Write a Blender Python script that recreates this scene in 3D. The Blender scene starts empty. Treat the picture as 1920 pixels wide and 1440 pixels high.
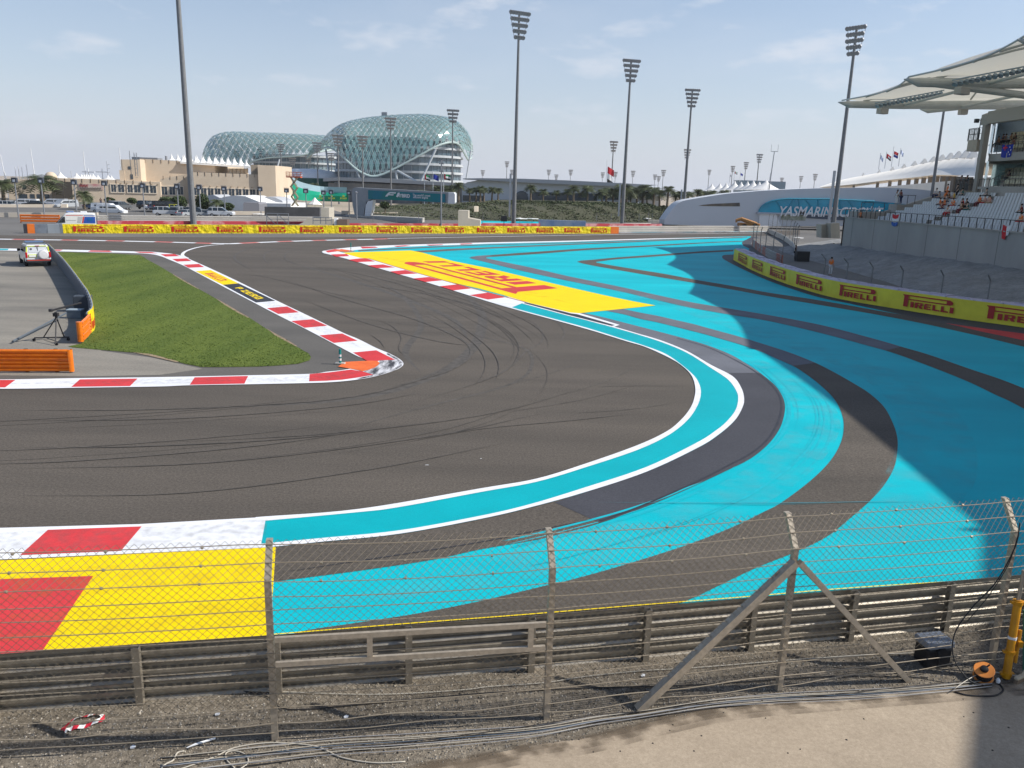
import bpy, bmesh, math, random
from mathutils import Vector, Matrix, geometry
random.seed(7)
rad = math.radians
S = bpy.context.scene
COL = S.collection

# ---------------------------------------------------------------- camera
F, PITCH, ROLL, CH = 1530.0, rad(13.52), rad(1.58), 7.5
FW = Vector((0, math.cos(PITCH), -math.sin(PITCH)))
R0 = Vector((1, 0, 0)); U0 = R0.cross(FW)
RT = math.cos(ROLL) * R0 + math.sin(ROLL) * U0
UP = -math.sin(ROLL) * R0 + math.cos(ROLL) * U0
cam_data = bpy.data.cameras.new('camera')
cam = bpy.data.objects.new('camera', cam_data); COL.objects.link(cam)
cam.matrix_world = Matrix(((RT.x, UP.x, -FW.x, 0), (RT.y, UP.y, -FW.y, 0), (RT.z, UP.z, -FW.z, CH), (0, 0, 0, 1)))
cam_data.sensor_fit = 'HORIZONTAL'; cam_data.sensor_width = 36.0; cam_data.lens = F / 1920 * 36
cam_data.clip_start = 0.1; cam_data.clip_end = 20000
S.camera = cam

# ---------------------------------------------------------------- light
SUN_EL = rad(40.0)
SUN_DIR = Vector((1.0, 0.035, 0)).normalized() * math.cos(SUN_EL) + Vector((0, 0, math.sin(SUN_EL)))   # towards the sun
sl = bpy.data.lights.new('sun', 'SUN'); sl.energy = 4.6; sl.angle = rad(0.5); sl.color = (1.0, 0.955, 0.88)
sun = bpy.data.objects.new('sun', sl); COL.objects.link(sun)
sun.location = (0, 0, 60); sun.rotation_euler = (-SUN_DIR).to_track_quat('-Z', 'Y').to_euler()

world = bpy.data.worlds.new('World'); S.world = world; world.use_nodes = True
nt = world.node_tree; nt.nodes.clear()
def N(tree, typ, **kw):
    n = tree.nodes.new(typ)
    for k, v in kw.items(): setattr(n, k, v)
    return n
sky = N(nt, 'ShaderNodeTexSky', sky_type='NISHITA', sun_disc=False, sun_elevation=SUN_EL,
        sun_rotation=math.atan2(SUN_DIR.x, SUN_DIR.y), altitude=10, air_density=1.0, dust_density=.7, ozone_density=2.5)
bg = N(nt, 'ShaderNodeBackground'); bg.inputs[1].default_value = 0.110
outw = N(nt, 'ShaderNodeOutputWorld')
tc = N(nt, 'ShaderNodeTexCoord')
# thin high clouds: noise over the view direction, flattened so that bands lie along the horizon
mp = N(nt, 'ShaderNodeMapping'); mp.inputs['Scale'].default_value = (1.0, 1.0, 3.2); mp.inputs['Location'].default_value = (3.1, 1.7, 0.4)
n1 = N(nt, 'ShaderNodeTexNoise'); n1.inputs['Scale'].default_value = 3.2; n1.inputs['Detail'].default_value = 7; n1.inputs['Roughness'].default_value = .52
r1 = N(nt, 'ShaderNodeValToRGB'); r1.color_ramp.elements[0].position = .50; r1.color_ramp.elements[1].position = .78
n2 = N(nt, 'ShaderNodeTexNoise'); n2.inputs['Scale'].default_value = 9.0; n2.inputs['Detail'].default_value = 8; n2.inputs['Roughness'].default_value = .55
r2 = N(nt, 'ShaderNodeValToRGB'); r2.color_ramp.elements[0].position = .555; r2.color_ramp.elements[1].position = .70
L = nt.links.new
L(tc.outputs['Generated'], mp.inputs[0]); L(mp.outputs[0], n1.inputs[0]); L(mp.outputs[0], n2.inputs[0])
L(n1.outputs[0], r1.inputs[0]); L(n2.outputs[0], r2.inputs[0])
ad = N(nt, 'ShaderNodeMath', operation='MULTIPLY'); L(r1.outputs[0], ad.inputs[0]); ad.inputs[1].default_value = .18
a2 = N(nt, 'ShaderNodeMath', operation='MULTIPLY'); L(r2.outputs[0], a2.inputs[0]); a2.inputs[1].default_value = .5
ad2 = N(nt, 'ShaderNodeMath', operation='ADD'); L(ad.outputs[0], ad2.inputs[0]); L(a2.outputs[0], ad2.inputs[1]); ad2.use_clamp = True
mx = N(nt, 'ShaderNodeMix', data_type='RGBA'); L(ad2.outputs[0], mx.inputs[0]); L(sky.outputs[0], mx.inputs[6])
mx.inputs[7].default_value = (6.8, 6.9, 7.2, 1)
# pale haze low over the horizon
sp = N(nt, 'ShaderNodeSeparateXYZ'); L(tc.outputs['Generated'], sp.inputs[0])
rv = N(nt, 'ShaderNodeValToRGB'); ev = rv.color_ramp.elements; ev[0].position = 0.0; ev[0].color = (.95, .95, .95, 1); ev[1].position = .34; ev[1].color = (0, 0, 0, 1)
e2 = rv.color_ramp.elements.new(.10); e2.color = (.52, .52, .52, 1)
L(sp.outputs[2], rv.inputs[0]); mv = N(nt, 'ShaderNodeMix', data_type='RGBA'); L(rv.outputs[0], mv.inputs[0]); L(mx.outputs[2], mv.inputs[6]); mv.inputs[7].default_value = (4.75, 5.1, 5.95, 1)
L(mv.outputs[2], bg.inputs[0]); L(bg.outputs[0], outw.inputs[0])

S.render.engine = 'CYCLES'
S.view_settings.view_transform = 'Standard'; S.view_settings.look = 'None'
S.view_settings.exposure = 0.30; S.view_settings.gamma = 1.0
S.render.resolution_x = 1024; S.render.resolution_y = 768

# ---------------------------------------------------------------- measuring: the photo's pixel rays met with real planes
def ray(u, v): return (u - 960) / F * RT - (v - 720) / F * UP + FW
def G(u, v, z=0.0):
    d = ray(u, v); return Vector((0, 0, CH)) + d * ((z - CH) / d.z)
def PL_(u, v, Y0, u0, k):
    """point on the upright plane that stands Y0 away at column u0 and runs at slope k"""
    r0 = ray(u0, 380); r = ray(u, v); x0 = r0.x / r0.y * Y0; Y = (Y0 - k * x0) / (1 - k * r.x / r.y); return Vector((0, 0, CH)) + r * (Y / r.y)
def AT(u, v, Y):
    d = ray(u, v); return Vector((0, 0, CH)) + d * (Y / d.y)
def ATX(u, v, X):
    d = ray(u, v); return Vector((0, 0, CH)) + d * (X / d.x)

# ---------------------------------------------------------------- materials
MATS = {}
def mat(name, col, rough=.7, col2=None, scale=1.0, detail=5, ramp=(.35, .65), metal=0, bump=0, bscale=60, spec=.3, coat=0, alpha=1, emis=0, stretch=None, bd=.02, col3=None, c3=(.62, .75), s3=.15):
    if name in MATS: return MATS[name]
    m = bpy.data.materials.new(name); m.use_nodes = True; t = m.node_tree; b = t.nodes['Principled BSDF']
    c = lambda x: (x[0], x[1], x[2], 1)
    b.inputs['Base Color'].default_value = c(col); b.inputs['Roughness'].default_value = rough
    b.inputs['Metallic'].default_value = metal; b.inputs['Specular IOR Level'].default_value = spec
    b.inputs['Coat Weight'].default_value = coat; b.inputs['Alpha'].default_value = alpha
    if emis: b.inputs['Emission Color'].default_value = c(col); b.inputs['Emission Strength'].default_value = emis
    if col2 or bump:
        g = N(t, 'ShaderNodeNewGeometry'); mpp = N(t, 'ShaderNodeMapping'); t.links.new(g.outputs['Position'], mpp.inputs[0])
        if stretch: mpp.inputs['Scale'].default_value = stretch
    if col2:
        no = N(t, 'ShaderNodeTexNoise'); no.inputs['Scale'].default_value = scale; no.inputs['Detail'].default_value = detail; no.inputs['Roughness'].default_value = .62
        rp = N(t, 'ShaderNodeValToRGB'); e = rp.color_ramp.elements; e[0].position, e[1].position = ramp; e[0].color = c(col); e[1].color = c(col2)
        t.links.new(mpp.outputs[0], no.inputs[0]); t.links.new(no.outputs[0], rp.inputs[0])
        last = rp.outputs[0]
        if col3:
            no3 = N(t, 'ShaderNodeTexNoise'); no3.inputs['Scale'].default_value = s3; no3.inputs['Detail'].default_value = 6
            r3 = N(t, 'ShaderNodeValToRGB'); r3.color_ramp.elements[0].position, r3.color_ramp.elements[1].position = c3
            mm = N(t, 'ShaderNodeMix', data_type='RGBA'); t.links.new(mpp.outputs[0], no3.inputs[0]); t.links.new(no3.outputs[0], r3.inputs[0])
            t.links.new(r3.outputs[0], mm.inputs[0]); t.links.new(last, mm.inputs[6]); mm.inputs[7].default_value = c(col3); last = mm.outputs[2]
        t.links.new(last, b.inputs['Base Color'])
    if bump:
        nb = N(t, 'ShaderNodeTexNoise'); nb.inputs['Scale'].default_value = bscale; nb.inputs['Detail'].default_value = 3
        bp = N(t, 'ShaderNodeBump'); bp.inputs['Strength'].default_value = bump; bp.inputs['Distance'].default_value = bd
        t.links.new(mpp.outputs[0], nb.inputs[0]); t.links.new(nb.outputs[0], bp.inputs['Height']); t.links.new(bp.outputs[0], b.inputs['Normal'])
    MATS[name] = m; return m
def two_scale(name, dark, light, fine, big_a, big_b, big, rough=.8, grit=.35, bump=.25, bs=90, stretch=None):
    """fine aggregate speckle multiplied over broad patches of wear"""
    m = bpy.data.materials.new(name); m.use_nodes = True; t = m.node_tree; b = t.nodes['Principled BSDF']; K = t.links.new
    g = N(t, 'ShaderNodeNewGeometry')
    a = N(t, 'ShaderNodeTexNoise'); a.inputs['Scale'].default_value = fine / 3; a.inputs['Detail'].default_value = 7; a.inputs['Roughness'].default_value = .92
    ra = N(t, 'ShaderNodeValToRGB'); ra.color_ramp.elements[0].position = .34; ra.color_ramp.elements[1].position = .66
    ra.color_ramp.elements[0].color = (*dark, 1); ra.color_ramp.elements[1].color = (*light, 1)
    mp_ = N(t, 'ShaderNodeMapping')
    if stretch: mp_.inputs['Rotation'].default_value = (0, 0, stretch[0]); mp_.inputs['Scale'].default_value = (stretch[1], stretch[2], 1)
    K(g.outputs['Position'], mp_.inputs[0])
    o = N(t, 'ShaderNodeTexNoise'); o.inputs['Scale'].default_value = big; o.inputs['Detail'].default_value = 9; o.inputs['Roughness'].default_value = .62
    ro = N(t, 'ShaderNodeValToRGB'); ro.color_ramp.elements[0].position = .3; ro.color_ramp.elements[1].position = .72
    ro.color_ramp.elements[0].color = (*big_a, 1); ro.color_ramp.elements[1].color = (*big_b, 1)
    mm = N(t, 'ShaderNodeMix', data_type='RGBA', blend_type='MULTIPLY'); mm.inputs[0].default_value = 1
    K(g.outputs['Position'], a.inputs[0]); K(mp_.outputs[0], o.inputs[0]); K(a.outputs[0], ra.inputs[0]); K(o.outputs[0], ro.inputs[0])
    K(ra.outputs[0], mm.inputs[6]); K(ro.outputs[0], mm.inputs[7]); K(mm.outputs[2], b.inputs['Base Color'])
    b.inputs['Roughness'].default_value = rough; b.inputs['Specular IOR Level'].default_value = .1 if name.startswith('paint') else .2
    if bump:
        nb = N(t, 'ShaderNodeTexNoise'); nb.inputs['Scale'].default_value = bs; nb.inputs['Detail'].default_value = 3
        bp = N(t, 'ShaderNodeBump'); bp.inputs['Strength'].default_value = bump; bp.inputs['Distance'].default_value = .015
        K(g.outputs['Position'], nb.inputs[0]); K(nb.outputs[0], bp.inputs['Height']); K(bp.outputs[0], b.inputs['Normal'])
    MATS[name] = m; return m

ASPH = two_scale('asphalt_track', (.037, .032, .0265), (.172, .150, .127), 46, (.74, .74, .74), (1.14, 1.12, 1.1), .16, stretch=(.25, .35, 2.2))
ASPH_FAR = two_scale('asphalt_grey', (.13, .125, .12), (.20, .19, .175), 30, (.75, .75, .75), (1.1, 1.1, 1.1), .08)
ASPH_CHAR = two_scale('asphalt_charcoal', (.038, .038, .045), (.082, .082, .094), 50, (.85, .85, .85), (1.1, 1.1, 1.1), .3, rough=.65)
ASPH_BLUE = two_scale('asphalt_sealed_grey', (.115, .122, .145), (.165, .172, .195), 40, (.8, .8, .8), (1.12, 1.12, 1.12), .35)
ASPH_OLD = two_scale('asphalt_service', (.17, .158, .14), (.31, .29, .255), 28, (.62, .62, .62), (1.25, 1.22, 1.16), .13, stretch=(.2, .5, 1.6))
ASPH_MID = two_scale('asphalt_verge', (.085, .082, .076), (.165, .155, .142), 36, (.75, .75, .75), (1.12, 1.1, 1.08), .2)
BLUE = two_scale('paint_blue', (.0, .37, .46), (.004, .53, .60), 70, (.72, .80, .82), (1.2, 1.12, 1.08), .16, rough=.6, bump=.12, stretch=(.4, .5, 1.5))
BLUE_K = two_scale('paint_kerb_blue', (.0, .32, .38), (.003, .42, .47), 80, (.9, .9, .9), (1.08, 1.06, 1.05), .5, rough=.55, bump=.1)
YEL = two_scale('paint_yellow', (.78, .55, .0), (.93, .69, .002), 80, (.93, .93, .93), (1.04, 1.04, 1.04), .35, rough=.6, bump=.1)
RED = two_scale('paint_red', (.53, .038, .045), (.68, .062, .068), 70, (.85, .85, .85), (1.08, 1.08, 1.08), .5, rough=.6, bump=.1)
WHITE = two_scale('paint_white', (.70, .71, .74), (.84, .85, .87), 60, (.86, .86, .86), (1.04, 1.04, 1.04), .7, rough=.6, bump=.1, stretch=(.3, .4, 3))
BLACKP = mat('paint_black', (.022, .024, .032), .6, (.035, .036, .045), 3)
ORANGEP = mat('paint_orange', (.80, .16, .03), .6, (.68, .12, .02), 2, bump=.1)
BRICKP = mat('paint_rust_red', (.42, .10, .05), .7, (.30, .08, .045), 3)
CONC = two_scale('concrete_walkway', (.28, .228, .168), (.48, .398, .305), 60, (.78, .76, .74), (1.08, 1.07, 1.05), .45, bump=.12, bs=60)
SAND = mat('sand_far', (.42, .35, .27), .9, (.32, .27, .21), .02)
GALV = mat('galvanised_steel', (.42, .375, .305), .40, (.28, .25, .205), 6, metal=.6, spec=.5, bump=.05, bscale=40)
GALV_P = mat('galvanised_post', (.47, .40, .31), .5, (.35, .30, .235), 14, metal=.35, spec=.5, bump=.08, bscale=60)
WIRE = mat('fence_wire', (.36, .30, .22), .45, metal=.4, spec=.5); MESHW = mat('mesh_wire', (.27, .225, .16), .5, metal=.35, spec=.5)
STEELD = mat('mast_grey', (.21, .215, .22), .5, (.17, .172, .175), 2, metal=.2)
DARKM = mat('dark_metal', (.035, .037, .04), .5)
WHITEM = mat('white_paint', (.78, .79, .80), .45, (.70, .71, .72), .8)
LAMPM = mat('lamp_grey', (.30, .31, .33), .35, metal=.4)
ORNG = mat('orange_rail_paint', (.80, .20, .01), .4, (.68, .15, .008), 4, coat=.2)
BANY = mat('banner_yellow', (.86, .68, .01), .5, (.70, .54, .01), 1.2, bump=1.0, bscale=1.6, bd=.3)
BANR = mat('banner_red', (.55, .022, .012), .5)
BANO = mat('banner_orange', (.80, .20, .03), .5, (.7, .16, .02), 1)
BANG = mat('banner_grey', (.20, .23, .27), .5, (.15, .17, .20), 1.5, bump=.4, bscale=2)
BLACK = mat('black_plastic', (.018, .018, .02), .45)
RUBBER = mat('rubber', (.02, .02, .022), .8)
BEIGE = mat('render_beige', (.60, .495, .375), .85, (.54, .44, .33), .25)
BEIGE2 = mat('render_sand', (.76, .66, .53), .85, (.70, .60, .48), .3)
GLASSD = mat('window_dark', (.03, .045, .06), .12, (.06, .08, .10), .4, spec=.6)
TENT = mat('tent_fabric', (.80, .79, .76), .6, (.72, .71, .69), .5)
STONE = two_scale('gravel_bank', (.17, .17, .17), (.34, .34, .33), 9, (.75, .75, .75), (1.15, 1.15, 1.15), .5, bump=1.0, bs=5)
LEAF = mat('leaf_dark', (.030, .050, .018), .6, (.075, .105, .035), 1.5)
LEAF2 = mat('leaf_palm', (.050, .068, .028), .6, (.115, .135, .06), .9)
TRUNK = mat('trunk', (.16, .12, .085), .9, (.24, .19, .13), 3)

# ---------------------------------------------------------------- mesh builder
class MB:
    def __init__(s): s.v = []; s.f = []; s.m = []; s.mi = 0
    def pt(s, p): s.v.append(Vector(p)); return len(s.v) - 1
    def face(s, idx): s.f.append(idx); s.m.append(s.mi); return s
    def quad(s, *ps):
        i = len(s.v); s.v += [Vector(p) for p in ps]; return s.face(list(range(i, i + len(ps))))
    def box(s, c, d, rz=0, taper=1.0, rot=None):
        c = Vector(c); hx, hy, hz = d[0] / 2, d[1] / 2, d[2] / 2; i = len(s.v)
        R = rot if rot is not None else Matrix.Rotation(rz, 3, 'Z')
        for z, k in ((-hz, 1), (hz, taper)):
            for x, y in ((-hx, -hy), (hx, -hy), (hx, hy), (-hx, hy)): s.v.append(c + R @ Vector((x * k, y * k, z)))
        for q in ((0, 3, 2, 1), (4, 5, 6, 7), (0, 1, 5, 4), (1, 2, 6, 5), (2, 3, 7, 6), (3, 0, 4, 7)): s.face([i + k for k in q])
        return s
    def bbox(s, c, d, b=.03, rz=0):
        """box with chamfered vertical and top edges"""
        hx, hy, hz = d[0] / 2, d[1] / 2, d[2] / 2
        pl = lambda k: [(-hx + b + k, -hy + k), (hx - b - k, -hy + k), (hx - k, -hy + b + k), (hx - k, hy - b - k), (hx - b - k, hy - k), (-hx + b + k, hy - k), (-hx + k, hy - b - k), (-hx + k, -hy + b + k)]
        R = Matrix.Rotation(rz, 3, 'Z'); c = Vector(c); i = len(s.v)
        for k, z in ((b * .6, -hz), (0, -hz + b), (0, hz - b), (b * .6, hz)):
            for x, y in pl(k): s.v.append(c + R @ Vector((x, y, z)))
        for r in range(3):
            for q in range(8): s.face([i + r * 8 + q, i + r * 8 + (q + 1) % 8, i + (r + 1) * 8 + (q + 1) % 8, i + (r + 1) * 8 + q])
        s.face([i + q for q in range(7, -1, -1)]); s.face([i + 24 + q for q in range(8)]); return s
    def tube(s, p0, p1, r0, r1=None, n=8, cap=True):
        p0, p1 = Vector(p0), Vector(p1); r1 = r0 if r1 is None else r1; d = p1 - p0
        if d.length < 1e-6: return s
        return s.path([p0, p1], [r0, r1], n, cap)
    def path(s, pts, rs, n=8, cap=True, closed=False):
        pts = [Vector(p) for p in pts]
        if not hasattr(rs, '__len__'): rs = [rs] * len(pts)
        i = len(s.v); k = len(pts); up = None
        for a in range(k):
            t = (pts[min(a + 1, k - 1)] - pts[max(a - 1, 0)])
            t = t.normalized() if t.length > 1e-9 else Vector((0, 0, 1))
            if up is None:
                up = Vector((0, 0, 1)) if abs(t.z) < .95 else Vector((1, 0, 0))
            x = t.cross(up)
            if x.length < 1e-4: x = t.cross(Vector((1, 0, 0)))
            x.normalize(); y = x.cross(t).normalized(); up = y
            for q in range(n):
                an = 2 * math.pi * (q + .5) / n; s.v.append(pts[a] + (x * math.cos(an) + y * math.sin(an)) * rs[a])
        for a in range(k - 1):
            for q in range(n): s.face([i + a * n + q, i + (a + 1) * n + q, i + (a + 1) * n + (q + 1) % n, i + a * n + (q + 1) % n])
        if cap: s.face([i + q for q in range(n)]); s.face([i + (k - 1) * n + q for q in range(n - 1, -1, -1)])
        return s
    def lathe(s, c, prof, n=16, ax=None):
        """prof = [(r, z)...] round the vertical through c (or the axis ax)"""
        c = Vector(c); i = len(s.v); Q = Vector((0, 0, 1)).rotation_difference(Vector(ax)).to_matrix() if ax is not None else Matrix.Identity(3)
        for r, z in prof:
            for q in range(n): an = 2 * math.pi * q / n; s.v.append(c + Q @ Vector((r * math.cos(an), r * math.sin(an), z)))
        for a in range(len(prof) - 1):
            for q in range(n): s.face([i + a * n + q, i + a * n + (q + 1) % n, i + (a + 1) * n + (q + 1) % n, i + (a + 1) * n + q])
        if prof[0][0] > 1e-4: s.face([i + q for q in range(n - 1, -1, -1)])
        if prof[-1][0] > 1e-4: s.face([i + (len(prof) - 1) * n + q for q in range(n)])
        return s
    def poly(s, pts):
        """flat or near-flat simple polygon, triangulated"""
        pts = [Vector(p) for p in pts]; i = len(s.v); s.v += pts
        nrm = Vector((0, 0, 0))
        for a in range(len(pts)): nrm += pts[a].cross(pts[(a + 1) % len(pts)])
        for t in geometry.tessellate_polygon([pts]):
            a, b, c = t; nn = (pts[b] - pts[a]).cross(pts[c] - pts[a])
            s.face([i + a, i + b, i + c] if nn.dot(nrm) >= 0 else [i + a, i + c, i + b])
        return s
    def prism(s, pts, vec):
        """polygon swept along vec"""
        pts = [Vector(p) for p in pts]; vec = Vector(vec); n = len(pts)
        s.poly(pts); s.poly([p + vec for p in pts]); i = len(s.v); s.v += pts + [p + vec for p in pts]
        for a in range(n): s.face([i + a, i + (a + 1) % n, i + n + (a + 1) % n, i + n + a])
        return s
    def grid(s, rows, close=False):
        i = len(s.v); n = len(rows[0])
        for r in rows: s.v += [Vector(p) for p in r]
        for a in range(len(rows) - 1):
            for q in range(n - (0 if close else 1)): s.face([i + a * n + q, i + a * n + (q + 1) % n, i + (a + 1) * n + (q + 1) % n, i + (a + 1) * n + q])
        return s
    def mesh(s, name, mats, off=None, smooth=False, doubles=False):
        me = bpy.data.meshes.new(name)
        vs = [v - off for v in s.v] if off is not None else s.v
        me.from_pydata([tuple(v) for v in vs], [], s.f)
        mats = mats if isinstance(mats, (list, tuple)) else [mats]
        for m in mats: me.materials.append(m)
        if len(mats) > 1: me.polygons.foreach_set('material_index', s.m)
        bm = bmesh.new(); bm.from_mesh(me)
        if doubles: bmesh.ops.remove_doubles(bm, verts=bm.verts, dist=.0005)
        bmesh.ops.recalc_face_normals(bm, faces=bm.faces) if s.f and not getattr(s, 'keep', False) else None
        bm.to_mesh(me); bm.free()
        if smooth: me.polygons.foreach_set('use_smooth', [True] * len(me.polygons))
        me.update(); return me
    def build(s, name, mats, parent=None, smooth=False, local=False, doubles=False):
        off = None if (parent is None or local) else world_loc(parent)
        o = bpy.data.objects.new(name, s.mesh(name, mats, off, smooth, doubles)); COL.objects.link(o)
        if parent is not None: o.parent = parent
        return o
def world_loc(o):
    p = Vector(o.location)
    while o.parent: o = o.parent; p += Vector(o.location)
    return p
def tag(o, label=None, cat=None, group=None, kind=None):
    if label: o['label'] = label
    if cat: o['category'] = cat
    if group: o['group'] = group
    if kind: o['kind'] = kind
    return o
def thing(name, label, cat, loc=(0, 0, 0), group=None, rz=0):
    o = bpy.data.objects.new(name, None); COL.objects.link(o); o.location = loc; o.rotation_euler = (0, 0, rz)
    o.empty_display_size = .3
    return tag(o, label, cat, group)
def kids(o): return [c for c in bpy.data.objects if c.parent == o]
def dup(o, loc=None, rz=None, label=None, parent=None, sc=None):
    c = o.copy(); COL.objects.link(c)
    if parent is not None: c.parent = parent
    if loc is not None: c.location = loc
    if rz is not None: c.rotation_euler = (0, 0, rz)
    if sc is not None: c.scale = sc if hasattr(sc, '__len__') else (sc, sc, sc)
    if label: c['label'] = label
    for k in kids(o): dup(k, parent=c)
    return c
def struct(name, mb, m, **kw): return tag(mb.build(name, m, **kw), kind='structure')
def spline(pts, sub=6, closed=False):
    P = [Vector(p).to_2d() if len(p) == 2 else Vector(p) for p in pts]; out = []; n = len(P)
    for i in range(n if closed else n - 1):
        p0 = P[(i - 1) % n] if closed or i > 0 else P[0] * 2 - P[1]; p1 = P[i]; p2 = P[(i + 1) % n]
        p3 = P[(i + 2) % n] if closed or i + 2 < n else P[-1] * 2 - P[-2]
        for k in range(sub):
            t = k / sub; out.append(.5 * (2 * p1 + (p2 - p0) * t + (2 * p0 - 5 * p1 + 4 * p2 - p3) * t * t + (3 * p1 - p0 - 3 * p2 + p3) * t ** 3))
    if not closed: out.append(P[-1].copy())
    return out
def gs(pts, z=0, sub=6): return [G(p[0], p[1], z) for p in spline(pts, sub)]
def gp(pts, z=0): return [G(p[0], p[1], z) for p in pts]
def sheet(name, polys, m, z):
    mb = MB()
    for pl in polys: mb.poly([(p[0], p[1], z) for p in pl])
    for k, f in enumerate(mb.f):
        a, b, c = (mb.v[i] for i in f[:3])
        if (b - a).cross(c - a).z < 0: mb.f[k] = f[::-1]
    mb.keep = True
    return struct(name, mb, m)
def lerp(a, b, t): return a + (b - a) * t
def polyline_at(pts, d):
    for a, b in zip(pts, pts[1:]):
        l = (b - a).length
        if d <= l: return a + (b - a) * (d / l), (b - a).normalized()
        d -= l
    return pts[-1].copy(), (pts[-1] - pts[-2]).normalized()
def plen(pts): return sum((b - a).length for a, b in zip(pts, pts[1:]))
def resample(pts, step):
    Ln = plen(pts); n = max(1, round(Ln / step)); return [polyline_at(pts, Ln * k / n)[0] for k in range(n + 1)]
ORD = ['leftmost', 'second', 'third', 'fourth', 'fifth', 'sixth', 'seventh', 'eighth', 'ninth', 'tenth', 'eleventh', 'twelfth', 'thirteenth', 'fourteenth', 'fifteenth', 'sixteenth', 'seventeenth', 'eighteenth', 'nineteenth', 'twentieth', 'twenty-first', 'twenty-second', 'twenty-third', 'twenty-fourth', 'twenty-fifth', 'twenty-sixth', 'twenty-seventh', 'twenty-eighth', 'twenty-ninth', 'thirtieth']
def nth(k, what='from the left'): return 'leftmost' if k == 0 else ORD[k] + ' ' + what

# lettering as flat polygons in a unit box
GL = {'I': [[(0, 0), (1, 0), (1, 1), (0, 1)]],
      'E': [[(0, 0), (1, 0), (1, .22), (.36, .22), (.36, .39), (.9, .39), (.9, .61), (.36, .61), (.36, .78), (1, .78), (1, 1), (0, 1)]],
      'L': [[(0, 0), (1, 0), (1, .25), (.38, .25), (.38, 1), (0, 1)]],
      'R': [[(0, 0), (.34, 0), (.34, 1), (0, 1)], [(.342, 1), (.342, .8), (.66, .8), (.66, .58), (.342, .58), (.342, .38), (.48, .38), (.64, 0), (1, 0), (.84, .42), (1, .56), (1, .86), (.86, 1)]]}
def pirelli():
    H = .36; out = []
    out.append([(.0, 0), (.095, 0), (.095, H), (-.035, H), (-.02, H * .93), (0, H * .86)])
    bulb = [(.93 + .062 * math.cos(a), H * .775 + .068 * math.sin(a)) for a in [rad(x) for x in range(-90, 91, 20)]]
    out.append([(.097, H), (.097, H * .90), (.86, H * .90), (.86, H * .67), (.097, H * .67), (.097, H * .57)] + bulb[:1] and
               [(.097, H), (.097, H * .90), (.87, H * .90), (.87, H * .68), (.097, H * .68), (.097, H * .585)] + [(.93, H * .585)] + bulb[1:-1] + [(.93, H)])
    x = .15
    for ch, w in zip('IRELLI', (.07, .165, .14, .14, .14, .07)):
        for pl in GL[ch]: out.append([(x + px * w, py * H * .47) for px, py in pl])
        x += w + .028
    return out
def text_polys(txt, size=1.0, bold=.0, shear=0, mname='', extrude=0.0, mat_=None, M=None, parent=None, name='lettering'):
    cu = bpy.data.curves.new('t', 'FONT'); cu.body = txt; cu.size = size; cu.offset = bold; cu.shear = shear; cu.extrude = extrude
    cu.align_x = 'CENTER'; cu.align_y = 'CENTER'; cu.resolution_u = 3
    ob = bpy.data.objects.new('t', cu); COL.objects.link(ob)
    dg = bpy.context.evaluated_depsgraph_get(); me = bpy.data.meshes.new_from_object(ob.evaluated_get(dg))
    bpy.data.objects.remove(ob)
    me.name = name; me.transform(M); me.materials.clear(); me.materials.append(mat_)
    if parent is not None: me.transform(Matrix.Translation(-world_loc(parent)))
    o = bpy.data.objects.new(name, me); COL.objects.link(o)
    if parent is not None: o.parent = parent
    return o
def frame(o, x, y, z=None):
    """matrix with origin o and the given local axes"""
    x = Vector(x).normalized(); y = Vector(y).normalized(); z = x.cross(y)
    return Matrix(((x.x, y.x, z.x, o[0]), (x.y, y.y, z.y, o[1]), (x.z, y.z, z.z, o[2]), (0, 0, 0, 1)))

# ================================================================ GROUND
g0 = MB(); g0.quad((-2400, -60, -.02), (2400, -60, -.02), (2400, 2900, -.02), (-2400, 2900, -.02)); g0.keep = True
struct('ground', g0, SAND)
sheet('tarmac', [[(-260, -30), (150, -30), (150, 196), (60, 240), (-60, 196), (-260, 230)]], ASPH_FAR, -.004)
# racing track
W1in = [(-160, 1000), (0, 992), (260, 985), (480, 971.5), (673, 956), (900, 917.5), (1006, 899), (1100, 870), (1194, 836.5), (1250, 810), (1279, 786), (1296, 763), (1303, 741), (1303, 724), (1297, 706), (1283, 690), (1260, 674.5), (1212.5, 652.3), (1171, 639.6), (1108, 620), (1046, 602.5), (983, 585.4), (920, 567.5), (860, 548.5), (800, 530), (733, 509), (690, 496.7), (650, 485.8), (617, 477.5), (606.7, 475), (603.5, 472.3), (610, 469.8), (625, 467.5), (647, 465), (677, 462.5), (737, 460), (800, 458), (860, 456.3), (920, 454.6), (1050, 452), (1220, 447.5), (1408, 443)]
KL = [(-160, 728), (0, 730), (150, 728), (300, 725.6), (352, 723.5), (456, 721.7), (560, 719.6), (622, 717.5), (672, 712.5), (710, 705), (741, 695), (754, 687.5), (756, 681), (747.5, 673), (729, 663), (705, 653), (672, 636.5), (641, 623.5), (586, 596.4), (516, 562.8), (446, 527.8), (394, 503.4), (357, 487), (343, 480.5), (322, 476.2), (306, 474.4), (284, 472.4), (252, 471.7), (164, 469.4), (109, 468.2), (0, 466), (-160, 463)]
track = gp([(-900, 1030), (-400, 1012)]) + gs(W1in) + gp([(1500, 441), (1500, 432), (1100, 438.5), (920, 441), (725, 444), (500, 445), (200, 444), (0, 441), (-160, 439), (-900, 424), (-900, 447)]) + gs(KL)[::-1] + gp([(-900, 744)])
sheet('race_track', [track], ASPH, 0.0)
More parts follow.
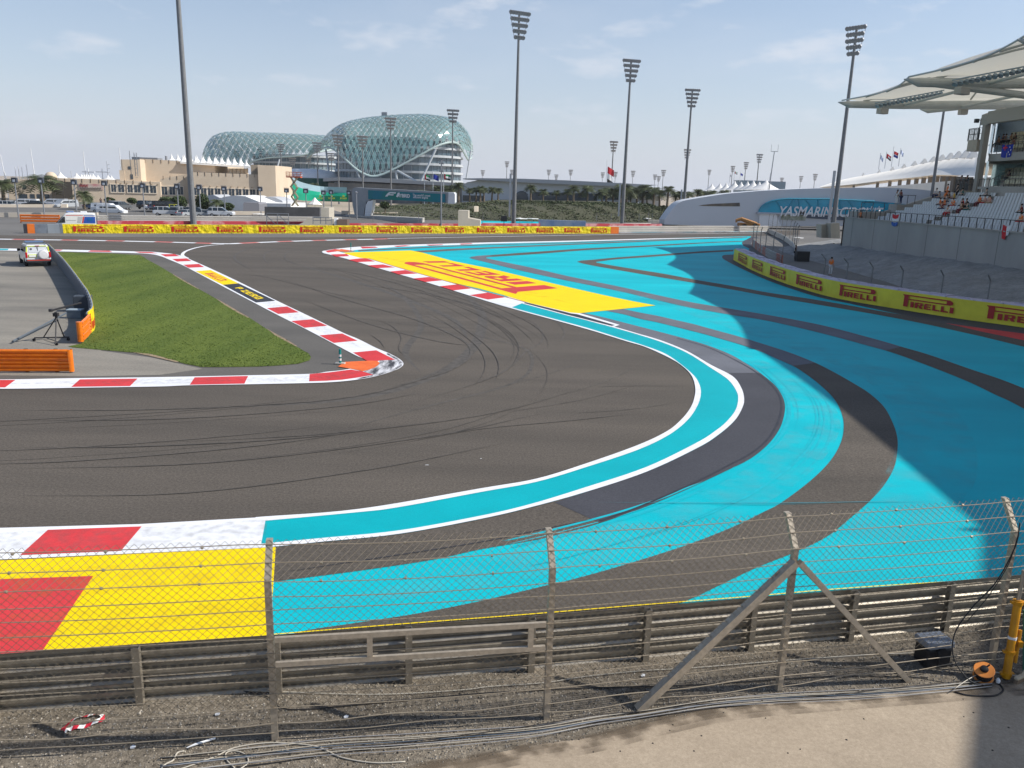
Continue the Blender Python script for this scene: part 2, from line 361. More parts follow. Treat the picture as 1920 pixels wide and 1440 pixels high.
# verge between kerb and grass, service road
K_in = [(-160, 712), (0, 712.5), (146, 710), (300, 708), (456, 704.8), (579, 702), (612, 698), (652, 693), (690, 680), (664, 665.7), (625, 645), (573, 617.5), (520, 591), (479, 569.5), (416, 536.5), (367, 510.5), (343, 498), (317, 487), (302, 481), (284, 477), (249, 474.8), (164, 473), (116, 471.8), (0, 470), (-160, 466)]
sheet('verge_road', [gs(K_in) + gp([(-900, 450), (-900, 727)])], ASPH_MID, .003)
sheet('service_road', [gp([(-900, 452), (-160, 467), (0, 470.8), (95, 472.5), (112, 498), (128, 518), (146, 545), (170, 585), (180, 606), (180, 640), (190, 658), (280, 670), (380, 692), (300, 703), (160, 706), (0, 704), (-160, 705), (-900, 718)])], ASPH_OLD, .007)
GRASS_PX = [(111, 473), (197, 475), (262, 478.6), (271, 483), (276, 487), (295, 497), (328, 516.6), (372, 541.7), (420, 569), (466, 595), (499, 617), (540, 639), (560, 652.7), (579, 664), (583, 670), (581, 676), (560, 682.5), (520, 686), (482, 688), (404, 689), (378, 688.6), (347, 682.7), (322, 676), (282, 665.5), (249, 661.6), (136, 652), (128, 650), (152, 645), (166, 628), (177, 614), (174, 598), (165, 578), (143, 543), (124, 514), (112, 494)]
GRASSM = two_scale('turf', (.028, .058, .008), (.165, .215, .045), 22, (.62, .70, .55), (1.25, 1.15, 1.05), .22, rough=.9, bump=1.0, bs=30, stretch=(.35, 2.2, .35))
grass = sheet('grass', [gp(GRASS_PX)], GRASSM, .02); grass['kind'] = 'structure'
rg = random.Random(6); gpoly = [G(p[0], p[1]) for p in GRASS_PX]; tf = MB(); tf.keep = True
def inside(x, y, P):
    c = False; j = len(P) - 1
    for i in range(len(P)):
        if (P[i].y > y) != (P[j].y > y) and x < (P[j].x - P[i].x) * (y - P[i].y) / (P[j].y - P[i].y) + P[i].x: c = not c
        j = i
    return c
gx = [p.x for p in gpoly]; gy = [p.y for p in gpoly]; cnt = 0
while cnt < 15000:
    x = rg.uniform(min(gx), max(gx)); y = min(gy) + (max(gy) - min(gy)) * rg.random() ** 2.2
    if not inside(x, y, gpoly): continue
    cnt += 1; a = rg.uniform(0, 3.14); w_ = rg.uniform(.012, .035); h_ = rg.uniform(.015, .042); i = len(tf.v)
    tf.v += [Vector((x - math.cos(a) * w_, y - math.sin(a) * w_, .02)), Vector((x + math.cos(a) * w_, y + math.sin(a) * w_, .02)), Vector((x + rg.uniform(-.04, .04), y + rg.uniform(-.04, .04), .02 + h_))]; tf.face([i, i + 1, i + 2])
tag(tf.build('grass_tufts', mat('tuft', (.030, .060, .008), .9, (.17, .215, .05), .8)), 'short rough tufts over the green wedge of turf', 'grass', kind='stuff')
# worn earth edge of the turf
EARTH = mat('bare_earth', (.34, .25, .16), .9, (.20, .16, .10), 3)
edge = []
for px in ([(325, 514.6), (352, 530), (372, 541.5), (372, 542.8), (350, 531.2), (325, 516)], [(403, 559), (425, 571), (448, 585), (466, 595), (466, 597), (446, 587), (420, 571.5)], [(499, 616), (520, 628), (540, 639), (556, 649), (558, 652), (538, 641.5), (515, 629)], [(247, 661), (282, 664.5), (300, 669), (320, 674.5), (336, 679), (330, 680), (300, 672.5), (275, 667)]):
    edge.append(gp(px))
sheet('earth_edge', edge, EARTH, .024)
# blue run-off
blue = gs(W1in[4:-1], sub=4)
R_in = [(1408, 444.5), (1400, 449), (1393, 452), (1391, 456), (1394, 461), (1405, 466), (1412, 468)]
blue_pl = gs(W1in[3:]) + gp(R_in) + gp([(1430, 480), (1440, 520)]) + gs([(1600, 571), (1720, 596), (1950, 640), (2100, 680), (2300, 760), (2300, 1080)]) + gp([(2300, 1150), (1900, 1182), (1400, 1222), (1205, 1236), (992, 1262), (767, 1282), (505, 1310), (505, 1150), (512, 1040)])
sheet('run_off_area', [blue_pl], BLUE, .004)
# dark asphalt beside the right barrier
B_edge = [(1440, 526), (1490, 543.7), (1540, 558.7), (1599, 570.5), (1662, 584), (1718, 595.3)]
strip = gs([(1374, 477.3), (1358, 478.3), (1354, 481.7), (1360, 488), (1393, 505)] + B_edge) + gp([(1740, 608.7), (1840, 631), (1930, 653), (2100, 700), (2300, 760), (2300, 700), (1960, 590), (1800, 560), (1700, 520), (1560, 470), (1450, 452), (1415, 444), (1408, 444.5)]) + gp(R_in[1:])
S3_up = [(1480, 554.5), (1515, 560), (1590, 572.5), (1652, 583.7), (1718, 595)]
sheet('barrier_apron', [strip], ASPH_CHAR, .008)
S1o = [(1168.7, 579.6), (1200, 586.5), (1233, 592.6), (1262, 599.4), (1300, 608), (1325, 615), (1387, 632), (1450, 651.5), (1490, 665), (1529, 680.8), (1565, 699), (1600, 719), (1630, 738), (1657, 763), (1673, 791.5), (1682, 819), (1682.5, 846), (1676, 878), (1657, 911), (1630, 941), (1597, 970), (1552, 1006), (1496, 1034), (1417, 1066), (1347, 1099.5), (1295, 1124), (1190, 1165), (1060, 1220)]
S1i = [(1135, 582.7), (1171, 590), (1200, 598), (1233, 604.8), (1262, 612), (1300, 621.5), (1325, 628), (1387, 646), (1429, 660.5), (1454, 672), (1487, 686.5), (1510, 701), (1535, 720), (1562, 746), (1576, 770), (1582, 797), (1577, 829), (1557, 864.5), (1519, 902.5), (1465, 943), (1431, 961), (1369, 991), (1275, 1027), (1150, 1066), (1063, 1090), (1027, 1098), (900, 1128), (780, 1151.7), (660, 1170), (560, 1186), (505, 1210)]
def cutpoly(a, b, lo, hi): return gs(a[lo:hi]) + gs(b[lo:hi])[::-1]
s1 = gs(S1o) + gs(S1i)[::-1]
sheet('stripe_brown', [s1, gs([(880, 484), (900, 489), (983, 509), (1067, 527), (1160, 545.8), (1227, 561.7), (1293, 576.7), (1367, 590), (1440, 602), (1540, 625), (1660, 657.5), (1740, 686), (1815, 716), (1865, 740), (1920, 767), (2100, 870)]) + gs([(2150, 830), (1920, 728.7), (1815, 691), (1740, 665), (1690, 650.5), (1640, 636), (1540, 610), (1440, 591), (1343, 575), (1293, 566.5), (1227, 552.5), (1160, 537.5), (1067, 518.5), (1000, 503), (933, 489), (911, 484)]) + gs([(912, 482.8), (925, 481.6), (1000, 476.8), (1100, 469), (1160, 465.8), (1220, 462.3), (1260, 459.9), (1327, 455.9), (1392, 453)]) + gs([(1393, 451.7), (1327, 454.3), (1260, 457.7), (1220, 460), (1100, 465.8), (1000, 472.6), (917, 478.6), (897, 479.7), (884, 481.5)]),
      gs([(1081.5, 491), (1100, 495.8), (1150, 505), (1220, 517), (1302, 530.8), (1377, 544), (1440, 555.5), (1540, 572.5), (1640, 589.5), (1740, 608.8), (1840, 631), (1920, 650)]) + gp([(1920, 640), (1790, 612), (1718, 596)]) + gs([(1718, 595), (1652, 583.7), (1590, 572.5), (1515, 560), (1440, 548.7), (1377, 537), (1302, 524.3), (1243, 513.3), (1160, 500), (1118, 492.5)]) + gs([(1118, 491), (1130, 489.6), (1160, 486), (1243, 480), (1310, 474.8), (1375, 471.4)]) + gs([(1375, 468.3), (1310, 471.5), (1243, 476.7), (1160, 482.6), (1116, 486.7), (1090, 488.6)])], ASPH, .012)
# sealed blue-grey lengths of the same stripes
sheet('stripe_sealed', [gs(S1o[:10]) + gs(S1i[:11])[::-1],
      gs([(880, 484), (900, 489), (983, 509), (1067, 527), (1160, 545.8), (1227, 561.7), (1293, 576.7), (1367, 590), (1440, 602), (1540, 625), (1660, 657.5)]) + gs([(1690, 650.5), (1640, 636), (1540, 610), (1440, 591), (1343, 575), (1293, 566.5), (1227, 552.5), (1160, 537.5), (1067, 518.5), (1000, 503), (933, 489), (911, 484), (912, 482.8), (925, 481.6)]) + gp([(917, 478.6), (897, 479.7), (884, 481.5)])], ASPH_BLUE, .016)
# thin dark lines along the far edge of the run-off
sheet('stripe_thin', [gs([(672, 471.3), (770, 466.5), (900, 460.4), (1050, 456.4), (1220, 450.2), (1401, 445.4)]) + gs([(1401, 444.5), (1220, 448.8), (1050, 455.2), (900, 458.9), (770, 464.4), (672, 469)]),
      gs([(775, 470.8), (792, 473.3), (850, 470), (920, 466.3), (1050, 460.2), (1220, 452.8), (1327, 447.9), (1392, 446.6)]) + gs([(1392, 446), (1327, 446.9), (1220, 450.9), (1050, 457.9), (920, 463.6), (850, 466.5)])], ASPH_MID, .012)
# dark band outside the blue lane
Do = [(505, 1093), (512, 1091.7), (680, 1070), (813, 1050), (900, 1031), (1026, 1009), (1125, 981.5), (1200, 955), (1275, 924), (1369, 880), (1408, 860), (1440, 834), (1461, 806), (1470, 780), (1471.5, 758), (1464, 738), (1450, 720), (1425, 699.6), (1398, 681.5), (1367, 664), (1325, 647.5), (1283, 635), (1242, 624), (1200, 613), (1171, 605.6), (1129, 594.8), (1094, 587)]
W2o = [(505, 1028), (600, 1018), (747, 1003), (900, 975), (994, 953), (1100, 923.5), (1212, 886), (1306, 842), (1346, 817), (1377, 790), (1392, 765), (1395, 747), (1389, 726.5), (1373, 706), (1333, 685), (1288, 659), (1242, 640), (1200, 627.3), (1150, 612.8), (1108, 601.8), (1046, 584.3), (983, 565.8), (950, 556)]
W2i = [(490, 1021.5), (600, 1011), (747, 996.5), (900, 969), (994, 947), (1100, 914.5), (1212, 877), (1306, 831.5), (1340, 810), (1362, 792), (1379, 770), (1384, 747.5), (1379, 731), (1364, 712), (1333, 691), (1288, 662.5), (1242, 643), (1200, 629.3), (1150, 614.8), (1108, 603.7), (1046, 586), (983, 567.3), (955, 559)]
W1o = [(480, 979), (500, 978), (673, 962), (746, 953), (900, 924.5), (1006, 905), (1100, 877), (1194, 845.5), (1252, 818), (1288, 790), (1307, 763), (1314, 740), (1311, 721), (1299, 703), (1269, 678), (1242, 661.5), (1200, 646.3), (1171, 637.6), (1108, 617.6), (1046, 600.5), (983, 583.6), (955, 575.5)]
sheet('runoff_brown_lane', [gs(W2o) + gs(Do)[::-1]], ASPH, .012)
sheet('runoff_charcoal_lane', [gs([(1040, 943), (1100, 923.5), (1212, 886), (1306, 842), (1346, 817), (1377, 790), (1392, 765), (1395, 747), (1389, 726.5), (1373, 706), (1365, 700)]) + gs([(1425, 699.6), (1450, 720), (1464, 738), (1471.5, 758), (1470, 780), (1461, 806), (1440, 834), (1408, 860), (1369, 880), (1275, 924), (1200, 955), (1125, 981.5)])], ASPH_CHAR, .016)
sheet('runoff_grey_lane', [gs([(1365, 700), (1333, 685), (1288, 659), (1242, 640), (1200, 627.3), (1150, 612.8), (1108, 601.8), (1046, 584.3)]) + gs([(1094, 587), (1129, 594.8), (1171, 605.6), (1200, 613), (1242, 624), (1283, 635), (1325, 647.5), (1367, 664), (1398, 681.5), (1425, 699.6)])], ASPH_BLUE, .016)
def ribbon(pts, w, z, taper=False):
    """ribbon of width w metres round a ground polyline, as quads"""
    mbs = []; n = len(pts)
    L_, R_ = [], []
    for i in range(n):
        t = (pts[min(i + 1, n - 1)] - pts[max(i - 1, 0)]).normalized(); nn = Vector((-t.y, t.x, 0))
        k = w / 2 * (min(1, min(i, n - 1 - i) / max(1, n * .25)) if taper else 1)
        L_.append(pts[i] + nn * k); R_.append(pts[i] - nn * k)
    return L_, R_
def ribbons(name, lines, m, z):
    mb = MB(); mb.keep = True
    for li, (pts, w, tp) in enumerate(lines):
        a, b = ribbon(pts, w, z, tp); zz = z + li * (.0006 if len(lines) > 2 else 0)
        for i in range(len(a) - 1): mb.quad(*[(p.x, p.y, zz) for p in (b[i], b[i + 1], a[i + 1], a[i])])
    return struct(name, mb, m)
# groove close to the outer edge of the dark lane
gro = [(1125, 978), (1200, 951), (1300, 907), (1369, 872), (1408, 851), (1438, 826), (1455, 800), (1463, 778), (1465, 758), (1459, 739), (1445, 721), (1422, 702), (1390, 682), (1330, 653), (1270, 635)]
ribbons('lane_groove', [(gs(gro), .07, False), (gs([(505, 1078), (680, 1052), (900, 1018), (1020, 993), (1125, 972)]), .04, True)], BLACKP, .0205)
# blue lane with its two white lines
sheet('blue_lane', [gs(W1o) + gs(W2i)[::-1]], BLUE_K, .020)
def band(a, b): return gs(a) + gs(b)[::-1]
sheet('white_line_inner', [band(W1in[3:28], [(470, 979)] + W1o)], WHITE, .026)
sheet('white_line_outer', [band(W2o, W2i)], WHITE, .026)
# near kerb end, bottom left
sheet('kerb_white', [gp([(-900, 1030), (-160, 999), (0, 991.5), (260, 984.5), (499, 971), (490, 1021), (513, 1027.5), (0, 1051), (-160, 1061), (-900, 1104)])], WHITE, .023)
sheet('kerb_red', [gp([(90, 995.5), (266, 989), (227, 1035), (38, 1043)])], RED, .0275)
sheet('runoff_yellow', [gp([(0, 1052.5), (517, 1027.5), (512, 1110), (503, 1200), (503, 1318), (0, 1350), (-160, 1360), (-900, 1420), (-900, 1105), (-160, 1062)])], YEL, .021)
sheet('runoff_red', [gp([(-160, 1092), (0, 1088), (175, 1082), (77, 1227), (20, 1330), (-160, 1350)])], RED, .0255)
# yellow field with the tyre maker's lettering
sheet('yellow_field', [gp([(640, 474), (770, 469.7), (792, 474), (850, 490), (920, 504), (1000, 523.2), (1067, 539), (1133, 554), (1183, 564.5), (1229, 573.2), (1171, 579.2), (1087, 587.7), (1070, 589), (1000, 570.8), (983, 566), (945, 554), (900, 542), (850, 530.5), (767, 508), (693, 485.8), (672, 483.7), (653, 478)])], YEL, .020)
def gmap(TL, TR, BL, BR):
    """unit square (x right, y up) -> ground, projective through four photo pixels taken as an affine+bilinear patch"""
    a, b, c, d = (G(*p) for p in (TL, TR, BL, BR))
    return lambda x, y: lerp(lerp(c, d, x), lerp(a, b, x), y)
fm = gmap((957, 549), (747, 491.5), (1046, 541), (835, 490.5))
sheet('painted_lettering', [[fm(x, y / .36) for x, y in pl] for pl in pirelli()], RED, .0255)
# drain with white edges
sheet('drain_frame', [gp([(972, 564), (1070, 587), (1088, 588.2), (1162, 610), (1150, 613.8), (1062, 592), (980, 570)])], WHITE, .0285)
sheet('drain_grate', [gp([(985, 567.2), (1070, 588.4), (1082, 590), (1153, 610.6), (1147, 612), (1060, 590), (982, 569)])], BLACKP, .0325)
# kerb of the far apex (right chicane kerb)
k2 = gs(W1in[22:31]) + gp([(606, 470.8), (625, 468.5), (643, 474.5), (655, 478.5), (675, 484), (690, 485.5), (717, 493), (767, 508.5), (800, 518), (860, 535), (920, 550), (945, 557.5), (985, 567), (960, 577)])
sheet('apex_kerb', [k2], WHITE, .0305)
sheet('apex_kerb_back', [gs(W1in[31:-1], sub=3) + gp([(1405, 444.2), (1220, 449), (1050, 454), (920, 457), (860, 459.5), (800, 461.2), (737, 464), (680, 467.7), (655, 470.5), (640, 470.5), (620, 470)])], WHITE, .018)
q6 = lambda pts, o: gp([(o[0] + x / 6, o[1] + y / 6) for x, y in pts])
Z1 = (600, 440)
reds = [q6(p, Z1) for p in ([(120, 225), (300, 220), (330, 245), (185, 252)], [(315, 285), (455, 270), (520, 268), (620, 305), (420, 312)], [(535, 350), (710, 338), (845, 372), (640, 380)], [(790, 418), (960, 402), (1095, 442), (890, 452)], [(1045, 497), (1230, 480), (1375, 518), (1190, 537)], [(1345, 585), (1550, 563), (1700, 610), (1500, 632)], [(1680, 685), (1900, 655), (2080, 710), (1890, 735)], [(455, 138), (620, 137), (655, 148), (480, 158)], [(830, 130), (960, 122), (1020, 128), (870, 140)], [(1200, 116), (1370, 112), (1390, 118), (1230, 126)], [(1570, 104), (1700, 100), (1720, 106), (1590, 114)])]
reds.append(q6([(60, 185), (170, 165), (250, 172), (200, 190), (90, 205)], Z1))
sheet('apex_kerb_red', reds, RED, .0345)
ribbons('kerb_back_edge', [(gs([(690, 485), (767, 508), (850, 531.5), (920, 550.5), (985, 567)]), .16, False)], BRICKP, .0365)
sheet('apex_orange', [q6([(150, 188), (240, 165), (400, 188), (290, 197)], Z1)], ORANGEP, .0385)
# left chicane kerb
sheet('chicane_kerb', [gs(KL) + gp([(-900, 447), (-900, 450)]) + gs(K_in)[::-1] + gp([(-900, 727), (-900, 744)])], WHITE, .022)
z28 = lambda pts: gp([(280 + x / 4.571, 440 + y / 4.571) for x, y in pts])
z38 = lambda pts: gp([(300 + x / 3.84, 460 + y / 3.84) for x, y in pts])
z8 = lambda pts: gp([(560 + x / 8, 600 + y / 8) for x, y in pts])
kr = [z28(p) for p in ([(95, 170), (215, 168), (262, 186), (140, 190)], [(195, 210), (322, 205), (362, 228), (237, 233)], [(290, 260), (425, 253), (470, 280), (337, 286)])]
kr += [z38(p) for p in ([(770, 455), (915, 443), (1000, 485), (852, 497)], [(945, 548), (1100, 535), (1205, 582), (1042, 597)], [(1148, 652), (1312, 638), (1422, 690), (1252, 706)])]
kr.append(z8([(815, 495), (1165, 462), (1300, 530), (1450, 605), (1215, 615), (1180, 625), (1030, 622)]))
kr.append(z8([(165, 820), (480, 792), (780, 752), (960, 780), (1040, 806), (1120, 830), (880, 872), (650, 905), (420, 920), (158, 928)]))
kr.append(z38([(250, 955), (635, 945), (608, 1000), (215, 1008)]))
kr.append(gp([(150, 712.5), (258, 711), (244, 725), (134, 726.5)])); kr.append(gp([(-80, 714), (29, 713.5), (10, 727.5), (-90, 728)]))
kr += [gp(p) for p in ([(170, 470), (205, 470.6), (211, 473), (165, 472.3)], [(252, 472.3), (284, 473), (296, 475.6), (262, 474.5)], [(70, 467.8), (118, 468.8), (112, 470.8), (60, 470)])]
sheet('chicane_kerb_red', kr, RED, .0265)
sheet('kerb_teal', [gp([(-60, 465.5), (17, 466.9), (14, 469.5), (-60, 468)])], BLUE_K, .0265)
sheet('kerb_yellow', [z28([(395, 315), (525, 305), (765, 420), (630, 432)])], YEL, .0265)
sheet('kerb_black', [z28([(631, 432.5), (766, 420.5), (1080, 570), (915, 585)])], BLACKP, .0265)
ym = gmap((280 + 525 / 4.571, 440 + 305 / 4.571), (280 + 765 / 4.571, 440 + 420 / 4.571), (280 + 395 / 4.571, 440 + 315 / 4.571), (280 + 630 / 4.571, 440 + 432 / 4.571))
sheet('kerb_lettering', [[ym(.22 + x * .56, .22 + y / .36 * .56) for x, y in pl] for pl in pirelli()], RED, .0305)
bmap = gmap((280 + 766 / 4.571, 440 + 420.5 / 4.571), (280 + 1080 / 4.571, 440 + 570 / 4.571), (280 + 631 / 4.571, 440 + 432.5 / 4.571), (280 + 915 / 4.571, 440 + 585 / 4.571))
ZG = {'P': [[(0, 0), (.34, 0), (.34, 1), (0, 1)], [(.345, 1), (.345, .78), (.7, .78), (.7, .58), (.345, .58), (.345, .36), (1, .36), (1, 1)]],
      'Z': [[(0, 0), (1, 0), (1, .22), (.42, .22), (1, .74), (1, 1), (0, 1), (0, .78), (.56, .78), (0, .26)]],
      'E': GL['E'], 'R': GL['R'], 'O': [[(0, 0), (1, 0), (1, 1), (.502, 1), (.502, .78), (.68, .78), (.68, .22), (.32, .22), (.32, .78), (.498, .78), (.498, 1), (0, 1)]]}
pz = []; x = .2
for ch in 'P ZERO':
    if ch == ' ': x += .045; continue
    for pl in ZG[ch]: pz.append([bmap(x + px * .1 - py * .03 + .03, .3 + py * .42) for px, py in pl])
    x += .125
sheet('kerb_words', pz, YEL, .0305)
sheet('apex_paint_orange', [z8([(590, 710), (640, 675), (690, 640), (900, 628), (1100, 620), (1180, 625), (1215, 655), (1190, 690), (1150, 720), (1060, 755), (960, 780), (900, 765), (780, 740)])], ORANGEP, .0345)
STAIN = mat('rubber_stain', (.05, .05, .055), .7, (.62, .62, .64), 1.3, ramp=(.42, .62), stretch=(3, .6, 1))
sheet('apex_rubbered', [z8([(1215, 615), (1450, 605), (1490, 640), (1470, 690), (1400, 750), (1250, 800), (1120, 830), (980, 782), (1150, 722), (1215, 657)]), z8([(1330, 500), (1480, 580), (1562, 650), (1545, 700), (1440, 765), (1200, 838), (900, 898), (880, 885), (1180, 822), (1400, 752), (1500, 690), (1500, 640), (1460, 600), (1320, 520)])], STAIN, .0305)
# far white and red kerb line, junction line and back straight markings
kf = [(-160, 446), (0, 448.4), (105, 449.9), (210, 451.6), (324, 454.3), (420, 457), (451, 456.2), (521, 453.3), (586, 451.2), (646, 449.7), (700, 448.6), (727, 447.8)]
ribbons('far_kerb', [(gs(kf), 1.15, False)], WHITE, .008)
def sub_px(pts, a, b):
    sp = spline(pts, 10); return [p for p in sp if a <= p.x <= b]
ribbons('far_kerb_red', [([G(p.x, p.y) for p in sub_px(kf, a, b)], 1.05, False) for a, b in ((-60, -22), (21, 66), (106, 150), (195, 236), (283, 324), (362, 402), (450, 488), (520, 548), (584, 615), (646, 672), (700, 727))], mat('paint_pink', (.72, .20, .17), .6, (.60, .13, .12), .8), .0125)
ribbons('edge_line', [(gs([(727, 447.2), (817, 445.6), (920, 443.8), (1067, 441.3), (1160, 439.6), (1300, 438.2), (1436, 436.6)]), .45, False)], WHITE, .008)
ribbons('junction_line', [(gs([(420, 458.4), (389, 461.2), (367, 465.2), (350, 470.8), (343, 476), (343, 480), (352, 485)]), .32, False)], WHITE, .0305)
ribbons('far_teal_kerb', [(gs([(1160, 436.6), (1300, 435.2), (1436, 434)]), 1.2, False)], mat('paint_pale_teal', (.35, .62, .68), .6, (.8, .8, .8), .12, ramp=(.48, .52)), .008)
# tyre marks
SKID = mat('tyre_rubber', (.060, .053, .045), .75, (.108, .095, .082), 2.5)
def sk(px, w): return (gs(px), w, True)
marks = [sk([(700, 560), (790, 590), (900, 630), (975, 650), (998, 672), (985, 705), (930, 730), (830, 755), (700, 790), (540, 840)], .16), sk([(620, 590), (780, 610), (900, 615), (960, 600)], .07),
         sk([(900, 735), (980, 715), (1060, 690), (1130, 652)], .07), sk([(930, 590), (990, 600), (1016, 622), (1014, 642), (985, 660), (955, 690), (890, 720), (760, 760)], .09), sk([(1000, 588), (1045, 605), (1058, 628), (1040, 650)], .08),
         sk([(1045, 742), (1100, 727), (1170, 700), (1215, 665)], .05), sk([(1118, 727), (1160, 724), (1303, 724)], .04), sk([(1060, 776), (1180, 768), (1270, 755)], .04), sk([(940, 775), (1090, 750), (1200, 720)], .05),
         sk([(470, 505), (445, 490), (442, 478), (475, 465), (560, 458)], .28), sk([(505, 497), (495, 482), (510, 470), (580, 458)], .2), sk([(560, 497), (535, 485), (545, 470), (600, 458)], .18), sk([(420, 510), (500, 520), (600, 545), (720, 570)], .08),
         sk([(640, 530), (760, 545), (860, 565), (940, 590)], .10), sk([(600, 500), (700, 520), (800, 548), (900, 580), (950, 600)], .12), sk([(560, 560), (700, 610), (820, 640), (900, 650)], .12), sk([(520, 520), (640, 560), (780, 600), (870, 640), (880, 670), (830, 700), (720, 730)], .14),
         sk([(760, 830), (900, 805), (1060, 790), (1200, 775)], .05), sk([(0, 770), (300, 768), (620, 750), (780, 715), (850, 680)], .09), sk([(0, 790), (340, 785), (640, 762), (800, 735)], .07), sk([(300, 830), (600, 815), (900, 780), (1090, 730)], .05),
         sk([(706, 600), (735, 612), (752, 632), (748, 655), (760, 668)], .05), sk([(690, 625), (712, 640), (722, 655)], .04), sk([(0, 880), (400, 868), (800, 820), (1040, 770)], .05), sk([(0, 930), (350, 925), (700, 880), (1000, 820)], .04), sk([(950, 560), (1010, 585), (1050, 600), (1070, 604)], .08), sk([(0, 840), (260, 838), (560, 822), (820, 790)], .06)]
ribbons('tyre_marks', marks, SKID, .0045)
ribbons('tyre_marks_wide', [sk([(820, 530), (880, 560), (905, 600), (880, 660), (800, 710), (640, 750), (300, 770)], .55), sk([(700, 520), (760, 560), (790, 610), (760, 660), (790, 700)], .35), sk([(500, 480), (640, 520), (760, 560), (850, 600), (880, 640)], .45)], mat('tyre_film', (.068, .061, .054), .8, (.098, .088, .078), 3, ramp=(.4, .6)), .0005)
ribbons('skid_scuffs', [(gs([(1120, 944), (1300, 945), (1480, 945), (1640, 943), (1760, 943)]), .028, True), (gs([(1330, 947), (1450, 947.5), (1560, 946.5)]), .02, True)], mat('blue_scuff', (.012, .24, .31), .7, (.06, .20, .22), 6), .0345)
rt = random.Random(21); line = [(545, 470), (600, 492), (690, 520), (800, 556), (900, 600), (958, 640), (972, 680), (925, 722), (780, 768), (520, 808), (180, 835), (-60, 845)]; thin = []
for _ in range(24):
    ox, oy = rt.uniform(-70, 60), rt.uniform(-26, 30); sp = spline([(x + ox * (y - 440) / 230 + rt.uniform(-5, 5), y + oy * (y - 440) / 200 + rt.uniform(-2, 2)) for x, y in line], 7); n_ = len(sp); i0 = rt.randrange(0, n_ - 16); i1 = min(n_, i0 + rt.randrange(12, 40))
    P = [G(p.x, p.y) for p in sp[i0:i1] if p.x < 1180]
    if len(P) > 5: thin.append((P, rt.uniform(.02, .055), True))
ribbons('tyre_marks_fine', thin, mat('tyre_fine', (.074, .065, .056), .8, (.118, .104, .089), 2), .0125)
# scuffs following the blue lanes
scf = []
for k in range(16):
    f = rt.uniform(.12, .9); a_ = [Vector(p) for p in S1i[6:25]]; b_ = [Vector(p) for p in Do[::-1][0:1]]
    P = [G(p.x, p.y) for p in spline(S1i[8:26], 5)]; n_ = len(P); off = -rt.uniform(.3, 2.2); i0 = rt.randrange(0, n_ - 25); P = P[i0:i0 + rt.randrange(18, 50)]
    L1, R1_ = ribbon(P, abs(off) * 2, 0); scf.append((R1_ if (R1_[len(P) // 2] - Vector((0, 30, 0))).length < (L1[len(P) // 2] - Vector((0, 30, 0))).length else L1, rt.uniform(.03, .10), True))
ribbons('blue_scuffs', scf, mat('blue_scuffed', (.0, .36, .44), .7, (.0, .43, .51), 3), .0085)
# concrete walkway in the foreground and gravel under the fence
WALK = [(420, 1560), (700, 1470), (780, 1441), (880, 1425), (1013, 1399), (1104, 1386), (1243, 1352), (1382, 1326), (1600, 1308), (1820, 1291), (1960, 1279), (2200, 1262)]
gw = gs(WALK)
DM = bpy.data.materials.new('dirt_film'); DM.use_nodes = True; ft = DM.node_tree; fbs = ft.nodes['Principled BSDF']; fbs.inputs['Base Color'].default_value = (.15, .115, .08, 1); fbs.inputs['Roughness'].default_value = .95
fg_ = N(ft, 'ShaderNodeNewGeometry'); fn = N(ft, 'ShaderNodeTexNoise'); fn.inputs['Scale'].default_value = 2.6; fn.inputs['Detail'].default_value = 9; fr_ = N(ft, 'ShaderNodeValToRGB'); fr_.color_ramp.elements[0].position = .40; fr_.color_ramp.elements[1].position = .66; fr_.color_ramp.elements[1].color = (.42, .42, .42, 1)
ft.links.new(fg_.outputs['Position'], fn.inputs[0]); ft.links.new(fn.outputs[0], fr_.inputs[0]); ft.links.new(fr_.outputs[0], fbs.inputs['Alpha'])
def film(nm, col, amax, sc, lo=.42, hi=.7):
    fm_ = DM.copy(); fm_.name = nm; tn = fm_.node_tree.nodes
    for n_ in tn:
        if n_.type == 'BSDF_PRINCIPLED': n_.inputs['Base Color'].default_value = (*col, 1)
        if n_.type == 'TEX_NOISE': n_.inputs['Scale'].default_value = sc
        if n_.type == 'VALTORGB': n_.color_ramp.elements[0].position = lo; n_.color_ramp.elements[1].position = hi; n_.color_ramp.elements[1].color = (amax, amax, amax, 1)
    return fm_
GRIME = film('grime_film', (.17, .165, .16), .20, 4.5)
ribbons('kerb_grime', [(gs([(-100, 1030), (0, 1018), (260, 1008), (500, 992)]), 1.0, False)], GRIME, .0305)
ribbons('chicane_grime', [(gs([(0, 721), (150, 719), (300, 716.5), (456, 713), (579, 711), (640, 705), (700, 692)]), .8, True)], GRIME, .0335)
ribbons('chicane_grime_far', [(gs([(430, 527), (520, 577), (600, 615), (680, 655)]), .8, True)], GRIME, .0335)
ribbons('yellow_grime', [(gs([(0, 1100), (250, 1085), (505, 1070)]), 1.2, False), (gs([(0, 1180), (250, 1165), (505, 1150)]), .9, False)], film('yellow_grime', (.42, .31, .02), .16, 2.6), .0305)
ribbons('blue_dust', [(gs([(560, 1140), (800, 1100), (1050, 1040), (1280, 975), (1450, 890), (1530, 800), (1500, 730), (1400, 670), (1250, 620)]), 1.5, True)], film('blue_dust', (.16, .48, .53), .22, 1.1), .0165)
ribbons('blue_dust_wide', [(gs([(1500, 1080), (1640, 1000), (1740, 900), (1750, 800), (1680, 720), (1540, 660), (1380, 610), (1200, 555), (1040, 525)]), 2.2, True)], film('blue_dust', (.16, .48, .53), .20, .9), .0165)
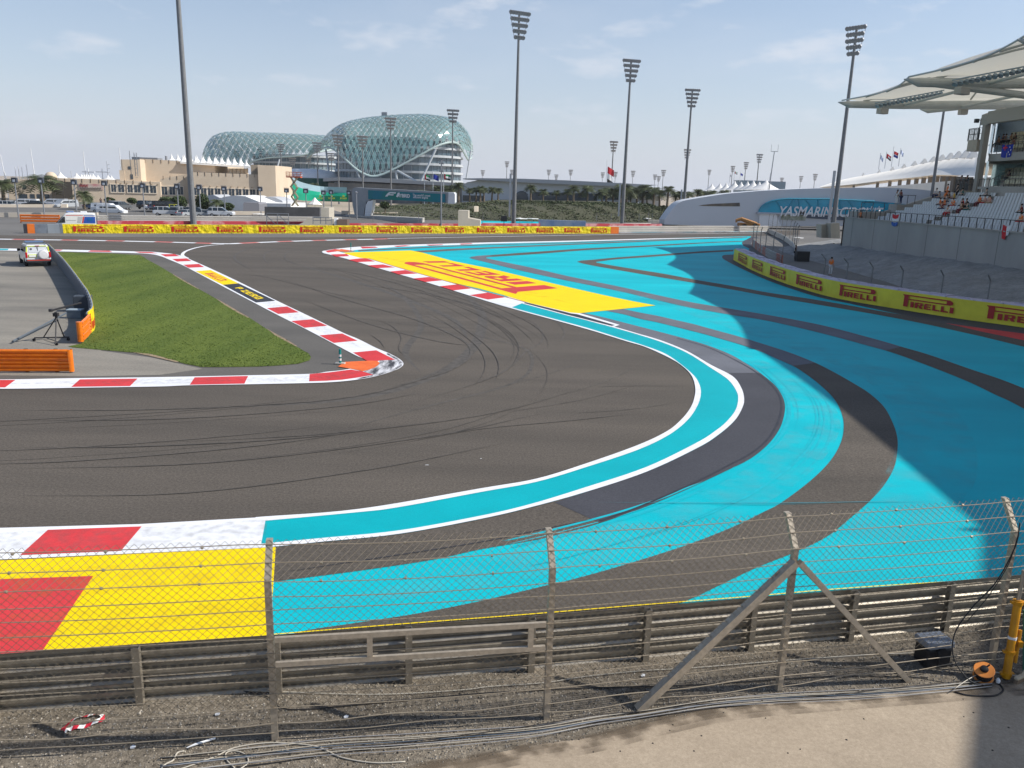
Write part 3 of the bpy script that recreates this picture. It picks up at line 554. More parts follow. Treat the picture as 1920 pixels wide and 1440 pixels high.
ribbons('field_grime', [(gs([(690, 478), (800, 500), (950, 540), (1080, 572)]), 1.4, True)], film('yellow_grime', (.34, .25, .03), .22, .9), .0285)
ribbons('dirt_edge', [([p + Vector((0.02, -.03 - .05 * k, 0)) for p in gw], .12 + .13 * k, False) for k in range(3)], DM, .0325)
sheet('walkway', [gw + [Vector((40, 14, 0)), Vector((40, -20, 0)), Vector((-12, -20, 0)), Vector((-8, 2, 0))]], CONC, .028)

# ================================================================ FOREGROUND
GL_PX = [Vector((-13.2, 9.0, 0)), Vector((-11.2, 9.35, 0)), Vector((-9.2, 9.72, 0)), Vector((-7.2, 10.1, 0)), Vector((-5.3, 10.47, 0)), Vector((-3.38, 10.82, 0)), Vector((-1.47, 11.19, 0)), Vector((.42, 11.57, 0)), Vector((2.3, 11.97, 0)), Vector((4.13, 12.37, 0)), Vector((5.97, 12.77, 0)), Vector((7.83, 13.18, 0)), Vector((9.7, 13.6, 0)), Vector((11.6, 14.05, 0)), Vector((13.5, 14.5, 0)), Vector((15.5, 15.0, 0))]
GRAV = two_scale('gravel', (.038, .033, .027), (.33, .29, .235), 34, (.62, .60, .57), (1.15, 1.12, 1.08), .7, rough=.95, bump=1.0, bs=38)
gb = [p + Vector((0.07, -.0, 0)) + Vector((0, .28, 0)) for p in GL_PX]
sheet('gravel_bed', [gb + [Vector((40, 18, 0)), Vector((40, 5, 0))] + gw[::-1][:-1] + [Vector((-3, 4, 0)), Vector((-20, 4, 0))]], GRAV, .0245)
def on_gravel(x, y):
    lo = None
    for a, b in zip(gw, gw[1:]):
        if min(a.x, b.x) <= x <= max(a.x, b.x): lo = a.y + (b.y - a.y) * (x - a.x) / (b.x - a.x + 1e-9); break
    if lo is None: lo = 7.5
    for a, b in zip(GL_PX, GL_PX[1:]):
        if a.x <= x <= b.x: hi = a.y + (b.y - a.y) * (x - a.x) / (b.x - a.x) + .25; return lo - .03 < y < hi
    return False
rs = random.Random(3); stone_m = [mat('stone_%s' % n, c, .9) for n, c in (('warm', (.29, .25, .195)), ('grey', (.20, .185, .165)), ('dark', (.06, .054, .047)), ('pale', (.42, .38, .32)))]
st = MB(); st.keep = True; made = 0
while made < 17000:
    x = rs.uniform(-8, 11.5); y = rs.uniform(8.6, 14.6)
    if not on_gravel(x, y): continue
    made += 1; r = rs.uniform(.007, .019); a = rs.uniform(0, 6.28); k = rs.uniform(.6, 1.3); st.mi = rs.choices((0, 1, 2, 3), (4, 4, 2, 1))[0]
    ca, sa = math.cos(a) * r, math.sin(a) * r; i = len(st.v); z = .026
    st.v += [Vector((x + ca, y + sa, z)), Vector((x - sa * k, y + ca * k, z + r * .2)), Vector((x - ca, y - sa, z)), Vector((x + sa * k, y - ca * k, z + r * .1)), Vector((x + ca * .3, y + sa * .2, z + r * rs.uniform(.6, 1.1)))]
    for q in range(4): st.face([i + q, i + (q + 1) % 4, i + 4])
tag(st.build('gravel_stones', stone_m), 'loose grey and tan gravel under the wire fence', 'gravel', kind='stuff')
deb = MB(); 
for k in range(46):
    x = rs.uniform(1, 9); y = rs.uniform(9.6, 11.6)
    if on_gravel(x, y) or rs.random() < .2: continue
    deb.lathe((x, y, .028), [(rs.uniform(.008, .02), 0), (.006, .012)], 5)
tag(deb.build('grit', stone_m[2]), 'dark grit scattered on the pale concrete walkway', 'grit', kind='stuff')

# ---- guard rail: posts behind, three W beams in front of them (track side)
gr = thing('guard_rail', 'three-beam galvanised guard rail behind the chain-link fence', 'guard rail', GL_PX[7])
wp = [(0, .155), (.035, .12), (.075, .11), (.075, .05), (.0, .022), (.0, -.022), (.075, -.05), (.075, -.11), (.035, -.12), (0, -.155)]
gpt = resample(GL_PX, .95)
def wbeam(pts, zc, side=1, mb=None, sc=1.0):
    mb = mb or MB(); rows = []
    for i, p in enumerate(pts):
        t = (pts[min(i + 1, len(pts) - 1)] - pts[max(i - 1, 0)]).normalized(); nn = Vector((-t.y, t.x, 0)) * side
        rows.append([p + nn * (.07 + a * sc) + Vector((0, 0, zc + z * sc)) for a, z in wp] + [p + nn * (.066 + a * sc) + Vector((0, 0, zc + z * sc)) for a, z in wp[::-1]])
    mb.grid(rows, close=True); return mb
for zc in (.80, .49, .18): wbeam(gpt, zc).build('rail_beam', GALV, gr)
for i, p in enumerate(GL_PX):
    t = (GL_PX[min(i + 1, 15)] - GL_PX[max(i - 1, 0)]).normalized(); a = math.atan2(t.y, t.x); m = MB(); nn = Vector((-t.y, t.x, 0))
    m.box(p + Vector((0, 0, .46)) + t * .05, (.008, .10, .98), a); m.box(p + nn * -.05 + Vector((0, 0, .46)), (.10, .008, .98), a); m.box(p + nn * .05 + Vector((0, 0, .46)), (.10, .008, .98), a)
    for zc in (.8, .49, .18): m.tube(p + nn * .04 + t * -.03 + Vector((0, 0, zc)), p + nn * -.075 + t * -.03 + Vector((0, 0, zc)), .011, n=6)
    m.build('rail_post', GALV, gr)
ylw = MB(); 
gl2 = [p + Vector((-.02, .19, 0)) for p in gpt]
ribbons('yellow_edge', [(gs([(300, 1211), (513, 1193), (753, 1173.5), (980, 1156), (1113, 1145), (1210, 1137), (1400, 1122), (1600, 1105), (1890, 1087), (2000, 1080)]), .03, False)], YEL, .0395)

# ---- chain-link debris fence
FP = [Vector((-10.8, 9.0, 0)), Vector((-6.95, 9.22, 0)), Vector((-3.13, 9.78, 0)), Vector((.63, 10.39, 0)), Vector((4.27, 11.24, 0)), Vector((8.06, 12.12, 0)), Vector((11.9, 13.05, 0))]
HB, HT, LEAN = 2.40, 2.86, .30
fence = thing('catch_fence', 'wire debris fence with leaning post tops along the gravel', 'fence', FP[3])
def nrm(i):
    t = (FP[min(i + 1, 6)] - FP[max(i - 1, 0)]).normalized(); return Vector((-t.y, t.x, 0)), t
for i, p in enumerate(FP):
    nn, t = nrm(i); a = math.atan2(t.y, t.x); m = MB(); w = .042; d = .040
    sec = lambda c, k=1: [c + t * (-w) * k + nn * (-d), c + t * w * k + nn * (-d), c + t * w * k + nn * d, c + t * (-w) * k + nn * d]
    rows = [sec(p + Vector((0, 0, -.05))), sec(p + Vector((0, 0, HB))), sec(p + nn * LEAN + Vector((0, 0, HT)))]
    m.grid(rows, close=True); m.face([len(m.v) - 4, len(m.v) - 3, len(m.v) - 2, len(m.v) - 1])
    m.tube(p + nn * -.048 + Vector((0, 0, 2.25)), p + nn * -.056 + Vector((0, 0, 2.25)), .012, n=6)
    m.build('fence_post', GALV_P, fence)
def fpos(s, h):
    """s = post index + fraction, h = height along the bent post"""
    i = min(int(s), 5); f = s - i; a, b = FP[i], FP[i + 1]; n0 = nrm(i)[0]; n1 = nrm(i + 1)[0]; nn = n0.lerp(n1, f)
    p = a.lerp(b, f) - nn * .05
    if h > HB: k = (h - HB) / .55; p = p + nn * LEAN * k + Vector((0, 0, HB + (HT - HB) * k))
    else: p = p + Vector((0, 0, h))
    return p
hts = [.54, .75, .95, 1.15, 1.36, 1.58, 1.80, 2.0, 2.2, 2.42, 2.66, 2.9]
rw = random.Random(5)
for hi, h in enumerate(hts):
    m = MB()
    for b in range(6):
        sag = rw.uniform(.005, .05); off = rw.uniform(-.015, .015)
        pts = [fpos(b + k / 10, h + (off - sag * 4 * (k / 10) * (1 - k / 10) if 0 < k < 10 else 0)) for k in range(11)]
        m.path(pts, .0068, 5, cap=False)
        if hi >= 9:
            for kk in (.18, .47, .78):
                q = fpos(b + kk, h - sag * 4 * kk * (1 - kk)); m.box(q, (.028, .028, .034), rot=Matrix.Rotation(.6, 3, 'X'))
    m.build('fence_wire', WIRE, fence)
# extra slack wires near the ground
for hh, r_ in ((.30, .008), (.15, .007)):
    m = MB()
    for b in range(6):
        m.path([fpos(b + k / 12, hh + .018 * math.sin(k * .9 + b * 2 + hh * 20)) + Vector((0, .02 * math.sin(k + b), 0)) for k in range(13)], r_, 5, cap=False)
    m.build('fence_wire', WIRE, fence)
# diamond mesh, one panel a bay
CELL = .112
for b in range(6):
    Lb = (FP[b + 1] - FP[b]).length; nx = round(Lb / CELL); m = MB(); m.keep = True
    H0, H1 = .55, 2.96; ny = round((H1 - H0) / (CELL * .98))
    def nd(i, j): return fpos(b + min(max(i / (2 * nx), 0), 1) * .9999, H0 + (H1 - H0) * j / (2 * ny))
    def cut(i, j):
        x = i / (2 * nx); h = H0 + (H1 - H0) * j / (2 * ny)
        return b == 2 and .36 < x < .93 and 1.22 < h < 1.52
    for i in range(0, 2 * nx):
        for j in range(0, 2 * ny):
            if (i + j) % 2 == 0: a_, b_ = (i, j), (i + 1, j + 1)
            else: a_, b_ = (i + 1, j), (i, j + 1)
            if cut(*a_): continue
            p, q = nd(*a_), nd(*b_); off = Vector((0, .006 if (i + j) % 2 else -.006, 0))
            d = (q - p).normalized(); s_ = d.cross(Vector((0, 1, 0))).normalized() * .0028; e = Vector((0, .0028, 0)); k = len(m.v)
            for c in (p + off, q + off): m.v += [c + s_ - e * .6, c - s_ - e * .6, c + e]
            for u in range(3): m.face([k + u, k + (u + 1) % 3, k + 3 + (u + 1) % 3, k + 3 + u])
    m.build('chain_link_mesh', MESHW, fence)
# camera window frame between the second and third visible posts
cf = MB()
def fbeam(m, s0, h0, s1, h1, w=.072):
    a, b = fpos(s0, h0), fpos(s1, h1); a += Vector((0, -.05, 0)); b += Vector((0, -.05, 0)); c = (a + b) / 2; d = b - a
    rx = d.normalized(); rz_ = Vector((0, 0, 1)); ry = rz_.cross(rx).normalized(); rz_ = rx.cross(ry)
    m.box(c, (d.length, .05, w), rot=Matrix((rx, ry, rz_)).transposed())
for s0, h0, s1, h1 in ((2.02, 1.60, 2.98, 1.60), (2.02, 1.235, 2.98, 1.235)):
    m = MB(); fbeam(m, s0, h0, s1, h1); m.build('window_beam', GALV_P, fence)
for s in (2.345, 2.925):
    m = MB(); a = fpos(s, 1.42) + Vector((0, -.052, 0)); m.box(a, (.075, .046, .29), rz=.16); m.build('window_upright', GALV_P, fence)
# raking struts at the fourth post
def strut(p0, p1, w, name):
    m = MB(); d = (p1 - p0); x = d.normalized(); y = x.cross(Vector((0, 0, 1))).normalized(); z = x.cross(y)
    m.box((p0 + p1) / 2, (d.length, w, w * .9), rot=Matrix((x, y, z)).transposed()); m.build(name, GALV_P, fence)
top = FP[4] + Vector((0, -.07, 2.22))
strut(top, G(1196, 1331, .02), .125, 'strut'); strut(top + Vector((.06, 0, -.0)), G(1703, 1277, .02), .095, 'strut')
m = MB(); c = top.lerp(G(1196, 1331, .02), .1); m.path([c + Vector((math.cos(a) * .075, math.sin(a) * .02 - .01, math.sin(a) * .075 + .0)) for a in [k * .7 for k in range(10)]], .011, 5); m.build('wire_tie', WIRE, fence)

# ---- cables along the walkway edge
CABM = {'black': mat('cable_black', (.02, .02, .022), .5), 'grey': mat('cable_grey', (.30, .30, .31), .45), 'pale': mat('cable_pale', (.46, .42, .35), .5), 'blue': mat('cable_blue', (.08, .12, .17), .5), 'brown': mat('cable_brown', (.20, .14, .09), .6)}
base_px = [(300, 1436), (480, 1420), (620, 1405), (760, 1393), (900, 1378), (1010, 1366), (1120, 1348), (1200, 1340), (1330, 1322), (1430, 1314), (1500, 1308), (1600, 1301), (1700, 1293), (1800, 1285), (1860, 1281)]
rc = random.Random(11)
cols = ['grey', 'pale', 'black', 'pale', 'blue', 'grey', 'black', 'pale', 'grey']
names = ['grey cable nearest the gravel in the bundle', 'pale cable winding through the bundle', 'black cable pressed into the bundle', 'cream cable on top of the bundle', 'blue cable in the bundle beside the walkway', 'light grey cable on the walkway side of the bundle', 'black cable along the outer edge of the bundle', 'pale cable wandering out of the bundle on the left', 'thin grey cable crossing over the bundle']
for k, cn in enumerate(cols):
    ph = rc.uniform(0, 6); pts = []
    for i, (u, v) in enumerate(base_px):
        spread = lerp(10, 4.2, min(1, max(0, (u - 300) / 900)))
        pts.append((u, v + (k - 4) * spread * .45 + math.sin(i * .9 + ph) * spread * .8))
    P = [G(p.x, p.y, .04 + .012 * (k % 3)) for p in spline(pts, 5)]
    m = MB(); m.path(P, .0062 if k != 8 else .005, 6)
    tag(m.build('cable', CABM[cn], smooth=True), names[k] + ' along the concrete edge', 'cable', 'cables along the walkway edge')
def cable(px, col, r, label, z=.04, sub=6):
    m = MB(); m.path([G(p.x, p.y, z) for p in spline(px, sub)], r, 6); return tag(m.build('cable', CABM[col], smooth=True), label, 'cable')
cable([(345, 1408), (332, 1412), (325, 1425), (312, 1432), (303, 1440), (312, 1450)], 'pale', .012, 'short pale cable end curling at the bottom left corner')
cable([(330, 1445), (400, 1420), (440, 1402), (500, 1393), (560, 1395), (600, 1402), (640, 1420), (700, 1430), (760, 1428)], 'pale', .010, 'pale cable arching away from the bundle beside the first post')
cable([(440, 1440), (425, 1425), (424, 1412), (440, 1408), (460, 1415), (465, 1430), (450, 1442)], 'pale', .010, 'small loop of pale cable at the bottom of the first post')
cable([(0, 1300), (120, 1296), (300, 1290), (500, 1296), (700, 1302), (860, 1294), (920, 1287), (1020, 1280), (1100, 1268), (1200, 1258), (1300, 1252), (1400, 1244), (1500, 1236), (1620, 1228), (1715, 1224)], 'pale', .008, 'long thin pale cable lying across the gravel to the black case', .05)
cable([(0, 1262), (200, 1256), (480, 1300), (540, 1330), (700, 1318), (900, 1300), (1100, 1290), (1300, 1284), (1560, 1268), (1740, 1270)], 'black', .009, 'dark cable lying across the gravel in the fence shadow', .045)
# ---- grey-lidded black case
p = G(1752, 1256, 0); case = thing('equipment_case', 'black case with a grey lid on the gravel by the fence', 'case', (p.x + .03, p.y + .18, .03))
w = Vector(case.location); rz = .2; q = lambda x, y, z: w + Matrix.Rotation(rz, 3, 'Z') @ Vector((x, y, z))
m = MB(); m.bbox(q(0, 0, .17), (.46, .34, .34), .03, rz); m.build('case_body', BLACK, case)
m = MB(); m.bbox(q(0, 0, .40), (.50, .38, .11), .025, rz); m.box(q(0, .0, .46), (.10, .05, .012), rz); m.build('case_lid', mat('lid_grey', (.20, .22, .25), .45), case)
m = MB(); m.path([q(-.07, -.19, .33), q(-.07, -.215, .29), q(-.065, -.22, .2), q(-.05, -.21, .08)], .014, 6); m.box(q(0, -.195, .335), (.12, .02, .05), rz); m.build('case_latch', BLACK, case)
# ---- cable reel
p = G(1842, 1276, 0); reel = thing('cable_reel', 'orange cable reel standing at the foot of the right fence post', 'cable reel', (p.x, p.y, .02))
w = Vector(reel.location); ax = Vector((-.25, -.35, .9)).normalized(); RO = mat('reel_orange', (.78, .27, .06), .4)
for s_, nm in ((0.0, 'reel_flange'), (.16, 'reel_flange')):
    m = MB(); m.lathe(w + Vector((0, 0, .06)) + ax * s_, [(.06, 0), (.145, 0), (.153, .008), (.145, .016), (.06, .016)], 28, ax); m.build(nm, RO, reel, smooth=False)
m = MB(); m.lathe(w + Vector((0, 0, .06)) + ax * .012, [(.05, 0), (.125, .002), (.13, .03), (.123, .05), (.13, .08), (.125, .11), (.125, .145), (.05, .15)], 24, ax); m.build('wound_cable', CABM['black'], reel)
m = MB(); m.lathe(w + Vector((0, 0, .06)) + ax * .17, [(.06, 0), (.065, .02), (.05, .05), (.02, .055)], 14, ax); m.tube(w + Vector((.0, 0, .06)) + ax * .19, w + Vector((.09, .02, .10)) + ax * .23, .012, n=6); m.build('reel_handle', BLACK, reel)
m = MB(); m.lathe(w + Vector((.17, -.12, .03)), [(.03, 0), (.035, .04), (.02, .07)], 10); m.build('plug', WHITEM, reel)
cable([(1866, 1276), (1878, 1287), (1880, 1296), (1866, 1304), (1840, 1305), (1812, 1303), (1790, 1297)], 'black', .014, 'black cable looped in front of the orange reel')
cable([(1790, 1291), (1815, 1274), (1840, 1262), (1862, 1260), (1900, 1266), (1940, 1270)], 'pale', .008, 'pale cable passing over the orange reel', .12)
# ---- black cable hanging down the right post
m = MB(); a = Vector((8.06, 12.07, 0))
m.path(spline([a + Vector((-.02, -.06, 2.6)), a + Vector((-.04, -.08, 2.2)), a + Vector((-.25, -.1, 1.6)), a + Vector((-.6, -.15, 1.15)), a + Vector((-.86, -.25, .75)), a + Vector((-.9, -.4, .4)), a + Vector((-.7, -.55, .12)), a + Vector((-.45, -.6, .05))], 6), .011, 6)
m.path(spline([a + Vector((-.02, -.07, 2.4)), a + Vector((-.1, -.09, 1.9)), a + Vector((-.35, -.12, 1.35)), a + Vector((-.66, -.2, .95))], 6), .007, 6)
tag(m.build('hanging_cable', CABM['black'], smooth=True), 'black cable hanging in a loop from the right fence post', 'cable')
# ---- yellow telescopic tube strapped to the right post
ys = thing('hydraulic_prop', 'yellow telescopic tube strapped upright beside the right fence post', 'telescopic tube', (8.12, 11.92, 0))
YM = mat('prop_yellow', (.60, .27, .01), .4, (.48, .20, .01), 5)
b0 = Vector((8.08, 11.72, .04)); b1 = Vector((8.20, 11.95, 1.30))
m = MB(); m.tube(b0, b1, .062, n=14); m.build('tube', YM, ys, smooth=False)
for t_ in (.06, .34, .97):
    m = MB(); c = b0.lerp(b1, t_); m.box(c, (.22, .06, .04)); m.lathe(c - Vector((0, 0, .03)), [(.078, 0), (.078, .06)], 14); m.build('clamp', YM, ys)
m = MB(); m.tube(b0.lerp(b1, .2) + Vector((.11, 0, 0)), b0.lerp(b1, .62) + Vector((.11, 0, 0)), .028, n=8); m.box(b0.lerp(b1, .45) + Vector((.12, -.03, 0)), (.07, .05, .10)); m.build('side_valve', YM, ys)
m = MB(); m.tube(b1, b1 + Vector((.03, .04, .5)), .03, n=8); m.build('inner_tube', GALV, ys)
for t_ in (.52,):
    m = MB(); c = b0.lerp(b1, t_); m.lathe(c - Vector((0, 0, .025)), [(.066, 0), (.066, .05)], 14); m.build('tape_band', WHITEM, ys)
m = MB(); m.tube((8.42, 11.8, .03), (8.36, 12.0, 1.1), .022, n=6); m.build('side_hose', mat('hose_green', (.05, .16, .12), .6), ys)
# broom head at the right edge
p = G(1908, 1282, 0); br = thing('broom', 'pale broom head lying at the right edge of the walkway', 'broom', (p.x, p.y, .03))
w = Vector(br.location); m = MB(); m.bbox(w + Vector((.05, .02, .09)), (.30, .07, .05), .015, .5); m.build('broom_block', mat('wood_pale', (.5, .42, .3), .7), br)
m = MB(); m.box(w + Vector((.05, .02, .035)), (.29, .06, .07), .5, taper=.85); m.build('bristles', CABM['brown'], br)
m = MB(); m.tube(w + Vector((.05, .02, .10)), w + Vector((.75, .5, .8)), .013, n=6); m.build('handle', mat('wood_pale', (.5, .42, .3), .7), br)
# ---- red and white tape and litter
TAPE = bpy.data.materials.new('barrier_tape'); TAPE.use_nodes = True; tt = TAPE.node_tree; bb = tt.nodes['Principled BSDF']
gg = N(tt, 'ShaderNodeNewGeometry'); wv = N(tt, 'ShaderNodeTexWave'); wv.inputs['Scale'].default_value = 2.2; rr = N(tt, 'ShaderNodeValToRGB'); rr.color_ramp.interpolation = 'CONSTANT'; rr.color_ramp.elements[1].position = .5
rr.color_ramp.elements[0].color = (.75, .75, .73, 1); rr.color_ramp.elements[1].color = (.55, .02, .04, 1)
tt.links.new(gg.outputs['Position'], wv.inputs[0]); tt.links.new(wv.outputs[1], rr.inputs[0]); tt.links.new(rr.outputs[0], bb.inputs['Base Color'])
tp = gs([(118, 1370), (125, 1360), (148, 1346), (170, 1342), (190, 1341), (190, 1350), (165, 1360), (140, 1366), (128, 1368), (120, 1372)], .045)
L_, R_ = ribbon(tp, .055, 0); m = MB(); m.grid([[p + Vector((0, 0, .012 * math.sin(i * .8))) for i, p in enumerate(L_)], [p + Vector((0, 0, .02 + .012 * math.cos(i * .6))) for i, p in enumerate(R_)]])
tag(m.build('barrier_tape', TAPE), 'crumpled red and white barrier tape on the gravel', 'tape')
m = MB(); a, b = G(350, 1402, .05), G(404, 1384, .06); m.path([a, a.lerp(b, .3) + Vector((0, 0, .01)), b], [.006, .016, .014], 6); tag(m.build('plastic_tube', WHITEM), 'white plastic tube lying on the gravel near the first post', 'tube')
for (u, v, lb) in ((244, 1404, 'white paper scrap on the gravel below the red and white tape'), (403, 1342, 'white scrap beside the fence wires left of the first post'), (645, 1347, 'small white scrap in the shadow right of the first post'), (1203, 1269, 'white scrap lying under the long strut')):
    p = G(u, v, .04); m = MB(); m.prism([p, p + Vector((.05, .01, 0)), p + Vector((.06, .04, .01)), p + Vector((.02, .05, .015)), p + Vector((-.01, .03, 0))], (0, 0, .012)); tag(m.build('paper_scrap', WHITEM), lb, 'scrap')
for (u, v, w_, lb) in ((797, 872, .12, 'tiny white flake on the dark track'), (900, 860, .06, 'smaller white flake on the dark track')):
    p = G(u, v, .006); m = MB(); m.poly([p, p + Vector((w_, .01, 0)), p + Vector((w_ * .6, .04, 0)), p + Vector((.01, .03, 0))]); tag(m.build('flake', WHITEM), lb, 'flake')

# ================================================================ CHICANE OBJECTS
def marker(u, v, h, label):
    p = G(u, v, 0); t = thing('marker_post', label, 'marker post', p); TE = mat('marker_teal', (.0, .22, .21), .45)
    m = MB(); m.bbox(p + Vector((0, 0, .045)), (.42, .22, .05), .01); m.build('base', mat('base_pale', (.5, .47, .42), .8), t)
    for z0, z1, mm in ((.07, .16, TE), (.16, .26, WHITEM), (.26, .33, TE), (.33, .43, WHITEM), (.43, h, TE)):
        m = MB(); m.lathe(p, [(.052, z0 + .001), (.052, z1 - .001)], 12); m.build('band', mm, t)
marker(638, 683, .66, 'teal and white marker post beside the near chicane apex')
marker(658, 471, .95, 'teal marker post on the far kerb apex by the yellow field')
# orange three-beam barrier, left
a, b = G(-90, 698, 0), G(134, 698, 0); ob = thing('safety_barrier', 'orange three-beam barrier cut by the left edge', 'barrier', b)
d = (b - a); npt = [a + d * k / 8 for k in range(9)]; dirn = d.normalized()
for zc in (.78, .49, .20):
    m = wbeam(npt[:], zc, -1, sc=.95); m.build('rail_beam', ORNG, ob)
    m = MB(); e = b + Vector((0, -.09, zc)); m.path([e + Vector((0, 0, .0)) + dirn * .0 + Vector((0, 0, 0))] + [e + dirn * .1], [.06, .06], 10)
    rows = []
    for k in range(9):
        an = math.pi * k / 8 - math.pi / 2; rows.append([b + dirn * (.02 + .13 * math.cos(an)) + Vector((0, -.08 + .10 * math.sin(an), zc + z)) for z in (-.15, .15)])
    m = MB(); m.grid(rows); m.build('rail_end', ORNG, ob)
for k in (1, 3, 5, 7):
    m = MB(); m.box(npt[k] + Vector((0, .06, .46)), (.12, .12, .92)); m.build('rail_post', mat('post_dark', (.06, .05, .045), .7), ob)
# curved banner barrier round the turf
CB = [(93, 479), (109, 497), (124, 515), (144, 544), (158, 566), (167, 580), (174, 598), (177, 612), (175, 620), (167, 627), (160, 636), (152, 644)]
cbp = resample(gs(CB), 1.15); Lc = plen(cbp)
cb = thing('banner_barrier', 'curving grey-backed barrier between the service road and the turf', 'barrier', cbp[len(cbp) // 2])
n_or = 2; nn_ = len(cbp)
for i in range(nn_ - 1):
    p, q = cbp[i], cbp[i + 1]; t = (q - p).normalized(); n_ = Vector((-t.y, t.x, 0)); a = math.atan2(t.y, t.x); c = (p + q) / 2
    if i < nn_ - 1 - n_or:
        m = MB(); m.box(c + Vector((0, 0, .55)) - n_ * .0, ((q - p).length + .02, .05, 1.1), a); m.build('back_panel', mat('panel_grey', (.27, .33, .42), .6, (.22, .27, .34), 2), cb)
        m = MB(); m.box(c + Vector((0, 0, .55)) + n_ * .035 * (1), ((q - p).length, .012, 1.12), a); m.build('banner_panel', BANY, cb)
        m = MB(); m.box(p + Vector((0, 0, .56)) - n_ * .06, (.09, .08, 1.12), a); m.box(p + Vector((0, 0, .95)) - n_ * .12, (.05, .07, .05), a); m.build('bracket', LAMPM, cb)
for zc in (.92, .65, .37, .12):
    pass
sg = cbp[nn_ - 1 - n_or:]
for zc in (.86, .55, .24): wbeam(sg, zc, 1, sc=.98).build('rail_beam', ORNG, cb)
for p in sg[:-1]:
    m = MB(); m.box(p + Vector((0, 0, .5)), (.12, .1, 1.0)); m.build('rail_post', mat('post_dark', (.06, .05, .045), .7), cb)
e = sg[-1]; t = (sg[-1] - sg[-2]).normalized()
for zc in (.86, .55, .24):
    m = MB(); m.lathe(e + Vector((0, 0, zc - .15)), [(.13, 0), (.13, .30)], 12); m.build('rail_end', ORNG, cb)
# yellow panel with the logo on the turf side of the last bays
i0 = nn_ - 1 - n_or - 4; pa, pb = cbp[i0], cbp[nn_ - 1 - n_or]
def on_path(mb, pts, side, off, d0, d1, z0, z1, polys):
    for pl in polys:
        P = []
        for x, y in pl:
            c, t = polyline_at(pts, d0 + (d1 - d0) * x); n_ = Vector((-t.y, t.x, 0)) * side; P.append(c + n_ * off + Vector((0, 0, z0 + (z1 - z0) * y)))
        mb.poly(P)
m = MB(); dl = sum((cbp[k + 1] - cbp[k]).length for k in range(nn_ - 1 - n_or)); on_path(m, cbp, 1, .055, dl - .3, dl - 3.3, .15, .95, [[(x, y / .36) for x, y in pl] for pl in pirelli()]); m.build('banner_lettering', BANR, cb)
# camera crane lying by the barrier
cr = thing('camera_jib', 'black camera jib on a tripod with its long arm lowered', 'camera crane', G(100, 640, 0))
BK = mat('jib_black', (.03, .03, .033), .5)
pv = AT(105, 590, G(100, 640).y); base = G(104, 640, 0)
for u, v in ((82, 632), (120, 631), (104, 645)):
    m = MB(); m.tube(pv - Vector((0, 0, .12)), G(u, v, .08), .028, n=6); m.build('tripod_leg', BK, cr)
m = MB(); m.tube(pv - Vector((0, 0, .15)), pv + Vector((0, 0, .12)), .06, n=8); m.box(pv, (.22, .16, .16)); m.build('pan_head', BK, cr)
m = MB(); m.tube(AT(97, 582, pv.y - .3), AT(152, 567.5, pv.y + .9), .045, n=6); m.lathe(AT(97, 582, pv.y - .3) - Vector((.05, 0, .06)), [(.09, 0), (.09, .12)], 8); m.build('jib_arm', BK, cr)
m = MB(); m.tube(G(24, 640, .12), AT(124, 587, G(124, 600).y), .05, n=6); m.build('lower_arm', mat('jib_grey', (.10, .12, .14), .5), cr)
m = MB(); m.tube(G(64, 633.5, .1), G(130, 632, .1), .03, n=6); m.tube(G(85, 633, .1), G(108, 641, .1), .02, n=6); m.build('wheel_base', BK, cr)
for u, v in ((64, 637), (128, 636), (106, 645)):
    m = MB(); c = G(u, v, .07); m.lathe(c - Vector((0, .03, 0)), [(.07, 0), (.07, .06)], 10, (0, 1, 0)); m.build('wheel', RUBBER, cr)
bx = thing('flight_case', 'grey flight case by the barrier beside the camera jib', 'case', G(137, 598, 0)); w = Vector(bx.location)
m = MB(); m.bbox(w + Vector((0, .3, .22)), (.75, .5, .42), .02, .1); m.build('case_body', mat('case_grey', (.12, .15, .18), .5), bx)
m = MB(); m.bbox(w + Vector((0, .3, .46)), (.77, .52, .06), .015, .1); m.build('case_lid', mat('case_grey_lid', (.3, .36, .4), .5), bx)
m = MB(); p = G(159, 585, 0); m.bbox(p + Vector((-.2, .3, .45)), (.9, .7, .9), .04, .3); tag(m.build('monitor_tent', mat('case_dark', (.05, .06, .075), .6)), 'dark covered monitor stand tucked behind the curved barrier', 'cover')

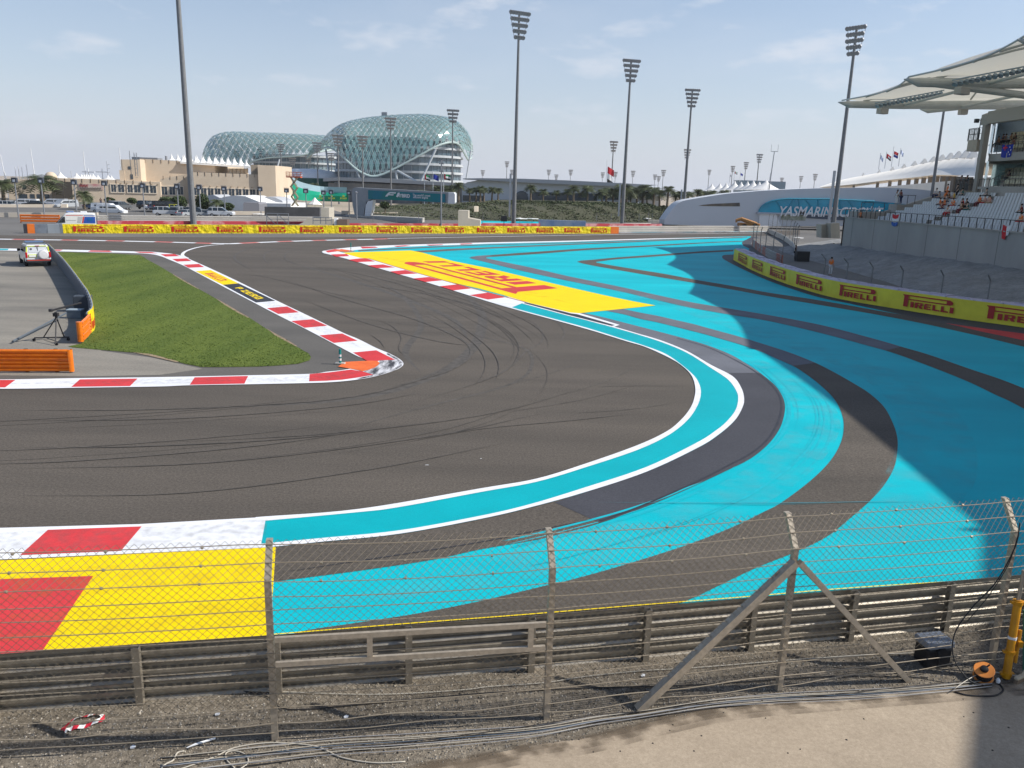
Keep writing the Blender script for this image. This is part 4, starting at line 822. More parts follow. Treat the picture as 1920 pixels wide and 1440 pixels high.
# ================================================================ FAR PIRELLI BARRIER
fb0, fb1 = G(45, 437.5, 0), G(1160, 438, 0)
fb = thing('banner_barrier', 'long yellow banner-covered barrier across the far side of the track', 'barrier', fb0.lerp(fb1, .5))
Lf = (fb1 - fb0).length; df = (fb1 - fb0).normalized(); nf = Vector((-df.y, df.x, 0)); af = math.atan2(df.y, df.x); FH = 1.18
def fpar(u):   # distance along the barrier for a photo column
    r = ray(u, 438); x0, y0 = fb0.x, fb0.y; k = (r.x * y0 - r.y * x0) / (r.y * df.x - r.x * df.y); return k
def seg(u0, u1, mm, nm, z0=0, z1=FH):
    d0, d1 = fpar(u0), fpar(u1); n = max(1, int((d1 - d0) / .6)); rows = []
    rr_ = random.Random(int(u0))
    jit = [rr_.uniform(-.03, .03) for _ in range(n + 1)]
    m = MB()
    f = [[fb0 + df * (d0 + (d1 - d0) * k / n) - nf * (.0 + (jit[k] if 0 < k < n else 0) * (1 if z not in (z0,) else .3)) + Vector((0, 0, z + (rr_.uniform(-.02, .02) if z == z1 else 0))) for k in range(n + 1)] for z in (z0, (z0 + z1) / 2, z1)]
    m.grid(f); m.grid([f[2], [p + nf * .8 + Vector((0, 0, -.01)) for p in f[2]]]); m.grid([[p + nf * .8 for p in f[0]], [p + nf * .8 for p in f[2]]])
    m.quad(f[0][0], f[2][0], f[2][0] + nf * .8, f[0][0] + nf * .8); m.quad(f[0][-1], f[2][-1], f[2][-1] + nf * .8, f[0][-1] + nf * .8)
    m.build(nm, mm, fb); return d0, d1
seg(45, 52, mat('banner_dark', (.04, .04, .05), .6), 'banner_panel'); seg(52.3, 66, BANO, 'banner_panel'); seg(66.3, 90, BANG, 'banner_panel'); seg(90.3, 113, mat('banner_lightgrey', (.27, .30, .33), .5), 'banner_panel'); seg(113.3, 118.5, BANG, 'banner_panel')
logos = [(138, 195), (233, 288), (322, 372), (408, 458), (486, 535), (563, 607), (636, 678), (705, 745), (771, 809), (834, 870), (894, 929), (951, 984), (1005, 1037), (1057, 1087)]
logos = [(138, 195), (233, 288), (322, 372), (407, 455), (486, 535), (563, 606.5), (636, 678), (706, 745), (771.5, 809), (835, 869.5), (894.5, 928), (951, 984), (1006, 1037), (1058, 1087), (1108, 1137)]
edges = [118.8] + [b + 2.5 if i % 1 == 0 else b for i, (a, b) in enumerate(logos)]
prev = 118.8
for i, (a, b) in enumerate(logos):
    nx = logos[i + 1][0] if i + 1 < len(logos) else 1144
    cut1 = b + (nx - b) * .15; cut2 = b + (nx - b) * .72 if i + 1 < len(logos) else 1144.6
    seg(prev, cut1, BANY, 'banner_panel')
    if i + 1 < len(logos): seg(cut1 + .25, cut2, BANY, 'banner_panel'); prev = cut2 + .25
    else: seg(cut1 + .25, 1144.6, BANY, 'banner_panel')
    m = MB(); d0, d1 = fpar(a), fpar(b)
    m2 = []
    for pl in pirelli(): m.poly([fb0 + df * (d0 + (d1 - d0) * x) - nf * .045 + Vector((0, 0, .22 + .74 * y / .36)) for x, y in pl])
    m.build('banner_lettering', BANR, fb)
seg(1145, 1160, BANO, 'banner_panel')

# ================================================================ RIGHT BARRIER (blocks wrapped in a yellow sheet)
RB = [(1375, 487.5), (1392, 497), (1410, 506.7), (1443, 520.8), (1490, 537.5), (1565, 558.7), (1662, 576), (1790, 596.5), (1920, 614.5), (2080, 640), (2300, 676)]
rbp = resample(gs(RB), .9); Lr = plen(rbp); RH = 1.28
rb = thing('banner_barrier', 'shaded curving barrier of padded blocks in front of the grandstand', 'barrier', rbp[len(rbp) // 2])
def rbn(i): t = (rbp[min(i + 1, len(rbp) - 1)] - rbp[max(i - 1, 0)]).normalized(); return Vector((-t.y, t.x, 0)), t
m = MB(); m.grid([[p + rbn(i)[0] * 0 + Vector((0, 0, z)) for i, p in enumerate(rbp)] for z in (0, .6, RH)])
fr = [rbp[0] + Matrix.Rotation(0, 3, 'Z') @ (rbn(0)[0] * (-1) * 0) for _ in (0,)]
m.grid([[rbp[0] + rbn(0)[0] * k + rbn(0)[1] * (-.35 * math.sin(math.pi * k / 1.3)) + Vector((0, 0, z)) for k in (0, .3, .65, 1.0, 1.3)] for z in (0, RH)])
m.build('banner_sheet', mat('banner_yellow_plain', (.78, .70, .06), .55, (.66, .58, .05), .6), rb)
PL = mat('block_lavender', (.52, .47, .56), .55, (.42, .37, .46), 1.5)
rb_r = random.Random(9)
i = 0
while i < len(rbp) - 2:
    n0, t0 = rbn(i); n1, t1 = rbn(i + 2); p, q = rbp[i], rbp[i + 2]; hh = RH + rb_r.uniform(.02, .10)
    m = MB(); e = .03
    rows = []
    for (pp, n_, k) in ((p, n0, e), (q, n1, -e)):
        t = t0; rows.append([pp + t * k + n_ * .14 + Vector((0, 0, .02)), pp + t * k + n_ * .10 + Vector((0, 0, hh - .09)), pp + t * k + n_ * .18 + Vector((0, 0, hh)), pp + t * k + n_ * 1.18 + Vector((0, 0, hh)), pp + t * k + n_ * 1.28 + Vector((0, 0, hh - .1)), pp + t * k + n_ * 1.28 + Vector((0, 0, .02))])
    m.grid(rows, close=True); m.face([len(m.v) - 12 + k for k in range(6)]); m.face([len(m.v) - 6 + k for k in range(6)])
    m.build('block', PL, rb)
    m = MB(); c = (p + q) / 2 + n0 * .55 + Vector((0, 0, hh + .035)); a = math.atan2(t0.y, t0.x); m.box(c, (1.1, .06, .05), a + .35 * (1 if (i // 2) % 2 else -1)); m.build('strap', PL, rb)
    i += 2
def rpar(u):
    best = None; d = 0
    for a, b in zip(rbp, rbp[1:]):
        ua = 0
        for k in range(5):
            p = a.lerp(b, k / 5); v = p - Vector((0, 0, CH)); uu = 960 + F * v.dot(RT) / v.dot(FW)
            e = abs(uu - u)
            if best is None or e < best[0]: best = (e, d + (b - a).length * k / 5)
        d += (b - a).length
    return best[1]
for (a, b) in ((1385, 1400), (1411, 1429.5), (1444, 1471.5), (1492.5, 1540), (1574.5, 1640), (1693.5, 1785), (1852, 1978), (2080, 2250)):
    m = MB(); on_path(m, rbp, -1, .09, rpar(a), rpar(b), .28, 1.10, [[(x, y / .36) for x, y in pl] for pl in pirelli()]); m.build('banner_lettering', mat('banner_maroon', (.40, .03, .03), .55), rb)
sheet('red_paint_wedge', [gp([(1772, 606), (1850, 617), (1920, 626), (2200, 672), (2200, 720), (1920, 638.5), (1840, 622)])], RED, .0125)
# catch fence posts behind it
cf2 = thing('catch_fence', 'shaded bent-topped fence posts behind the curving banner barrier', 'fence', rbp[len(rbp) // 2] + Vector((0, 3, 0)))
cpost = []
for (ut, vt) in ((1500.5, 455), (1542, 472), (1594, 481), (1651, 492), (1728, 502), (1822, 513), (1945, 526), (2110, 545)):
    d = rpar(ut - 3); c, t = polyline_at(rbp, d); n_ = Vector((-t.y, t.x, 0)); c = c + n_ * 2.0; cpost.append((c, n_))
for c, n_ in cpost:
    m = MB(); m.tube(c, c + Vector((0, 0, 2.45)), .05, n=6, cap=False); m.tube(c + Vector((0, 0, 2.45)), c + Vector((0, 0, 2.85)) - n_ * .4, .05, n=6); m.build('fence_post', STEELD, cf2)
for h in (1.6, 2.0, 2.4):
    m = MB(); m.path([c + Vector((0, 0, h)) for c, n_ in cpost], .008, 4, cap=False); m.build('fence_wire', STEELD, cf2)
# service road behind, and stony bank up to the grandstand wall
sheet('back_road', [gp([(1412, 447), (1600, 441), (1640, 470), (1700, 520), (1960, 585), (2300, 660), (2300, 710), (1960, 600), (1600, 545), (1480, 520), (1400, 480)])], ASPH_FAR, .0125)
toe = [Vector((58, 150, 0)), Vector((45, 131, 0)), Vector((37.5, 118, 0)), Vector((35.5, 105, 0)), Vector((34.8, 90, 0)), Vector((34.2, 78, 0)), Vector((33.4, 68, 0)), Vector((33.2, 60, 0)), Vector((33.8, 50, 0)), Vector((34.5, 44, 0)), Vector((35, 36, 0)), Vector((35.5, 20, 0))]
wal = [Vector((60, 145, .6)), Vector((50, 122, 1.0)), Vector((43, 112, 1.3)), Vector((41.3, 105, 1.6)), Vector((41.3, 95, 1.75)), Vector((41.3, 85, 1.95)), Vector((41.3, 75, 2.15)), Vector((41.3, 65, 2.3)), Vector((40, 52, 2.4)), Vector((38.5, 40, 2.4)), Vector((37, 28, 2.4)), Vector((36, 15, 2.4))]
rk = random.Random(2); m = MB(); rows = []
for k in range(9):
    rr2 = []
    ta, wa = spline(toe, 8), spline(wal, 8)
    for a, b in zip(ta, wa):
        p = a.lerp(b, k / 8); rr2.append(p + Vector((rk.uniform(-.1, .1), rk.uniform(-.1, .1), (rk.uniform(-.06, .12) if k else .0) + .02 * (k == 0))))
    rows.append(rr2)
m.grid(rows); struct('stone_bank', m, STONE, smooth=False)

# ================================================================ FLOODLIGHT MASTS
def lamp_head(t, w, sc=1.0, rows=(8, 7, 6, 5, 4), yaw=0.0, parts=True):
    """five tiers of round floodlights on crossarms at w (top of the mast)"""
    R = Matrix.Rotation(yaw, 3, 'Z'); mf = MB()
    for r, n in enumerate(rows):
        z = -r * 1.22 * sc; W = n * .62 * sc; ml = MB()
        mf.box(w + Vector((0, 0, z)), (W, .12 * sc, .10 * sc), yaw)
        for k in range(n):
            x = (k - (n - 1) / 2) * .62 * sc; c = w + R @ Vector((x, -.28 * sc, z - .02))
            ml.lathe(c, [(.16 * sc, -.40 * sc), (.38 * sc, -.22 * sc), (.48 * sc, .15 * sc), (.46 * sc, .2 * sc), (.02, .12 * sc)], 8, R @ Vector((0, -.85, -.5)))
        ml.build('floodlight_row', LAMPM, t)
    mf.tube(w + Vector((0, 0, -5.2 * sc)), w + Vector((0, 0, .3)), .14 * sc, n=6)
    for s in (-1, 1): mf.tube(w + R @ Vector((s * rows[0] * .28 * sc, 0, 0)), w + R @ Vector((s * rows[-1] * .28 * sc, 0, -4.9 * sc)), .05 * sc, n=4)
    mf.build('lamp_frame', STEELD, t)
def mast(x, y, h, label, r0=.42, r1=.17, yaw=0, group='floodlight masts round the circuit', head=True, box=False, z0=0, sc=1.0, rows=(8, 7, 6, 5, 4), lean=0):
    t = thing('floodlight_mast', label, 'light mast', (x, y, z0), group); p = Vector((x, y, z0))
    m = MB(); m.path([p + Vector((lean * h * k, 0, h * k)) for k in (0, .33, .66, 1)], [lerp(r0, r1, k) for k in (0, .33, .66, 1)], 12); m.lathe(p, [(r0 * 1.6, 0), (r0 * 1.6, .06), (r0, .08)], 12); m.build('pole', STEELD, t, smooth=False)
    if head: lamp_head(t, p + Vector((lean * h, 0, h)), sc, rows, yaw)
    if box:
        m = MB(); m.box(p + Vector((-r0 - .35, -.1, 4.6)), (.16, .5, 9.2)); m.build('ladder_guard', mat('guard_pale', (.46, .47, .48), .5), t)
    return t
p = G(363, 421); mast(p.x, p.y, 46, 'tallest thick mast rising out of the picture left of the hotel', .52, .30, box=False, lean=-.006)
p = G(963, 423)
t = mast(p.x, p.y, 40.2, 'tall floodlight mast right of the glass hotel, nearest the middle', .46, .2, yaw=.5, box=False, sc=.9)
m = MB(); m.box(Vector((p.x - .9, p.y - .2, 6.0)), (.35, .5, 8.5)); m.build('ladder_guard', mat('guard_pale', (.46, .47, .48), .5), t)
p = G(1166, 420); t = mast(p.x, p.y, 35.6, 'floodlight mast behind the palms, second right of the hotel', .46, .2, yaw=.3, sc=.85)
m = MB(); m.box(Vector((p.x - .9, p.y - .2, 5.5)), (.35, .5, 7.5)); m.build('ladder_guard', mat('guard_pale', (.46, .47, .48), .5), t)
p = G(1280, 415); t = mast(p.x, p.y, 33.2, 'floodlight mast in front of the left end of the white curved wall', .44, .2, yaw=.1, sc=.8)
m = MB(); m.box(Vector((p.x - .9, p.y - .2, 4.5)), (.35, .5, 7.5)); m.build('ladder_guard', mat('guard_pale', (.46, .47, .48), .5), t)
q5 = AT(1614, 52, 168); t = mast(q5.x - .9, 168, q5.z, 'floodlight mast rising behind the stand terrace beside the roof tip', .5, .24, yaw=-.9, sc=.95, rows=(7, 6, 6, 5, 4), lean=.004)
m = MB(); m.box(Vector((q5.x - 1.9, 167.8, 7)), (.4, .5, 11)); m.build('ladder_guard', mat('guard_pale', (.46, .47, .48), .5), t)
q6_ = AT(1777, 206, 185); mast(q6_.x - .8, 185, q6_.z, 'slim floodlight mast seen below the grandstand roof', .42, .24, sc=.45, rows=(2,), yaw=-1.2)
def far_mast(u, v, Y, label, rows=(7, 6, 5, 4), sc=.9, yaw=.3):
    q = AT(u, v, Y); return mast(q.x, Y, q.z, label, .34, .18, yaw, sc=sc, rows=rows)
for u, v, H_, lb in ((849, 207, 31, 'floodlight mast in front of the right end of the glass hotel'), (732, 222, 30, 'floodlight mast in front of the middle of the glass hotel'), (679, 256, 24, 'floodlight mast in front of the low curve of the hotel shell'),
                 (633, 254, 24, 'pale floodlight mast at the saddle between the two hotel lobes'), (594, 268, 24, 'floodlight mast before the left lobe, closest to the saddle'), (526, 271, 26, 'floodlight mast before the hotel floors above the scissor lift'), (489, 280, 26, 'floodlight mast behind the beige tower end, before the left lobe'),
                 (443, 284, 25, 'floodlight head showing over the white tent peaks, middle of the left lobe'), (396, 288, 24, 'floodlight head showing over the white tent peaks at the far left of the lobe'), (621, 288, 23, 'distant small floodlight mast seen under the hotel bridge arch'), (578, 291, 22, 'distant small floodlight mast left of the hotel bridge arch'), (548, 297, 20, 'distant floodlight mast directly behind the scissor lift platform')):
    Y = (H_ - CH) / (ray(u, v).z / ray(u, v).y); far_mast(u, v, Y, lb)
fm_ = [(905, 320, 'far mast over the white terminal roof, just right of the hotel'), (950.5, 303.5, 'taller far mast left of the middle floodlight mast'), (960, 319, 'far mast half hidden by the middle floodlight mast'), (1029, 319, 'far mast over the terminal roof, first right of the middle mast'), (1043, 328, 'lowest far mast over the terminal roof, second right of the middle mast'), (1070, 319, 'far mast over the terminal roof, third right of the middle mast'),
       (1130, 324, 'far mast just left of the big flag'), (1150.6, 266, 'tall far mast rising beside the big flag'), (1154, 323, 'far mast behind the tall mast beside the big flag'), (1187, 321, 'far mast over the palms right of the second tall mast'), (1228, 328, 'far mast over the palms, left of a close pair'), (1235, 331, 'lower far mast of the close pair over the palms'), (1244, 319.6, 'far mast rising just right of the close pair over the palms'),
       (1330, 319, 'far mast over the palms left of the small flags'), (1374, 312, 'far mast left of the two small flags'), (1399, 305, 'far mast right of the two small flags'), (1424, 290, 'tallest far mast behind the white curved wall'), (1502, 331, 'far mast right of the square tower'), (1528.5, 327, 'far mast beside the tip of the long tent roof'), (1466, 334, 'far lamp cluster on top of the square grey tower'), (1288.5, 281, 'far mast almost hidden behind the pole by the white wall')]
for u, v, lb in fm_:
    H_ = 26; Y = min(900, (H_ - CH) / (ray(u, v).z / ray(u, v).y)); far_mast(u, v, Y, lb, rows=(6, 5, 4, 3), sc=.9 if Y < 700 else 1.2)

# small square-headed car park lamps
SQ = mat('lamp_box', (.05, .06, .08), .3)
for k, (u, v, vb) in enumerate([(32, 339, 402), (81, 340, 404), (142, 343, 404), (198, 345, 404), (269, 349, 404), (333, 350.5, 405), (374, 352, 405), (420, 354.5, 405), (487, 355.5, 402), (536, 358, 402), (572, 359, 408), (605, 362, 406), (619, 361, 402), (652, 362, 404)]):
    b = G(u + 3, vb + 6); q = AT(u, v, b.y); t = thing('car_park_lamp', '%s square-headed lamp post along the car park' % nth(k), 'lamp post', b, 'square-headed lamp posts along the car park')
    m = MB(); m.tube(b, Vector((b.x, b.y, q.z)), .13, .09, 8); m.build('pole', LAMPM, t)
    m = MB(); m.bbox(Vector((b.x, b.y, q.z + .1)), (.95, .5, .85), .05); m.build('lamp_box', SQ, t)
    m = MB(); m.box(Vector((b.x, b.y - .27, q.z + .02)), (.42, .04, .42)); m.build('lamp_lens', WHITEM, t)
    m = MB(); m.box(Vector((b.x, b.y, q.z + .62)), (1.0, .55, .07)); m.build('lamp_hood', LAMPM, t)
for (u, v, vb, lb) in ((669, 360, 415, 'short grey lamp column left of the footbridge'), (827, 300, 425, 'thin grey pole with twin lamps before the footbridge'), (1455, 380, 413, 'short lamp column before the planted bank')):
    if vb == 413: u, v = 1194, 380
    b = G(u, vb); q = AT(u, v, b.y); t = thing('lamp_column', lb, 'lamp post', b)
    m = MB(); m.tube(b, Vector((b.x, b.y, q.z)), .16, .12, 8); m.build('pole', LAMPM, t)
    m = MB()
    if vb == 425:
        for dz in (0, -1.4):
            for s in (-1, 1): m.bbox(Vector((b.x + s * .3, b.y, q.z + dz - .6)), (.3, .3, .3), .03)
    else: m.lathe(Vector((b.x, b.y - .1, q.z - .1)), [(.1, -.2), (.26, -.1), (.26, .12), (.05, .25)], 10)
    m.build('lamp_head', LAMPM, t)

# ================================================================ GLASS HOTEL
GRIDM = mat('grid_shell_steel', (.42, .52, .50), .5, (.36, .45, .44), .05)
PANEL = bpy.data.materials.new('grid_shell_glass'); PANEL.use_nodes = True; pt_ = PANEL.node_tree; pb = pt_.nodes['Principled BSDF']
pb.inputs['Base Color'].default_value = (.20, .36, .35, 1); pb.inputs['Roughness'].default_value = .16; pb.inputs['Specular IOR Level'].default_value = .9; pb.inputs['Alpha'].default_value = .66; pb.inputs['Metallic'].default_value = .35
MATS['grid_shell_glass'] = PANEL
BG = mat('hotel_glass', (.06, .10, .13), .08, (.16, .22, .25), .11, detail=2, spec=.8, stretch=(1, 1, .6))
SLAB = mat('hotel_slab', (.46, .49, .51), .5)
hotel = thing('hotel_building', 'curved glass grid-shell hotel of two lobes behind the track', 'hotel', (0, 430, 0))
def interp(tab, x):
    if x <= tab[0][0]: return tab[0][1]
    for (a, b), (c, d) in zip(tab, tab[1:]):
        if x <= c:
            t = (x - a) / (c - a); return b + (d - b) * t
    return tab[-1][1]
def smooth_tab(tab): return [(p.x, p.y) for p in spline(tab, 6)]
def shell(nm, top, bot, us, Yc, D, NJ, seed):
    top, bot = smooth_tab(top), smooth_tab(bot); rows = []; n = len(us) - 1
    for i, u in enumerate(us):
        yc = Yc(u); T = AT(u, interp(top, u), yc); B = AT(u, interp(bot, u), yc - D(u)); zt, zb = T.z, max(1.0, B.z); d = D(u); row = []
        if zb > zt - .5: zb = zt - .5
        for j in range(NJ + 1):
            th = math.pi * .92 * j / NJ
            k = math.sin(th) if th < math.pi / 2 else math.sin(th)
            zz = zb + (zt - zb) * (max(0, k) ** .82)
            yy = yc - d * math.cos(th)
            row.append(Vector((T.x * (1 + (yy - yc) / yc * .35), yy, zz)))
        rows.append(row)
    NI = n; rr_ = random.Random(seed)
    mg = MB(); mg.keep = True; mp_ = MB(); mp_.keep = True
    for i in range(NI):
        for j in range(NJ):
            if (i + j) % 2 == 0: a, b = rows[i][j], rows[i + 1][j + 1]
            else: a, b = rows[i + 1][j], rows[i][j + 1]
            if (a - b).length > .01 : mg.tube(a, b, .17, n=4, cap=False)
    for i in range(NI - 1):
        for j in range(1, NJ):
            if (i + j) % 2 == 1:
                P = [rows[i][j], rows[i + 1][j - 1], rows[i + 2][j], rows[i + 1][j + 1]]; c = sum(P, Vector()) / 4
                nn = (P[2] - P[0]).cross(P[3] - P[1]);
                if nn.length < 1e-4: continue
                nn.normalize()
                if nn.y > 0: nn = -nn
                tl = rr_.uniform(-.35, .35); Q = [c + (p_ - c) * .86 + nn * (.35 + tl * (1 if k in (0, 1) else -1) * .5) for k, p_ in enumerate(P)]
                mp_.quad(*Q)
    mg.path([r[0] for r in rows], .45, 6)
    mg.build(nm, GRIDM, hotel); mp_.build('shell_glazing', PANEL, hotel); return rows
topR = [(578, 292), (585, 280), (600, 268), (620, 251), (640, 236), (665, 227), (700, 220.5), (740, 217), (780, 215.5), (815, 217.5), (845, 223), (866, 236), (879, 253), (886, 272)]
botR = [(578, 297), (585, 290), (600, 283), (615, 277.5), (630, 277), (645, 283), (660, 295), (685, 318), (705, 329), (720, 330), (740, 323), (770, 307), (800, 290), (815, 281), (835, 271), (852, 267), (864, 270), (872, 283), (880, 300), (886, 296)]
usR = [578 + (886 - 578) * k / 58 for k in range(59)]
shell('grid_shell', topR, botR, usR, lambda u: 400 + (u - 740) * .06 + max(0, 660 - u) * .7, lambda u: 34 * max(.12, 1 - abs((u - 745) / 150) ** 5), 24, 4)
topL = [(380, 305), (383, 285), (392, 266), (405, 254), (425, 248), (450, 247.5), (480, 249), (520, 250.5), (560, 252), (600, 254), (640, 259)]
botL = [(380, 312), (388, 335), (405, 350), (440, 345), (470, 318), (490, 305), (520, 297), (550, 295), (575, 293), (600, 288), (640, 280)]
usL = [380 + (640 - 380) * k / 44 for k in range(45)]
shell('grid_shell', topL, botL, usL, lambda u: 500, lambda u: 36 * max(.12, 1 - abs((u - 520) / 143) ** 5), 20, 5)
def floors(u0, u1, Yc, ry, zs, ztop, nm='hotel_floors'):
    a, b = AT(u0, 340, Yc), AT(u1, 340, Yc); cx = (a.x + b.x) / 2; rx = (b.x - a.x) / 2
    def ring(k, z, n=56): return [Vector((cx + rx * k * math.copysign(abs(math.cos(q)) ** .8, math.cos(q)), Yc + ry * k * math.sin(q), z)) for q in [2 * math.pi * i / n for i in range(n)]]
    m = MB(); m.grid([ring(.955, 0), ring(.955, ztop)], close=True); m.build('glass_wall', BG, hotel)
    for z in zs:
        m = MB(); m.grid([ring(.96, z), ring(1.0, z), ring(1.0, z + 1.0), ring(.96, z + 1.0)], close=True); m.build('floor_slab', SLAB, hotel)
    m = MB()
    for p_, q_ in zip(ring(.962, 0), ring(.962, ztop)): m.box(((p_ + q_) / 2), (.18, .18, ztop))
    m.build('mullions', mat('mullion', (.30, .34, .37), .5), hotel)
floors(630, 868, 396, 24, [5.5 + 3.55 * k for k in range(7)], 27)
floors(478, 640, 500, 24, [6 + 3.8 * k for k in range(5)], 22.5)
def vcol(u0, v0, u1, v1, Y0, Y1, r=.45):
    m = MB(); m.tube(AT(u0, v0, Y0), AT(u1, v1, Y1), r, r, 8); m.build('slanting_column', SLAB, hotel)
for c in ((817, 280, 787, 345, 363, 360), (658, 295, 677, 340, 372, 366), (688, 318, 680, 334, 368, 366), (745, 320, 786, 343, 366, 360), (883, 282, 874, 336, 385, 382, .35), (611, 280, 619, 340, 400, 396), (632, 300, 628, 340, 400, 396), (524, 299, 514, 336, 462, 458), (742, 323, 744, 336, 366, 366)): vcol(*c)
m = MB(); m.box(AT(721, 219, 400) + Vector((0, 0, 1)), (2.5, 2, 2)); m.tube(AT(721, 219, 400), AT(721, 215, 400), .2, n=5); m.build('roof_beacon', LAMPM, hotel)
# hotel podium roof and round white pavilion
pod = thing('podium_building', 'low grey-roofed podium in front of the hotel', 'building', (0, 350, 0))
a, b = AT(603, 350, 352), AT(905, 372, 320)
m = MB(); z1 = 5.6
m.prism([AT(606, 340, 352), AT(640, 338.5, 346), AT(800, 346, 335), AT(905, 352, 322), AT(905, 352, 322) + Vector((4, 30, 0)), AT(606, 340, 352) + Vector((-4, 26, 0))], (0, 0, 1.3)); m.build('roof_slab', mat('podium_roof', (.30, .33, .36), .5), pod)
m = MB(); m.prism([Vector((p_.x, p_.y + 3, 0)) for p_ in (AT(612, 340, 352), AT(640, 338.5, 346), AT(800, 346, 335), AT(895, 352, 324))] + [Vector((AT(895, 352, 324).x, 350, 0)), Vector((AT(612, 340, 352).x, 372, 0))], (0, 0, 7.5)); m.build('walls', mat('podium_wall', (.10, .11, .12), .5, (.2, .2, .2), .2), pod)
pav = thing('pavilion', 'white rounded pavilion between the green wall and the hotel', 'building', AT(560, 345, 380))
c = AT(566, 345, 380); m = MB(); m.lathe(Vector((c.x, c.y + 12, 0)), [(17, 0), (17, 8), (16, 10.5), (12, 12.6), (6, 13.4), (0, 13.6)], 36); m.build('shell', WHITEM, pav, smooth=True)
m = MB(); 
for k in range(6, 22): m.quad(*[Vector((c.x + 17.15 * math.cos(q), c.y + 12 + 17.15 * math.sin(q), z)) for q, z in ((-math.pi * (.02 + k / 36), 4.0), (-math.pi * (.02 + (k + 1) / 36), 4.0), (-math.pi * (.02 + (k + 1) / 36), 9.3), (-math.pi * (.02 + k / 36), 9.3))])
m.build('curved_window', mat('window_green', (.01, .09, .07), .2), pav)
# green curved hoarding with watchmaker name
GRN = mat('hoarding_green', (.0, .32, .19), .5, (.0, .26, .16), .1)
hd = thing('hoarding', 'sweeping green curved hoarding with yellow lettering', 'hoarding', AT(590, 365, 300))
hp = spline([AT(514, 340, 252), AT(540, 350, 256), AT(562, 362, 266), AT(600, 366, 285), AT(650, 368, 285)], 6)
hb = spline([AT(516, 343, 252), AT(532, 362, 256), AT(560, 375, 266), AT(600, 377, 285), AT(650, 378, 285)], 6)
ht = spline([AT(514, 337.5, 252), AT(543, 340, 256), AT(562, 352, 266), AT(600, 360, 285), AT(650, 362, 285)], 6)
m = MB(); m.grid([hb, [p_ + Vector((0, -1.0, 0)) for p_ in hp], ht, [p_ + Vector((0, 3, 0)) for p_ in ht], [p_ + Vector((0, 3, 0)) for p_ in hb]]); m.build('hoarding_panel', GRN, hd)
m = MB(); m.grid([[p_ + Vector((0, .5, 0)) for p_ in ht[6:]], [p_ + Vector((0, .5, 1.9)) for p_ in ht[6:]]]); m.build('glass_parapet', mat('glass_pale', (.30, .42, .48), .15), hd)
YL = mat('lettering_yellow', (.75, .72, .05), .5)
for u in (600.5, 622, 644):
    c = AT(u, 372, 283.2); text_polys('ROLEX', .72, .02, M=frame(c, (1, 0, 0), (0, 0, 1)), mat_=YL, parent=hd)
    m = MB(); c = AT(u, 367.5, 283.2)
    m.poly([c + Vector((x, 0, z)) for x, z in ((-.3, -.3), (.3, -.3), (.45, .35), (.2, .0), (0, .45), (-.2, .0), (-.45, .35))]); m.build('crown_mark', YL, hd)

# ================================================================ FOOTBRIDGE
BRG = mat('bridge_grey', (.30, .32, .34), .55, (.26, .28, .30), .6)
br_ = thing('footbridge', 'grey cantilevered footbridge with a green advertising banner', 'footbridge', G(690, 408))
Yb0, Yb1 = 178.0, 158.0
def BP(u, v): return PL_(u, v, 172.0, 750, -.6)
def bslab(px, depth, mm, nm, off=0):
    m = MB(); P = [BP(*p_) + Vector((0, -off, 0)) for p_ in px]; m.prism(P, (0, depth, 0)); return m.build(nm, mm, br_)
bslab([(665, 351.5), (850, 361), (852, 362.5), (852, 382), (720, 373), (696, 374), (687, 378), (684, 390), (681, 408), (666, 408), (661, 385), (659.5, 360), (661, 354)], 5.0, BRG, 'bridge_frame')
bslab([(841, 360.5), (851, 361), (853, 364), (853, 380), (850, 382.5), (840, 381.5)], 5.1, WHITEM, 'bridge_end', .12)
bslab([(700, 375.5), (697, 395), (690, 412), (683, 412), (686, 385), (690, 377)], 3.5, WHITEM, 'support_leg', .15)
bslab([(690.5, 356.5), (835, 364), (835, 379.5), (690.5, 373)], .1, mat('banner_teal', (.0, .17, .24), .5, (.0, .20, .16), .12, ramp=(.4, .6)), 'banner', .22)
ba, bb_ = BP(690.5, 365), BP(835, 372); bdir = (bb_ - ba).normalized(); nb_ = Vector((0, -.36, 0))
def btext(u, v, s, size, bold=.02, shear=0):
    c = BP(u, v) + nb_; text_polys(s, size, bold, shear, M=frame(c, bdir, (0, 0, 1) - 0 * bdir) if False else frame(c, bdir, (bdir.cross(Vector((0, 1, 0)))) * -1 if bdir.cross(Vector((0, 1, 0))).z < 0 else bdir.cross(Vector((0, 1, 0)))), mat_=WHITEM, parent=br_)
m = MB()
def bq(px): m.poly([BP(*p_) + nb_ for p_ in px])
bq([(722.5, 368.3), (728, 361.5), (731, 360), (744, 360.6), (742, 363), (732.5, 362.6), (730, 364), (739.5, 364.5), (737.5, 366.5), (729, 366), (727, 368.5)]); bq([(743, 369), (746.2, 361.2), (750, 361.2), (747, 369.2)])
m.build('banner_emblem', WHITEM, br_)
btext(757, 367.3, 'HYBRID', .95, .035); btext(790.5, 366.4, "The world's most", .62, .01); btext(789, 370.2, 'efficient engine', .62, .01)
m = MB(); c0, c1 = BP(658, 408), BP(790, 404); m.prism([Vector((c0.x - 1, c0.y - 1.5, 0)), Vector((c1.x, c1.y - 1.5, 0)), Vector((c1.x, c1.y + 6, 0)), Vector((c0.x - 1, c0.y + 6, 0))], (0, 0, .9)); m.build('plinth', mat('concrete_pale', (.42, .41, .38), .8), br_)

